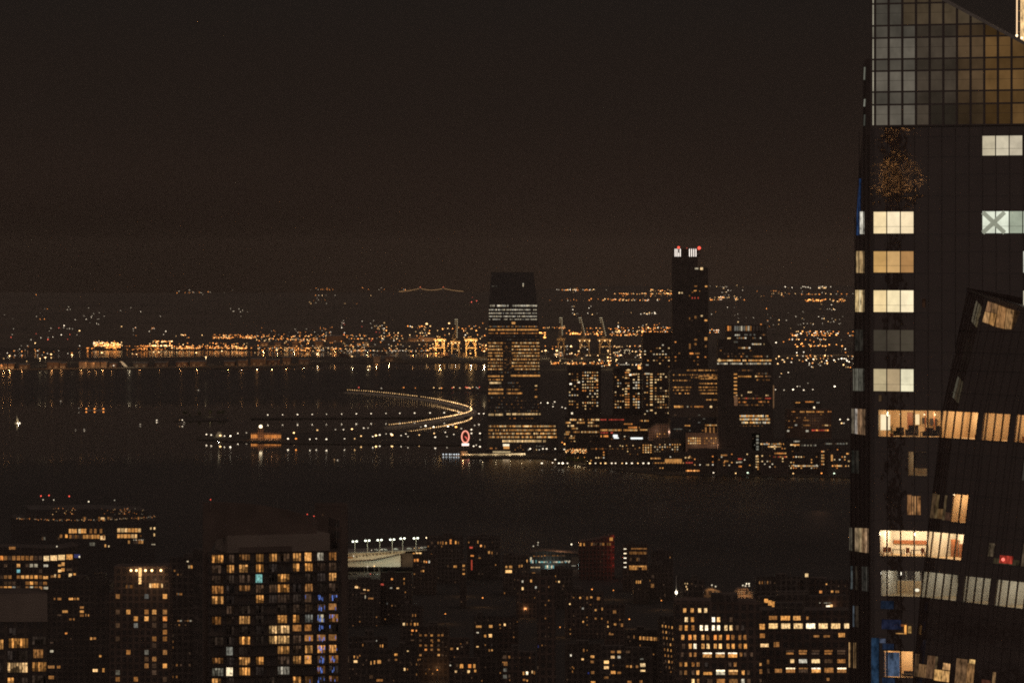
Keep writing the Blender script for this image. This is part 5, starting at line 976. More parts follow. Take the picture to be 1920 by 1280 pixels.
blk('slender nearer tower with faint vertical ribs at the bottom centre, almost unlit', 1007, 1042, 1085, 2300, [(1012-4.5, 1009.5, 1247, 1255, 'd'), (977+31.5, 1010, 1208, 1214, (.02, .03, .12))], mat='brown', name='slender_tower')
blk('low dark block with four pale windows in two rows, above the slender tower', 968, 1012, 1080, 3700, [(978, 981.5, 1087, 1092, 'c'), (994, 998, 1085.5, 1091.5, 'h'), (978, 982, 1099.5, 1106, 'y'), (1003, 1006.5, 1098, 1103, 'c'), (1041-32, 1011.5, 1078+6, 1088, 'h')])
blk('dark block with a small amber pair at its roof edge, below the teal-lit hall', 1014, 1074, 1072, 3800, [(1040, 1042.5, 1078, 1083, 'h'), (1046.5, 1050, 1088, 1092, 'y'), (1042, 1043.5, 1088, 1091, 'm'), (1055, 1058, 1095, 1100, 'd')])
blk('row of old low houses with irregular small lights, middle right of the slender tower', 1060, 1132, 1114, 3500, [(1067, 1070, 1130, 1133.5, 'y'), (1074, 1077, 1118, 1121, 'm'), (1086, 1090, 1118, 1122, 'h'), (1099, 1103, 1117, 1124, 'm'), (1106.5, 1111, 1117, 1121, 'h'), (1119, 1125, 1118, 1125, 'm'), (1091, 1095, 1138, 1142, 'c'), (1115, 1119, 1141, 1145, 'h'), (1131-3, 1130.5, 1138, 1144, 'h'), (1092, 1095, 1163, 1167, 'h'), (1115, 1119, 1157, 1161, 'm'), (1099, 1102, 1155, 1158, 'm'), (1127, 1130, 1157, 1161, 'm')], grids=[(1064, 1128, 1116, 1150, 7, 8, 2.5, 2, .15, 'dm')])
blk('narrow old house with an arched warm window and bright bulb beside the low houses', 1134, 1172, 1138, 3350, [(1149, 1156, 1143, 1150, 'm'), (1138.5, 1141, 1163, 1168, 'm'), (1138.5, 1141.5, 1172, 1176, 'H'), (1151, 1156, 1167.5, 1172, 'h'), (1164, 1168.5, 1167.5, 1175, 'm'), (1141, 1151, 1186.5, 1190, 'm')])
blk('block with one long lit row of tall amber windows, right of the arched-window house', 1172, 1236, 1186, 3000, [(1199+i*3.4, 1201.6+i*3.4, 1191.5+i*.2, 1199.5+i*.2, 'hm'[i % 2]) for i in range(10)] + [(1176, 1181, 1190.5, 1196, 'd'), (1187.5, 1190, 1189.5, 1197, 'm')])
blk('near block with five stacked square amber windows beside a white one, bottom right of centre', 1128, 1172, 1215, 2450, [(1145, 1153, 1219, 1224, 'm'), (1157, 1165, 1218.5, 1224, 'h'), (1145, 1153, 1228, 1234, 'H'), (1157.5, 1164, 1228, 1234, 'c'), (1132, 1142.5, 1237, 1244, 'H'), (1132, 1142.5, 1247.5, 1254, 'H'), (1145, 1155, 1256.5, 1263, 'h'), (1157, 1165, 1258, 1263, 'm'), (1132, 1142, 1267, 1272, 'm')])
blk('near block with a paned white window and an amber pair, bottom right of centre', 1172, 1222, 1218, 2500, [(1173, 1182, 1218.5, 1224, 'd'), (1173.5, 1179, 1246, 1251, 'm'), (1181, 1185, 1246, 1251.5, 'h'), (1192, 1197, 1246, 1252, 'm'), (1200, 1207, 1233, 1236.5, 'k'), (1200, 1211, 1242, 1250, 'y'), (1200, 1211, 1254.5, 1258.5, 'y'), (1176, 1185, 1275, 1280, 'm'), (1199, 1205, 1274, 1280, 'm')])
blk('small dark house with a lone white bulb, right of the slender ribbed tower', 1060, 1128, 1212, 2700, [(1093, 1096, 1215, 1222, 'm'), (1069, 1072, 1225.5, 1230, 'W'), (1090, 1095, 1233, 1237, 'H'), (1107, 1115, 1227.5, 1233, 'h'), (1107, 1114, 1237, 1243, 'm'), (1102, 1105, 1259, 1263, (.02, .03, .15)), (1108, 1115, 1257, 1263, 'm'), (1072, 1075, 1248, 1251, 'm'), (1072.5, 1074.5, 1256, 1261, 'm'), (1107.5, 1117, 1276, 1280, 'h'), (1042+20, 1065, 1271, 1275, 'd')])
blk('dark old warehouse with slanted rows of small paired windows, left of the bright office grid', 1236, 1270, 1160, 2900, [(1241+(i % 4)*6+(i//4), 1243.4+(i % 4)*6+(i//4), 1170+11*(i//4)+(i % 4), 1175.5+11*(i//4)+(i % 4), random.choice('mdmhd')) for i in range(32)], name='old_warehouse')
blk('dark low block with a red-brown window pair, right of the amber balcony block', 1216, 1262, 1064, 3900, [(1221, 1227, 1077, 1083, 'd'), (1192+28, 1227, 1093, 1102, 'm'), (1245, 1248, 1112, 1119, 'd'), (1236, 1238, 1131+3, 1137, 'd'), (1207+11, 1219.5, 1086, 1090, 'm')])
blk('block with three small amber windows in a row, under the amber balcony block', 1188, 1216, 1080, 3850, [(1192, 1195, 1087, 1094, 'h'), (1196, 1198.5, 1087, 1094, 'h'), (1199.5, 1202, 1087, 1094, 'h')])
blk('low dark riverside shed with two round white lamps, right of the amber balcony block', 1222, 1262, 1038, 4150, [], beacons=[(1230, 1044.5, 'H', .7), (1241, 1043.5, 'H', .7)], name='riverside_shed')
# ---- bottom right: bright office grid and its wide-windowed neighbour
B = Building('office_block', 'dark office block with an eight-floor grid of paired narrow bright windows at lower right', [(1268, 1131), (1424, 1133)], 2080, 'brown', depth=40, um=1345)
GU = [1273.5, 1283.5, 1293, 1312.5, 1322, 1335.5, 1345, 1359, 1368.5, 1382, 1391.5, 1407]
for r, row in enumerate(['.Hy.......ks', '', '', '', '']): pass
for u0, c in [(1281, 'h'), (1295, 'h'), (1309, 'y'), (1320.5, 'y')]: B.win(u0, u0+5.5, 1139.5, 1147.5, c, .15)
for u0, c in [(1284, 'y'), (1295.5, 'h'), (1335, 'W'), (1344.5, 'H'), (1368, 'd')]: B.win(u0, u0+5.5, 1156.5, 1165, c, .15)
for v, us_, row, h in [(1171.5, [1273.5, 1284, 1296.5, 1312.5, 1322, 1335, 1344.5, 1358.5, 1368, 1379.5, 1390], 'mhmWWWWyydD', 9.5), (1189.5, [1277.5, 1291, 1300, 1315, 1324.5, 1338.5, 1348, 1362, 1371.5, 1384.5, 1394], 'hohhmohommm', 9), (1206, [1279, 1291.5, 1300.5, 1315.5, 1325, 1338.5, 1348, 1362.5, 1372, 1385, 1395], 'dhWhyhHhhmh', 9)]:
    for u, c in zip(us_, row): B.win(u, u+5.3, v, v+h, c, .2)
for u, c in [(1277, 'd'), (1292, 'm'), (1301, 'm'), (1387, 'm'), (1395, 'd'), (1407, 'd')]: B.win(u, u+4.6, 1222.5, 1230, c)
for u in (1318, 1342, 1365.5): 
    B.win(u, u+16.5, 1222.5, 1225, 'W'); B.win(u, u+16.5, 1225, 1231.5, 'h')
for u, c in [(1274, 'm'), (1283.5, 'h'), (1297, 'm'), (1306.5, 'm'), (1322, 'D'), (1366, 'd'), (1376, 'm')]: B.win(u, u+5, 1241, 1248.5, c)
B.win(1319, 1335, 1259, 1264, 'h'); B.win(1343, 1359, 1255, 1257.5, 'W'); B.win(1343, 1359, 1257.5, 1264, 'c'); B.win(1366, 1383, 1255, 1258, 'H'); B.win(1366, 1383, 1258, 1264, 'm')
for u, c in [(1274, 'd'), (1283, 'm'), (1297, 'd'), (1306, 'h'), (1391, 'h'), (1401, 'd')]: B.win(u, u+5, 1256, 1264, c)
for u, u1, c in [(1297, 1302, 'y'), (1307, 1311, 'm'), (1326, 1336, 'd'), (1344, 1359, 'm'), (1367, 1383, 'm'), (1390, 1396, 'c'), (1401, 1407, 'd')]: B.win(u, u1, 1272, 1281, c)
B.finish('litnear')
B = Building('office_block', 'dark office block with wide bright paned windows beside the near glass tower', [(1412, 1149), (1600, 1149)], 2150, 'brown', depth=40, um=1500)
for u0, u1, v0, v1, c in [(1442, 1457, 1154, 1161, 'm'), (1464, 1481, 1154, 1162, 'h'), (1487.5, 1501, 1154, 1162, 'h'), (1512, 1516, 1155, 1161, 'm'), (1424, 1434, 1169, 1179, 'h')] + [(1441.5+23.4*i, 1458+23.4*i, 1168, 1177.5, 'W' if i in (3,) else 'y') for i in range(6)] + [(1583, 1592, 1168, 1177, 'y'), (1412, 1418, 1172, 1180, 'd'), (1425, 1434, 1187, 1195, 'm'), (1525, 1536, 1190, 1194, 'm'), (1544, 1556, 1190, 1194, 'm'), (1572, 1584, 1186, 1193.5, 'h'), (1411.5, 1420, 1203.5, 1212, 'H'), (1426, 1441, 1206, 1212, 'H'), (1451, 1461, 1203, 1212, 'm')]: B.win(u0, u1, v0, v1, c, .15)
for i in range(5):
    u = 1474+24*i; B.win(u, u+15, 1218, 1221, 'dmdmd'[i]); B.win(u, u+14, 1222.5, 1226, 'mmdmd'[i]); B.win(u+8 if i == 0 else u, u+15, 1235, 1242, 'ycydm'[i])
    B.win(u, u+16.5, 1251, 1253.4, 'WmWmW'[i]); B.win(u, u+16.5, 1253.4, 1260, 'mdhmm'[i])
for u0, u1, v0, v1, c in [(1438, 1442, 1236, 1244, 'm'), (1424, 1428, 1242, 1247, 'h'), (1439, 1443, 1253, 1261, 'd'), (1453, 1466, 1253, 1260, 'm'), (1424, 1429, 1254, 1262, 'm'), (1413, 1420, 1254, 1262, 'd'), (1550, 1555, 1270, 1275, 'm'), (1415, 1420, 1271, 1278, 'c'), (1424, 1428, 1272, 1278, 'd')]: B.win(u0, u1, v0, v1, c)
B.finish('litnear')
B = Building('penthouse_block', 'rooftop block with glowing amber glazed rooms behind the wide-windowed office', [(1425, 1122), (1592, 1120)], 2500, 'dark', depth=26, um=1500)
for u0, u1, v0, v1, c in [(1433, 1440, 1122, 1129, 'h'), (1440.5, 1447, 1125, 1134, 'h'), (1447.5, 1454, 1127, 1137, 'h'), (1475.5, 1486.5, 1128, 1137, 'h'), (1549, 1556, 1134, 1140, 'W'), (1556, 1561, 1132.5, 1138, 'H')]: B.win(u0, u1, v0, v1, c, .2)
B.band(1425, 1453, 1139.5, 1.2, 'm', .9, 3); B.band(1472, 1487, 1139.5, 1.2, 'm', .9, 3); B.band(1536, 1560, 1129.5, 1.2, 'ck', .7, 3); flood(B.pl.hit(1560, 1136)+B.n*2, 160, (1, .45, .2), .2); B.finish()
blk('farther block with a row of red-brown windows, above the glazed rooftop rooms', 1418, 1530, 1086, 3000, [(1423+i*5, 1425.5+i*5, 1088, 1095, 'mmdmd'[i]) if i < 5 else (0, 0, 0, 0, 'd') for i in range(5)] + [(1488, 1492, 1109, 1115, 'm'), (1496, 1504, 1108, 1114, 'h'), (1474, 1476.5, 1112, 1115, 'y'), (1457, 1470, 1108, 1112, 'd'), (1500, 1504, 1121, 1126, 'd')])
blk('farther low block with an amber window row beside the near glass tower', 1500, 1596, 1092, 2900, [(1536, 1542, 1106, 1112, 'o'), (1558, 1563, 1106, 1111, 'h'), (1566, 1574, 1106, 1111, 'm'), (1549-1, 1551, 1089+4, 1096, 'h')])
B = Building('roof_cabin', 'tiny roof cabin with a single cream square window against the black river', (1507, 1518, 1072), 2890, 'dark', depth=8, roof=False); B.win(1509.5, 1515.5, 1074.5, 1081, 'y', .05); B.finish()
B = Building('floodlit_roof_house', 'roof house with scaffolded amber floodlit brickwork, above the bright office grid', [(1376, 1112), (1384, 1103), (1402, 1102), (1412, 1118), (1414, 1132)], 2700, 'stone', depth=14, roof=False)
mb = MB()
for i in range(6):
    u = 1379+i*6; a = B.pl.hit(u, 1132)+B.n*1.5; b_ = B.pl.hit(u, 1102+abs(3-i))+B.n*1.5; mb.bar(a, b_, .12)
for i in range(6): mb.bar(B.pl.hit(1377, 1106+i*5)+B.n*1.6, B.pl.hit(1413, 1109+i*4.4)+B.n*1.6, .14)
mb.build('scaffold', 'metal', B.root)
for u, v in [(1385, 1126), (1396, 1127), (1408, 1126), (1390, 1108)]: flood(B.pl.hit(u, v)+B.n*5, 420, (1, .52, .22), .2)
for u, v, c in [(1393, 1097, 'w'), (1400, 1094, 'W'), (1404.5, 1094, 'W'), (1398, 1098, 'w'), (1405, 1098, 'w')]: B.beacon(u, v, c if c == 'w' else 'W', .42)
B.finish()
B = Building('roof_shed', 'low roof shed with an amber floodlit sloping roof, left of the scaffolded roof house', [(1320, 1108), (1330, 1101), (1354, 1109)], 2750, 'stone', depth=12, roof=False)
flood(B.pl.hit(1332, 1103)+B.n*3+Vector((0, 0, 1.5)), 420, (1, .58, .25), .2); flood(B.pl.hit(1345, 1110)+B.n*4, 180, (1, .58, .25), .2)
for u, v in [(1335, 1096.5), (1342, 1099)]: B.beacon(u, v, 'w', .4)
B.finish()
blk('dark roof with four small white lamps, left of the amber floodlit sheds', 1276, 1322, 1092, 2950, [(1283.5, 1286, 1088+4.2, 1094.5, 'y'), (1288, 1290, 1092.2, 1094.5, 'y'), (1285.5, 1288, 1097, 1101, 'H'), (1287.5, 1289.5, 1102, 1105.5, 'y'), (1295, 1299, 1092.2, 1095, 'd')])
p = at(1268, 1110, 2950); e = empty('street_lamp', (p.x, p.y, p.z-6), 'lone bright lamp low on a thin lit mast, left of the floodlit roofs', 'street lamp')
mb = MB(); mb.bar((p.x, p.y, 1.2), p+Vector((0, 0, 9.5)), .16); mb.build('pole', 'white', e); mb = MB(); mb.ball(p+Vector((0, -.4, 0)), .7, LAMPCOL['W'], 1.5); mb.build('lamp_head', 'bulb', e); flood(p+Vector((0, -1.2, 1.2)), 60, (1, .9, .7), .15)

# lamps added in gaps between the near blocks to spill light up walls
for i, (u, v) in enumerate([(660, 1150), (742, 1128), (835, 1150), (905, 1120), (985, 1140), (1050, 1175), (1180, 1160), (1240, 1125), (1225, 1235), (820, 1255), (925, 1262), (1320, 1118), (700, 1130), (1110, 1104), (1150, 1106), (870, 1100)]):
    Yp = (CAMZ-8)*F/(v-CY)
    o = lamp(u, v, 'added street lamp low in a dark gap between the near city blocks', 'added lamps between the near blocks', 'o', 7, .35, 1.2); hd = at(u, v, Yp)
    flood(hd+Vector((0, -1.5, 0)), 600, (1, .5, .2), .3)
# ================================================================== near glass tower on the right
PA = facade(1641, 640, -24); NA = PA.n
def zr(v): return PA.hit(1641, v).z
def A(u, v, off=0.):
    p = PA.hit(u, CY).copy(); p.z = zr(v); return p + NA*off
TW = empty('glass_tower', A(1760, 4300), 'huge near glass tower at right with a sloping lit crown and lived-in rooms', 'skyscraper')
FB = 1330
FOLD = [(540, 1815), (770, 1767), (1000, 1740), (1115, 1726), (1290, 1711), (1400, 1702)]
def foldu(v):
    if v < 540: return 3000
    for (a, p), (b, q) in zip(FOLD, FOLD[1:]):
        if v <= b: return p+(q-p)*(v-a)/(b-a)
    return FOLD[-1][1]
P0 = A(1725.5, 1115); z0 = P0.z; Y1 = (CAMZ-z0)*F/(1140-CY); P1 = at(1920, 1140, Y1)
DB = (P1-P0); DB.z = 0; DB.normalize(); NB = Vector((DB.y, -DB.x, 0))
if NB.dot(CAM-P0) < 0: NB = -NB
def a_of_u(u, v=1092):
    fp = A(foldu(v), v); t = (u-CX)/F
    # (fp.x + a DB.x) = t (fp.y + a DB.y)
    return (t*fp.y-fp.x)/(DB.x-t*DB.y)
def Bp(a, v, off=0.):
    return A(foldu(v), v) + DB*a + NB*off
# concrete core set back behind the glass
mb = MB(); back = Vector((.066, 1, 0))*26; pol = [A(1634, 4300), A(2040, 4300), A(2040, 260), A(1634, 260)]
mb.solid([p-NA*7.5 for p in pol], [p-NA*7.5+back for p in pol]); mb.build('core', 'grey', TW)
# side face
PC = Plane(A(1634, 700), (-.951, -.309, 0))
def Cq(poly, off=0.): return [PC.hit(u, v)+PC.n*off for u, v in poly]
SIL = [(1632.5, -40), (1632.5, 110), (1621, 112), (1619, 240), (1609, 330), (1605, 400), (1602, 560), (1599, 700), (1596, 820), (1594, 950), (1592.5, 1100), (1591.5, 1330)]
poly = SIL + [(1634, 1330), (1634, -40)]
mb = MB(); mb.solid(Cq(poly), [p+Vector((.5, 6, 0)) for p in Cq(poly)]); mb.build('side_wall', 'clad', TW)
# main glass skin, cell by cell, open where a room is modelled
COLS = [1634, 1637.5]+[1637.5+25.5*i for i in range(1, 15)]
ROWS = [(257, 294), (327, 367), (397, 438), (471, 511), (544, 585), (618, 658), (691, 733), (768, 818), (845, 890), (920, 972), (993, 1041), (1068, 1116), (1142, 1190), (1218, 1268), (1293, 1330)]
OPEN_A = {(7, k) for k in range(1, 6)} | {(10, k) for k in range(1, 5)} | {(11, k) for k in range(1, 5)} | {(13, k) for k in range(1, 4)} | {(8, 3), (8, 4)}
mb = MB(); sp = MB()
vs = [240]+[x for r in ROWS for x in r]
for i in range(len(vs)-1):
    va, vb = vs[i], vs[i+1]; win = i % 2 == 1; r = i//2
    for k in range(len(COLS)-1):
        ua, ub = COLS[k], COLS[k+1]
        fl, fh = (foldu(va), foldu(vb)) if vb > 740 else (3000, 3000)
        if ua > max(fl, fh)-.3: continue
        if win and (r, k) in OPEN_A:
            a_, b_2 = {7: (1647, 1765), 10: (1650, 1740), 11: (1652, 1726), 13: (1657, 1711), 8: (1703, 1752)}[r]
            if ua < a_: ub = a_
            elif ub > b_2+1 and r in (8, 13): ua = b_2
            else: continue
        ubt, ubb = max(ua+.3, min(ub, fl)), max(ua+.3, min(ub, fh))
        q = [A(ua+.25, vb-.3), A(ubb-.25, vb-.3), A(ubt-.25, va+.3), A(ua+.25, va+.3)]
        (mb if win else sp).solid(q, [p-NA*.12 for p in q])
mb.build('glass_skin', 'clad', TW); sp.build('spandrel_panels', 'clad', TW)
mb = MB()
for k, u in enumerate(COLS):
    v1 = FB
    if u > 1712:
        for vv in range(540, 1330, 4):
            if foldu(vv) < u: v1 = max(vv, 733); break
    t = 1.7; q = [A(u-t/2, v1, .1), A(u+t/2, v1, .1), A(u+t/2, 240, .1), A(u-t/2, 240, .1)]
    mb.solid(q, [p-NA*.3 for p in q])
for v in vs:
    u1 = min(2030, foldu(v) if v > 740 else 3000); q = [A(1634, v+.35, .13), A(u1, v+.35, .13), A(u1, v-.35, .13), A(1634, v-.35, .13)]; mb.solid(q, [p-NA*.35 for p in q])
mb.build('mullions', 'clad', TW)
# folded facet
AL = [0]+[a_of_u(u) for u in (1737, 1752, 1767, 1781.5, 1796, 1806, 1812, 1827, 1841.5, 1856, 1866.5, 1874, 1889, 1905, 1921, 1937, 1953, 1963)]
SOLID_B = {5, 10}          # thick columns between the bays
OPEN_B = {(7, k) for k in range(0, 18)} | {(10, k) for k in range(0, 5)} | {(11, k) for k in range(0, 18)} | {(9, 3), (9, 4)}
mb = MB(); sp = MB()
vsb = [540, 544, 585, 618, 658, 691, 733, 768, 818, 845, 890, 920, 972, 993, 1041, 1068, 1116, 1142, 1190, 1218, 1268, 1293, 1330]
for i in range(len(vsb)-1):
    va, vb = vsb[i], vsb[i+1]; win = i % 2 == 1; r = 4+i//2
    for k in range(len(AL)-1):
        # sloping shoulder: the facet starts lower further right
        if win and (r, k) in OPEN_B and k not in SOLID_B: continue
        q = [Bp(AL[k]+.02, vb-.3), Bp(AL[k+1]-.02, vb-.3), Bp(AL[k+1]-.02, va+.3), Bp(AL[k]+.02, va+.3)]
        if va < 620:
            s0 = 540+(AL[k])*2.4; s1 = 540+(AL[k+1])*2.4
            if s0 > vb-2: continue
            q = [Bp(AL[k]+.02, vb-.3), Bp(AL[k+1]-.02, vb-.3), Bp(AL[k+1]-.02, min(vb-.4, max(va+.3, s1))), Bp(AL[k]+.02, max(va+.3, s0))]
        (mb if win else sp).solid(q, [p-NB*.12 for p in q])
mb.build('facet_glass', 'clad', TW); sp.build('facet_spandrels', 'clad', TW)
mb = MB()
for k, a in enumerate(AL):
    s0 = max(544, 540+a*2.4)
    w_ = .04 if k not in (5, 6, 10, 11) else .07
    prev = None
    for v in [s0]+[x for x in (770, 1000, 1115, 1290, 1330) if x > s0]:
        if prev is not None:
            q = [Bp(a-w_, v, .04), Bp(a+w_, v, .04), Bp(a+w_, prev, .04), Bp(a-w_, prev, .04)]; mb.solid(q, [p-NB*.24 for p in q])
        prev = v
for v in vsb[3:]:
    q = [Bp(0, v+.35, .13), Bp(AL[-1], v+.35, .13), Bp(AL[-1], v-.35, .13), Bp(0, v-.35, .13)]; mb.solid(q, [p-NB*.35 for p in q])
mb.build('facet_mullions', 'clad', TW)
mb = MB(); a = Bp(0, 540, .2); b_ = Bp(AL[-1], 540+AL[-1]*2.4, .2); mb.bar(a, b_, .05); mb.solid([a, b_, b_+Vector((3, 9, 0)), a+Vector((0, .5, 0))], [p-Vector((0, 0, .3)) for p in (a, b_, b_+Vector((3, 9, 0)), a+Vector((0, .5, 0)))]); mb.build('facet_coping', 'frame', TW)
# ---- crown: translucent lit glass screen cut by a slope
CC = [1634, 1641]+[1641+25.6*i for i in range(1, 16)]
CV = [-62, -32, 8, 49, 72, 112, 134, 173, 197, 236.5]
def topv(u): return 2+(u-1765)*.555
def clip(poly):
    out = []
    for i in range(len(poly)):
        p, q = poly[i], poly[(i+1) % len(poly)]; fp = p[1]-topv(p[0]); fq = q[1]-topv(q[0])
        if fp >= 0: out.append(p)
        if (fp >= 0) != (fq >= 0):
            t = fp/(fp-fq); out.append((p[0]+(q[0]-p[0])*t, p[1]+(q[1]-p[1])*t))
    return out
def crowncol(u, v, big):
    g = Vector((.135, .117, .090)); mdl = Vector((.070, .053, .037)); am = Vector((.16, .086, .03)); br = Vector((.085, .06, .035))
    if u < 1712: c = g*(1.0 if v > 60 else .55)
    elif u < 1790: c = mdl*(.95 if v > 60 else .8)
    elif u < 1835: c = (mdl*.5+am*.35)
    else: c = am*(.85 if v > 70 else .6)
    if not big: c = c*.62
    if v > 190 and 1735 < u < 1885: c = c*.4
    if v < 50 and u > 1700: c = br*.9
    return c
for i in range(len(CV)-1):
    va, vb = CV[i], CV[i+1]; big = vb-va > 30
    for k in range(len(CC)-1):
        ua, ub = CC[k], CC[k+1]; pg = clip([(ua+.9, vb-.9), (ub-.9, vb-.9), (ub-.9, va+.9), (ua+.9, va+.9)])
        if len(pg) < 3: continue
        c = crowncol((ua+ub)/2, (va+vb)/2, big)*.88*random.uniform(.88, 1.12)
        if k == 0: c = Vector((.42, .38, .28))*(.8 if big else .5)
        n_ = 1
        mb = MB(); f_ = [A(u, v) for u, v in pg]; mb.solid(f_, [p-NA*.1 for p in f_], tuple(c)); mb.build('crown_pane', 'crownlit' if 'crownlit' in M else 'blind', TW)
mb = MB()
for u in CC:
    t = max(topv(u), -60); q = [A(u-2, 236, .12), A(u+2, 236, .12), A(u+2, t+1, .12), A(u-2, t-1, .12)]; mb.solid(q, [p-NA*.35 for p in q])
for v in CV[1:]:
    u1 = min(2030, 1765+(v-2)/.555) if v < 140 else 2030; u1 = max(1642, u1)
    if u1 > 1642: q = [A(1633, v+1.6, .15), A(u1, v+1.6, .15), A(u1, v-1.6, .15), A(1633, v-1.6, .15)]; mb.solid(q, [p-NA*.4 for p in q])
    if v in (8, 72, 134, 197) and u1 > 1700:
        vv = v+18; q = [A(1636, vv+.25, .1), A(u1+8, vv+.25, .1), A(u1+8, vv-.2, .1), A(1636, vv-.2, .1)]; mb.solid(q, [p-NA*.2 for p in q])
mb.build('crown_mullions', 'frame', TW)
mb = MB(); a = A(1650, topv(1650), .3); b_ = A(2030, topv(2030), .3); up = Vector((0, 0, .35)); mb.solid([a, b_, b_+up, a+up], [p-NA*.9 for p in (a, b_, b_+up, a+up)]); mb.build('crown_coping', 'metal', TW)
# brace seen through the crown glass and back wall
mb = MB(); mb.bar(A(1846, 60, -1.2), A(1925, 108, -1.2), .35); mb.bar(A(1640, 166, -1.0), A(2010, 160, -1.0), .2); mb.build('crown_brace', 'frame', TW)
mb = MB(); q = [A(1636, 240, -4.5), A(2035, 240, -4.5), A(2035, topv(2035)+6, -4.5), A(1700, -30, -4.5), A(1636, -60, -4.5)]; mb.solid(q, [p-NA*.4 for p in q]); mb.build('crown_back_wall', 'grey', TW)
for i in range(3):
    c = [(.30, .29, .24), (.16, .16, .13), (.1, .1, .08)][i]; v0, v1 = [(2, 60), (118, 160), (176, 235)][i]
q = Cq([(1629-7.2, 120), (1630-7.5, 170), (1625, 170), (1625, 120)], .1)
for v0, v1, c in [(126, 150, (.14, .14, .11)), (186, 200, (.2, .2, .16)), (215, 236, (.05, .05, .04))]:
    mb = MB(); q = Cq([(1620, v1), (1622, v1), (1623, v0), (1621, v0)], .08); mb.solid(q, [p-PC.n*.05 for p in q], c); mb.build('crown_side_pane', 'blind', TW)
# ---- windows with drawn blinds
def pane(q, n, c, nm='window', mat='blind'):
    mb = MB(); mb.solid(q, [p-n*.08 for p in q], c); return mb.build(nm, mat, TW)
WA = [(0, 8, (.55, .48, .33)), (0, 9, (.60, .52, .36)), (0, 10, (.66, .58, .42)), (0, 11, (.6, .52, .38)), (2, 1, (.95, .74, .42)), (2, 2, (1.02, .84, .55)), (2, 3, (1.0, .80, .50)), (2, 9, (.78, .82, .66)), (2, 10, (.80, .84, .68)), (2, 11, (.36, .40, .30)), (2, 12, (.4, .44, .34)),
      (3, 1, (.60, .35, .12)), (3, 2, (.66, .40, .16)), (3, 3, (.42, .22, .08)), (3, 12, (.6, .6, .5)), (4, 1, (.98, .74, .38)), (4, 2, (1.02, .84, .50)), (4, 3, (1.1, .92, .60)), (5, 1, (.050, .040, .028)), (5, 2, (.058, .046, .032)), (5, 3, (.062, .050, .034)), (4, 12, (.6, .55, .4)),
      (6, 1, (.52, .42, .24)), (6, 2, (.46, .34, .19)), (6, 3, (.90, .82, .56))]
WA = [(r, (k if k < 8 else k), c) for r, k, c in WA]
for r, k, c in WA:
    if k == 8 and r == 0: continue
    va, vb = ROWS[r]; ua, ub = COLS[k], COLS[k+1]
    wdw = pane([A(ua+1, vb, .05), A(ub-.8, vb, .05), A(ub-.8, va, .05), A(ua+1, va, .05)], NA, c)
    mb = MB(); vv = vb-13; q = [A(ua+1, vv+.25, .1), A(ub-.8, vv+.25, .1), A(ub-.8, vv-.25, .1), A(ua+1, vv-.25, .1)]; mb.solid(q, [p-NA*.04 for p in q]); mb.build('transom', 'metal', wdw)
k0 = COLS[9]
mb = MB()
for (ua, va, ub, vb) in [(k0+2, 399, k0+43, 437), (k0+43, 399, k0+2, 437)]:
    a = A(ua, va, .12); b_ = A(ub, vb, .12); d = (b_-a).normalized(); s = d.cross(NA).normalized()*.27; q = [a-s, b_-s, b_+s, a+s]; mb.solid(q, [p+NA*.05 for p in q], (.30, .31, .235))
mb.build('brace_shadow', 'blind', TW)  # the brace's shadow on the blinds, painted as dimmer glowing bars
# side face windows
for v0, v1, st in [(397, 439, [(1613.5, 1620, (.62, .58, .48))]), (471, 512, [(1606.5, 1613, (.30, .20, .09)), (1613.8, 1620, (.34, .22, .10))]), (544, 585, [(1605, 1611, (.62, .44, .2)), (1611.8, 1615, (.75, .58, .32)), (1616, 1620, (.6, .42, .2))]), (618, 658, [(1604, 1619, (.02, .017, .013))]),
                    (691, 733, [(1600.5, 1606, (.085, .08, .06)), (1607, 1613, (.09, .085, .065)), (1614, 1620, (.07, .065, .05))]), (767, 816, [(1597.5, 1602, (.10, .08, .055)), (1603, 1608, (.30, .26, .22)), (1609, 1616, (.2, .115, .06)), (1617, 1622.5, (.11, .065, .035))]), (845, 890, [(1598, 1604, (.015, .014, .011)), (1606, 1611, (.02, .017, .013))]),
                    (990, 1036, [(1593.5, 1598, (.06, .05, .035)), (1604, 1609, (.2, .14, .08)), (1610, 1616, (.24, .17, .09)), (1617, 1622, (.22, .13, .065)), (1623, 1628, (.32, .2, .11))]), (1062, 1108, [(1595.5, 1598.5, (.07, .08, .08)), (1605, 1608, (.03, .022, .015)), (1617, 1622, (.03, .027, .022)), (1624, 1628, (.03, .027, .022))]), (1136, 1178, [(1600, 1602, (.05, .06, .07)), (1605, 1610, (.025, .018, .012))]), (1205, 1255, [(1592.5, 1595, (.35, .2, .08)), (1601, 1605, (.12, .07, .03))])]:
    for ua, ub, c in st:
        dv = 5 if v0 > 700 else 1
        q = Cq([(ua, v1-dv*(1628-ua)/36), (ub, v1-dv*(1628-ub)/36), (ub, v0-dv*.3*(1628-ub)/36), (ua, v0-dv*.3*(1628-ua)/36)], .08); mb = MB(); mb.solid(q, [p-PC.n*.06 for p in q], c); mb.build('side_window', 'litnear', TW)
q = Cq([(1606.5, 441), (1612.5, 441), (1613, 395), (1614.5, 335), (1612, 335), (1608, 395)], .09); mb = MB(); mb.solid(q, [p-PC.n*.06 for p in q], (.012, .028, .075)); mb.build('blue_reflection_strip', 'litnear', TW)  # blue reflection on the side glass, painted as a glowing strip
mb = MB()
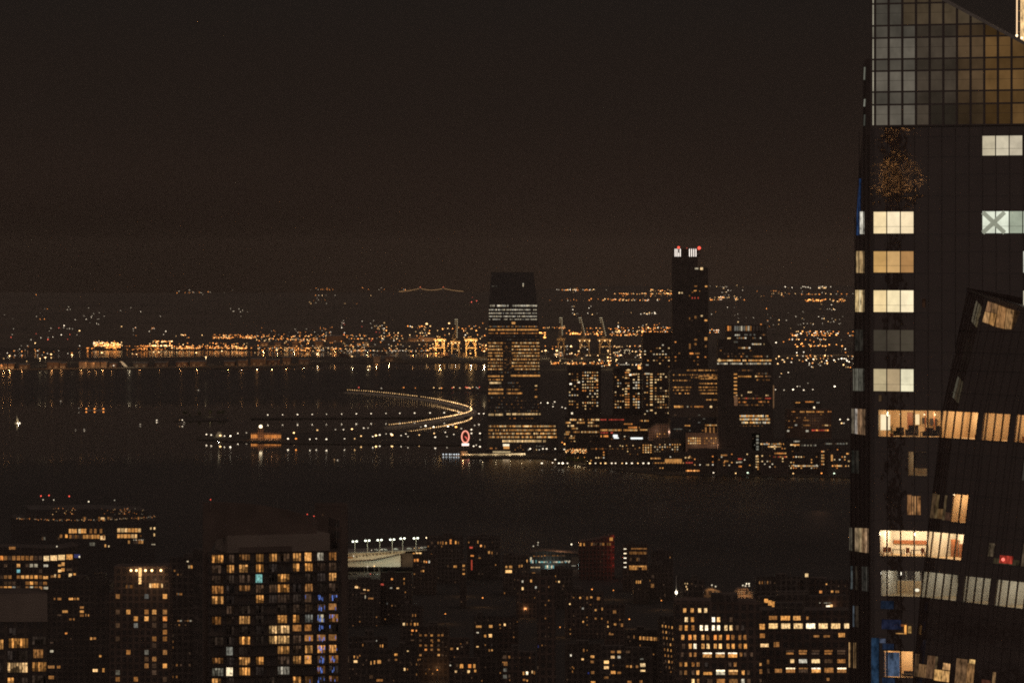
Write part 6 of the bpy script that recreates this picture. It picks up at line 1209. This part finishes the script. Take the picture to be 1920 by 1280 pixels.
for u in (1596, 1604, 1612, 1620, 1628):
    s0 = next((v for (su, v) in reversed(SIL) if su > u), 240)
    if u > 1620: s0 = 245
    mb.bar(Cq([(u, 1325)], .1)[0], Cq([(u, s0+8)], .1)[0], .05, k=4)
mb.build('side_mullions', 'frame', TW)
# billboard's blue reflection low on the corner, put into glowing panes
for ua, ub, va, vb, c in [(1634.5, 1648, 1195, 1285, (.012, .026, .05)), (1650, 1661, 1196, 1204, (.05, .06, .09)), (1654, 1690, 1160, 1178, (.010, .012, .026)), (1655, 1678, 1269, 1284, (.010, .016, .032)), (1652, 1676, 1125, 1140, (.008, .012, .022)), (1655, 1676, 1205, 1216, (.009, .014, .028))]:
    pane([A(ua, vb, .16), A(ub, vb, .16), A(ub, va, .16), A(ua, va, .16)], NA, c, 'blue_reflection_pane', 'litnear')
for ua, ub, va, vb, c in [(1678, 1697, 1168, 1172, (.12, .04, .012)), (1696.5, 1700, 1169, 1186, (.8, .35, .08)), (1703, 1709, 1171, 1184, (.38, .22, .07)), (1680, 1696, 1184.5, 1186, (.4, .2, .06)), (1648.5, 1653, 740, 752, (.05, .03, .015)), (1730, 1735, 560, 576, (.03, .014, .008)), (1803, 1806, 1062, 1066, (.0, .0, .0))]:
    if c[0]: pane([A(ua, vb, .16), A(ub, vb, .16), A(ub, va, .16), A(ua, va, .16)], NA, c, 'window', 'litnear')
# curtained panes on the main face
for ua, ub, va, vb, c in [(1701.5, 1709, 926, 963, (.19, .09, .035)), (1710.5, 1717.5, 928, 963, (.26, .13, .05)), (1720, 1726, 928, 963, (.24, .11, .04))]:
    pane([A(ua, vb, .06), A(ub, vb, .06), A(ub, va, .06), A(ua, va, .06)], NA, c, 'curtained_window', 'litnear')
def bpane(ka, kb, va, vb, c, f0=0, f1=1, nm='facet_window'):
    a0 = AL[ka]+(AL[ka+1]-AL[ka])*f0; a1 = AL[kb]+(AL[kb+1]-AL[kb])*f1
    q = [Bp(a0+.05, vb, .05), Bp(a1-.05, vb, .05), Bp(a1-.05, va, .05), Bp(a0+.05, va, .05)]; mb = MB(); mb.solid(q, [p-NB*.07 for p in q], c); return mb.build(nm, 'litnear', TW)
for x in [(0, 0, 922, 968, (.05, .03, .015)), (1, 1, 924, 968, (.07, .045, .02), 0, .35), (1, 1, 950, 968, (.09, .05, .02), .35, 1), (2, 2, 924, 970, (.06, .04, .02), 0, .3), (2, 2, 955, 970, (.05, .025, .015), .3, 1),
          (9, 9, 1004, 1028, (.07, .05, .03), .2, .9), (10, 13, 1030, 1040, (.03, .022, .012)), (14, 14, 1000, 1040, (.06, .042, .025), .2, 1), (15, 15, 1022, 1040, (.03, .022, .014)),
          (13, 13, 850, 886, (.03, .026, .02), .1, .5), (14, 14, 848, 888, (.05, .044, .034), .1, .4), (15, 15, 850, 888, (.035, .03, .024)), (16, 16, 850, 888, (.03, .026, .02)),
          (0, 0, 1222, 1264, (0.058, 0.033, 0.017)), (1, 1, 1240, 1264, (0.145, 0.078, 0.034)), (2, 2, 1222, 1264, (0.087, 0.046, 0.023)), (3, 3, 1222, 1245, (0.072, 0.046, 0.023), 0, .3), (3, 3, 1246, 1266, (0.609, 0.338, 0.115)), (4, 4, 1232, 1244, (0.580, 0.312, 0.127)), (4, 4, 1246, 1266, (0.522, 0.286, 0.103)), (6, 7, 1220, 1266, (0.131, 0.072, 0.034)), (8, 8, 1218, 1226, (0.725, 0.442, 0.161), .2, 1), (8, 8, 1226, 1266, (0.203, 0.104, 0.040)), (11, 11, 1262, 1268, (0.072, 0.026, 0.014)), (12, 12, 1236, 1268, (0.160, 0.091, 0.040), .1, .5), (10, 11, 1252, 1266, (0.051, 0.019, 0.011)), (13, 14, 1260, 1268, (0.058, 0.026, 0.014))]: bpane(*x)
# slanting windows under the shoulder of the facet, drawn on its plane
PB = Plane(Bp(4, 600), NB)
def bq(poly, c, nm='shoulder_window'):
    f_ = [PB.hit(u, v)+NB*.3 for u, v in poly]; mb = MB(); mb.solid(f_, [p-NB*.08 for p in f_], c); mb.build(nm, 'litnear', TW)
bq([(1845.5, 603), (1855.5, 606.5), (1859, 586), (1851, 584)], (.34, .19, .08)); bq([(1857.5, 606.5), (1866, 611), (1871, 589), (1861.5, 586)], (.30, .15, .05))
bq([(1851.5, 583), (1859.5, 585), (1862, 567), (1856, 565)], (.20, .105, .05)); bq([(1862, 585.5), (1871.5, 588), (1874, 571), (1864, 567.5)], (.15, .08, .035))
bq([(1870.5, 612.5), (1885, 616), (1890, 577.5), (1876, 572)], (.24, .12, .045)); bq([(1887.5, 616.5), (1899, 617), (1904.5, 582), (1892, 578)], (.26, .14, .055))
bq([(1812, 745), (1821, 748), (1829, 716), (1822, 712)], (.06, .055, .045)); bq([(1822.5, 748.5), (1829, 750), (1836, 719), (1830, 716)], (.035, .032, .026)); bq([(1830.5, 750.5), (1842, 753), (1848, 722), (1838, 719)], (.022, .02, .017))
# ---- modelled rooms behind the glass
def room(P, n, va, vb, x0, x1, depth, wallm, floorm, lightm, lw=.5, nm='room', lamp_n=2):
    """P(x, v, off): point on the face; a box open to the glass"""
    e0 = .0; f = [P(x0, vb, -e0), P(x1, vb, -e0), P(x1, va, -e0), P(x0, va, -e0)]
    f = [p-n*.14 for p in f]; bk = [p-n*depth for p in f]
    mb = MB(); mb.solid([bk[0], bk[1], bk[2], bk[3]], [p-n*.1 for p in bk]); w0 = mb.build(nm+'_back_wall', wallm, TW)
    mb = MB(); mb.solid([f[0], f[1], bk[1], bk[0]], [p-Vector((0, 0, .1)) for p in (f[0], f[1], bk[1], bk[0])]); mb.build(nm+'_floor', floorm, TW)
    mb = MB(); mb.solid([f[3], f[2], bk[2], bk[3]], [p+Vector((0, 0, .1)) for p in (f[3], f[2], bk[2], bk[3])]); ce = mb.build(nm+'_ceiling', wallm, TW)
    d = (f[1]-f[0]).normalized()
    for s, i0, i3, sg in (('l', 0, 3, -1), ('r', 1, 2, 1)):
        mb = MB(); q = [f[i0], bk[i0], bk[i3], f[i3]]; mb.solid(q, [p+d*.1*sg for p in q]); mb.build(nm+'_side_wall', wallm, TW)
    w_ = (f[1]-f[0]).length; h = f[3].z-f[0].z
    for i in range(lamp_n):
        c = f[3]+d*w_*(i+.5)/lamp_n-n*depth*.5-Vector((0, 0, .06)); mb = MB(); s = w_/lamp_n*lw/2; t = depth*.16
        q = [c-d*s-n*t, c+d*s-n*t, c+d*s+n*t, c-d*s+n*t]; mb.solid(q, [p+Vector((0, 0, .04)) for p in q]); mb.build('ceiling_light', lightm, ce)
        flood(c-Vector((0, 0, .5)), (210 if lightm == 'ceiling_light' else 45)*lw*2*w_/lamp_n/4, (1, .74, .45) if lightm == 'ceiling_light' else (1, .92, .74), .25)
    mb = MB(); g = [P(x0, vb, -.06), P(x1, vb, -.06), P(x1, va, -.06), P(x0, va, -.06)]; mb.quad(*g); mb.build('room_glass', 'glass', TW)
    return f, d, n, h, depth
def fpt(R, x, y, z): f, d, n, h, dep = R; return f[0]+d*x-n*y+Vector((0, 0, z))
def rbox(mb, R, x0, x1, y0, y1, z0, z1, col=None):
    q = [fpt(R, x0, y0, z0), fpt(R, x1, y0, z0), fpt(R, x1, y0, z1), fpt(R, x0, y0, z1)]; mb.solid(q, [p-R[2]*(y1-y0) for p in q], col)
def armchair(R, x, y, label, mat='furn', s=1.0):
    p = fpt(R, x, y, 0); e = empty('armchair', p, label, 'armchair', 'armchairs in the warm lounge')
    mb = MB(); rbox(mb, R, x-.42*s, x+.42*s, y-.4*s, y+.3*s, .18, .48*s); mb.build('seat', mat, e)
    mb = MB(); rbox(mb, R, x-.5*s, x+.5*s, y+.3*s, y+.48*s, .12, 1.15*s); mb.build('backrest', mat, e)
    for sx in (-1, 1):
        mb = MB(); rbox(mb, R, x+sx*.52*s-.09, x+sx*.52*s+.09, y-.42*s, y+.29*s, .1, .72*s); mb.build('armrest', mat, e)
def table(R, x, y, label, w_=1.4, mat='wood', h=.75, grp='tables in the near tower'):
    p = fpt(R, x, y, 0); e = empty('table', p, label, 'table', grp)
    mb = MB(); rbox(mb, R, x-w_/2, x+w_/2, y-.45, y+.45, h-.06, h); mb.build('tabletop', mat, e)
    for sx in (-1, 1):
        for sy in (-1, 1):
            mb = MB(); rbox(mb, R, x+sx*(w_/2-.06)-.04, x+sx*(w_/2-.06)+.04, y+sy*.38-.04, y+sy*.38+.04, 0, h-.06); mb.build('leg', mat, e)
def chair(R, x, y, label, mat='wood', grp='chairs in the white dining room'):
    p = fpt(R, x, y, 0); e = empty('chair', p, label, 'chair', grp)
    mb = MB(); rbox(mb, R, x-.24, x+.24, y-.24, y+.24, .42, .48); mb.build('seat', mat, e)
    mb = MB(); rbox(mb, R, x-.24, x+.24, y-.3, y-.245, .42, 1.05); mb.build('backrest', mat, e)
    for sx in (-1, 1):
        for sy in (-1, 1):
            mb = MB(); rbox(mb, R, x+sx*.2-.03, x+sx*.2+.03, y+sy*.2-.03, y+sy*.2+.03, 0, .42); mb.build('leg', mat, e)
def Af(u, v, off): return A(u, v, off)
def Bf(a, v, off): return Bp(a, v, off)
# lounge
R1 = room(Af, NA, 768, 818, 1647, 1765, 5.2, 'plaster', 'floor', 'ceiling_light', .35)
mb = MB(); rbox(mb, R1, .05, 1.45, .6, .7, .75, 3.0); mb2 = MB(); q = [fpt(R1, .05, .55, .8), fpt(R1, 1.3, .55, .8), fpt(R1, 1.3, .55, 2.75), fpt(R1, .05, .55, 2.75)]; mb2.solid(q, [p-NA*.05 for p in q], (1.15, .95, .62)); tag(mb2.build('glowing_curtain', 'blind', None, fpt(R1, .7, .6, 0)), 'cream curtain with painted glow at the left end of the warm lounge', 'lit curtain')  # white curtain; the room light on it is put into its glow
armchair(R1, 2.35, .9, 'dark boxy armchair second pane from the left in the warm lounge'); armchair(R1, 4.1, .9, 'dark high-backed chair behind the third pane of the warm lounge', s=1.25); armchair(R1, 6.3, .9, 'dark squat armchair behind the fourth pane of the warm lounge'); armchair(R1, 7.6, 1.1, 'dark armchair at the right end of the warm lounge', s=1.2)
for i, (x, z0_, z1_, w_) in enumerate([(5.6, 1.3, 2.2, .9), (7.3, 1.7, 2.6, 1.2), (4.4, 1.5, 2.3, .6)]):
    mb = MB(); rbox(mb, R1, x-w_/2, x+w_/2, 4.6, 4.7, z0_, z1_); tag(mb.build('wall_cabinet', 'furn', None, fpt(R1, x, 4.6, z0_)), ['dark wall cabinet behind the fourth pane of the warm lounge', 'dark wide wall cabinet at the right end of the warm lounge', 'small dark wall cabinet behind the third pane of the warm lounge'][i], 'cabinet')
mb = MB(); rbox(mb, R1, 3.1, 3.6, 4.95, 5.05, 1.4, 2.7, (1.2, .9, .5)); tag(mb.build('lit_doorway', 'blind', None, fpt(R1, 3.3, 5, 1.4)), 'bright glass doorway at the back of the warm lounge', 'doorway')
p = fpt(R1, 1.5, .6, 0); e = empty('potted_plant', p, 'small potted plant before the glowing curtain in the warm lounge', 'potted plant'); mb = MB(); rbox(mb, R1, 1.35, 1.65, .45, .75, 0, .4); mb.build('pot', 'wood', e); mb = MB()
for i in range(60):
    c = fpt(R1, 1.5+random.gauss(0, .22), .6+random.gauss(0, .15), .8+random.gauss(0, .28)); s = .12; a = Vector((random.gauss(0, 1), random.gauss(0, 1), random.gauss(0, 1))).normalized()*s; b_ = a.orthogonal().normalized()*s*.5; mb.quad(c-a, c-b_, c+a, c+b_)
mb.build('foliage', 'leaf', e)
for i, (x, y, label) in enumerate([(3.3, 2.6, 'small dark table between the two left armchairs of the warm lounge'), (5.3, 2.2, 'small dark table in the middle of the warm lounge')]): table(R1, x, y, label, .9, 'furn', .6)
for i, (x, z_) in enumerate([(2.0, 3.0), (5.2, 3.0), (6.6, 3.0), (8.3, 3.0)]):
    mb = MB(); mb.ball(fpt(R1, x, 2.4, z_-.25), .12, (2.2, 1.7, 1.0), .7, 6); tag(mb.build('pendant_lamp', 'bulb', None, fpt(R1, x, 2.4, z_-.25)), ['pendant lamp nearest the glowing curtain in the warm lounge', 'pendant lamp in the middle of the warm lounge', 'pendant lamp over the squat armchair in the warm lounge', 'pendant lamp at the right end of the warm lounge'][i], 'lamp')
mb = MB(); rbox(mb, R1, 2.0, 2.7, 5.0, 5.1, .9, 2.9); tag(mb.build('wall_picture', 'wood', None, fpt(R1, 2.3, 5, .9)), 'tall brown picture on the back wall of the warm lounge', 'picture')
for i, x in enumerate([4.95, 6.15]):
    mb = MB(); rbox(mb, R1, x, x+.12, 3.2, 3.35, 0, 3.1); tag(mb.build('slim_post', 'wood', None, fpt(R1, x, 3.2, 0)), ['slim column left of the middle in the warm lounge', 'slim column right of the middle in the warm lounge'][i], 'column')
# white dining room
R2 = room(Af, NA, 993, 1041, 1650, 1739.5, 4.8, 'white', 'floor', 'ceiling_light', .8, 'dining_room', 3)
mb = MB(); rbox(mb, R2, .1, 5.8, 4.5, 4.7, 1.3, 1.75); tag(mb.build('wall_shelf', 'wood', None, fpt(R2, 3, 4.6, 1.3)), 'long brown shelf across the back wall of the white dining room', 'shelf')
for i, x in enumerate([1.7, 4.4]): table(R2, x, 1.6, ['table on the left in the white dining room', 'table on the right in the white dining room'][i], 1.6, 'furn')
for i, x in enumerate([.35, .95, 3.4, 5.4]): chair(R2, x, .9, ['reddish wooden chair nearest the left wall of the white dining room', 'reddish wooden chair beside the left table of the white dining room', 'reddish wooden chair between the two tables of the white dining room', 'reddish wooden chair at the right wall of the white dining room'][i])
# grey hall, continues round the corner
R3 = room(Af, NA, 1068, 1116, 1652, 1726, 6.0, 'white', 'floor', 'ceiling_light_cool', .5, 'grey_hall', 2)
for i, x in enumerate([.15, 1.35, 3.1, 4.1]):
    mb = MB(); rbox(mb, R3, x, x+.95, 5.75, 5.85, 1.75, 2.85); tag(mb.build('dark_window_leaf', 'furn', None, fpt(R3, x, 5.8, 1.75)), ['dark inner pane furthest left in the grey hall', 'second dark inner pane from the left in the grey hall', 'third dark inner pane from the left in the grey hall', 'dark inner pane nearest the folded corner in the grey hall'][i], 'inner window')
mb = MB(); rbox(mb, R3, 0.1, 5, 5.6, 5.75, .0, 1.6); tag(mb.build('low_partition', 'plaster', None, fpt(R3, 2.5, 5.6, 0)), 'tan low partition along the back of the grey hall', 'partition')
mb = MB(); mb.ball(fpt(R3, 4.3, 1.2, .75), .3, (1.1, 1.0, .75), .7); o = mb.build('floor_lamp', 'bulb', None, fpt(R3, 4.3, 1.2, .5)); tag(o, 'bright white low lamp near the folded corner in the grey hall', 'lamp'); flood(fpt(R3, 4.2, .8, 1.0), 14, (1, .93, .75), .1)
R4 = room(Af, NA, 1218, 1268, 1657, 1711, 4.0, 'plaster', 'floor', 'ceiling_light', .4, 'bedroom', 1)
mb = MB(); rbox(mb, R4, .1, 2.1, .5, .56, .15, 2.9); q = [fpt(R4, .05, .4, .1), fpt(R4, 1.9, .4, .1), fpt(R4, 1.9, .4, 3.1), fpt(R4, .05, .4, 3.1)]; mb3 = MB(); mb3.solid(q, [p-NA*.04 for p in q], (.05, .075, .125)); tag(mb3.build('blue_reflection_sheet', 'litnear', None, fpt(R4, 1, .4, 0)), 'tall glowing sheet for a blue reflection at the left of the low amber bedroom', 'screen')  # a blue billboard's reflection in the glass, put into a glowing sheet
e = empty('sofa', fpt(R4, 2.8, 1, 0), 'low dark sofa under the amber wall right of the blue reflection', 'sofa'); mb = MB(); rbox(mb, R4, 2.1, 3.4, .7, 1.4, .1, .42); mb.build('seat', 'furn', e); mb = MB(); rbox(mb, R4, 2.1, 3.4, 1.4, 1.6, .1, .75); mb.build('backrest', 'furn', e)
R5 = room(Af, NA, 845, 890, 1703, 1752, 4.0, 'plaster', 'floor', 'ceiling_light_cool', .3, 'dim_room', 1)
# dim curtain in the left panes, cabinet pane and bed
mb = MB(); q = [fpt(R5, .75, .3, .9), fpt(R5, 2.4, .3, .9), fpt(R5, 2.4, .3, 2.95), fpt(R5, .75, .3, 2.95)]; mb.solid(q, [p-NA*.04 for p in q]); tag(mb.build('curtain', 'tan', None, fpt(R5, 1.5, .3, .9)), 'brownish half-lowered curtain in the dim room under the lounge', 'curtain')
# rooms on the folded facet
def broom(va, vb, k0, k1, dep, wm, lm, lw, nm, n_=1): return room(Bf, NB, va, vb, AL[k0]+.06, AL[k1]-.06, dep, wm, 'floor', lm, lw, nm, n_)
Q1 = broom(768, 818, 0, 5, 3.6, 'plaster', 'ceiling_light', .4, 'amber_room', 2); Q2 = broom(768, 818, 6, 10, 3.6, 'plaster', 'ceiling_light', .35, 'amber_room'); Q3 = broom(768, 818, 11, 18, 3.6, 'plaster', 'ceiling_light', .35, 'amber_room', 2)
mb = MB(); w_ = (Q1[0][1]-Q1[0][0]).length; rbox(mb, Q1, w_*.66, w_*.92, 3.3, 3.4, 1.35, 2.3); tag(mb.build('wall_screen', 'furn', None, fpt(Q1, w_*.8, 3.3, 1.35)), 'dark wall screen in the first amber room of the folded facet', 'screen')
table(Q1, w_*.8, 1.6, 'low reddish table under the dark wall screen', 1.3, 'wood', .55)
mb = MB(); rbox(mb, Q2, 1.9, 2.9, 2.8, 3.4, 0, 1.0); tag(mb.build('sideboard', 'wood', None, fpt(Q2, 2.4, 3, 0)), 'reddish sideboard in the second amber room of the folded facet', 'sideboard')
mb = MB(); mb.ball(fpt(Q2, 3.35, 2.6, 2.45), .22, (2, 1.6, 1.0), .6); tag(mb.build('hanging_lamp', 'bulb', None, fpt(Q2, 3.35, 2.6, 2.45)), 'bright hanging lamp in the second amber room of the folded facet', 'lamp')
armchair(Q3, 1.6, .9, 'pale low armchair in the third amber room at the right edge', 'wood')
Q4 = broom(993, 1041, 0, 5, 3.6, 'white', 'ceiling_light', .5, 'cream_room', 2)
for i, x in enumerate([1.2, 3.2, 4.2]):
    mb = MB(); rbox(mb, Q4, x, x+.7, 2.8, 3.4, 0, 1.7 if i else 2.2); tag(mb.build('cupboard', 'wood', None, fpt(Q4, x, 2.8, 0)), ['tall brown cupboard in the cream room by the folded corner', 'lower brown cupboard in the middle of the cream room', 'lower brown cupboard at the right end of the cream room'][i], 'cupboard')
Q5 = [broom(1068, 1116, 0, 5, 5, 'white', 'ceiling_light_cool', .45, 'grey_hall', 2), broom(1068, 1116, 6, 10, 5, 'white', 'ceiling_light_cool', .45, 'grey_hall', 1), broom(1068, 1116, 11, 18, 5, 'white', 'ceiling_light_cool', .6, 'grey_hall', 2)]
for i, (R_, x) in enumerate([(Q5[0], .8), (Q5[0], 2.6), (Q5[1], 1.4), (Q5[2], 2.6)]):
    mb = MB(); rbox(mb, R_, x, x+.9, 4.7, 4.8, 1.7, 2.85); tag(mb.build('dark_window_leaf', 'furn', None, fpt(R_, x, 4.7, 1.7)), ['dark inner pane just right of the folded corner in the grey hall', 'dark inner pane in the first facet bay of the grey hall', 'dark inner pane in the middle facet bay of the grey hall', 'dark inner pane in the last facet bay of the grey hall'][i], 'inner window')
Q6 = room(Bf, NB, 920, 972, AL[3]+.06, AL[5]-.06, 2.6, 'plaster', 'floor', 'ceiling_light', .5, 'amber_cabin', 1)
mb = MB(); rbox(mb, Q6, 1.3, 2.2, 1.8, 2.5, 0, 1.9); tag(mb.build('cupboard', 'wood', None, fpt(Q6, 1.7, 2, 0)), 'reddish cupboard in the small bright amber room below the dim row', 'cupboard')
mb = MB(); c = Bp(AL[12]+.3, 1031, .25); mb.ball(c, .22, (1.6, .30, .22)); o = mb.build('red_lamp', 'bulb', TW)
q = [Bp(AL[11]+.1, 1038, .06), Bp(AL[13]+.3, 1038, .06), Bp(AL[13]+.3, 1024, .06), Bp(AL[11]+.1, 1024, .06)]; mb = MB(); mb.solid(q, [p-NB*.05 for p in q], (.28, .03, .018)); mb.build('red_lit_window', 'litnear', TW)
# spire beside the crown, its golden floodlighting put into glowing columns
Ys = 668; s0 = at(1908, -60, Ys); sp_ = empty('spire', at(1918, 110, Ys), 'floodlit golden spire rising behind the sloping crown at the upper right corner', 'spire')
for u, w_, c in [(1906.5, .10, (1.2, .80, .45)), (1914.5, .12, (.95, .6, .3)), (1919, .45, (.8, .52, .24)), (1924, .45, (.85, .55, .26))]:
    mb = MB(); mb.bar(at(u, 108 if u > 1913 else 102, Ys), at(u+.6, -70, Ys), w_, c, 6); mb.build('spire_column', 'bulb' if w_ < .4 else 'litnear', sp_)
for v in range(-60, 100, 20):
    mb = MB(); mb.bar(at(1906, v, Ys), at(1925, v+2, Ys), .05); mb.build('spire_brace', 'crane', sp_)
for u, v in ((1906.5, 67), (1916, 71.5)):
    mb = MB(); mb.ball(at(u, v, Ys-3.5), .17, (2.2, 1.7, 1.1)); mb.build('floodlight', 'bulb', sp_)

# lamp-studded tower crown standing left of the viewer; the near tower's dark glass mirrors it
d_ = ray(1678, 292); P_ = PA.hit(1678, 292); r_ = d_.normalized(); r_ = r_ - NA*2*r_.dot(NA); Qc = P_ + r_*430
sd = Vector((-r_.y, r_.x, 0)).normalized()
e = empty('ornate_tower', (Qc.x, Qc.y, 1), 'ornate tower crown studded with amber lamps, mirrored in the dark glass under the near crown', 'tower')
def obox(mb, s0, s1, z0_, z1_, dp, ba=0):
    q = [Qc+sd*s0, Qc+sd*s1, Qc+sd*s1, Qc+sd*s0]; f_ = []
    for p, z in zip(q, (z0_, z0_, z1_, z1_)): f_.append(Vector((p.x, p.y, z))+Vector((r_.x, r_.y, 0))*ba)
    mb.solid(f_, [p+Vector((r_.x, r_.y, 0))*dp for p in f_])
zc = Qc.z
mb = MB(); obox(mb, -1.2, 1.2, 1, zc-9, 3, 1); mb.build('shaft', 'white', e); mb = MB(); obox(mb, -5.5, 5.5, zc-9, zc-7.5, 8, 1); obox(mb, -2, 2, zc-7.5, zc+2, 4, 3); mb.build('upper_stage', 'white', e); mb = MB(); obox(mb, -2.5, 2.5, zc+2, zc+9, 5, 6); mb.build('lantern', 'stone', e)
mb = MB(); n_l = 0
def lampd(s, z, k=1.0):
    q_ = random.choice([.2, .8, 1.6])*k; mb.ball(Vector((Qc.x, Qc.y, z))+sd*s, random.uniform(.08, .22), (17*q_, 7.4*q_, 2.2*q_), 1, 5)
for arch, (c0, zb, w_, h_) in enumerate([(-4, zc-6, 1.6, 5), (0, zc-6, 1.4, 5), (4, zc-6, 1.6, 5), (-1, zc+4, 1.2, 4), (3.5, zc+6, .8, 2.5)]):
    for i in range(16):
        t = math.pi*i/15; lampd(c0+w_*math.cos(t)+random.gauss(0, .15), zb+h_*math.sin(t)*.9+random.gauss(0, .2))
for i in range(14): lampd(random.uniform(-5, 5), zc-7+random.uniform(-.5, .6), .8)
for i in range(10): lampd(random.uniform(-5.5, 5.5), zc+random.uniform(-16, -8), .35)
o = mb.build('crown_lamp', 'bulb', e); o['kind'] = 'stuff'

# closing walls at the far right end of the folded facet
E = AL[-1]+.03
for nm_, offa, offb in (('end_wall', 0, 5.6),):
    lo_, hi_ = 1330, 640; f_ = [Bp(E, lo_), Bp(E, lo_)-NB*offb, Bp(E, hi_)-NB*offb, Bp(E, hi_)]; mb = MB(); mb.solid(f_, [p+DB*.25 for p in f_]); mb.build(nm_, 'clad', TW)
a0_ = Bp(E, 1330)-NB*5.6; a1_ = A(2040, 1330); a1_.z = a0_.z; b0_ = Bp(E, 640)-NB*5.6; b1_ = A(2040, 640); b1_.z = b0_.z
mb = MB(); f_ = [a0_, a1_, b1_, b0_]; mb.solid(f_, [p+Vector((.3, .1, 0)) for p in f_]); mb.build('end_wall', 'clad', TW)
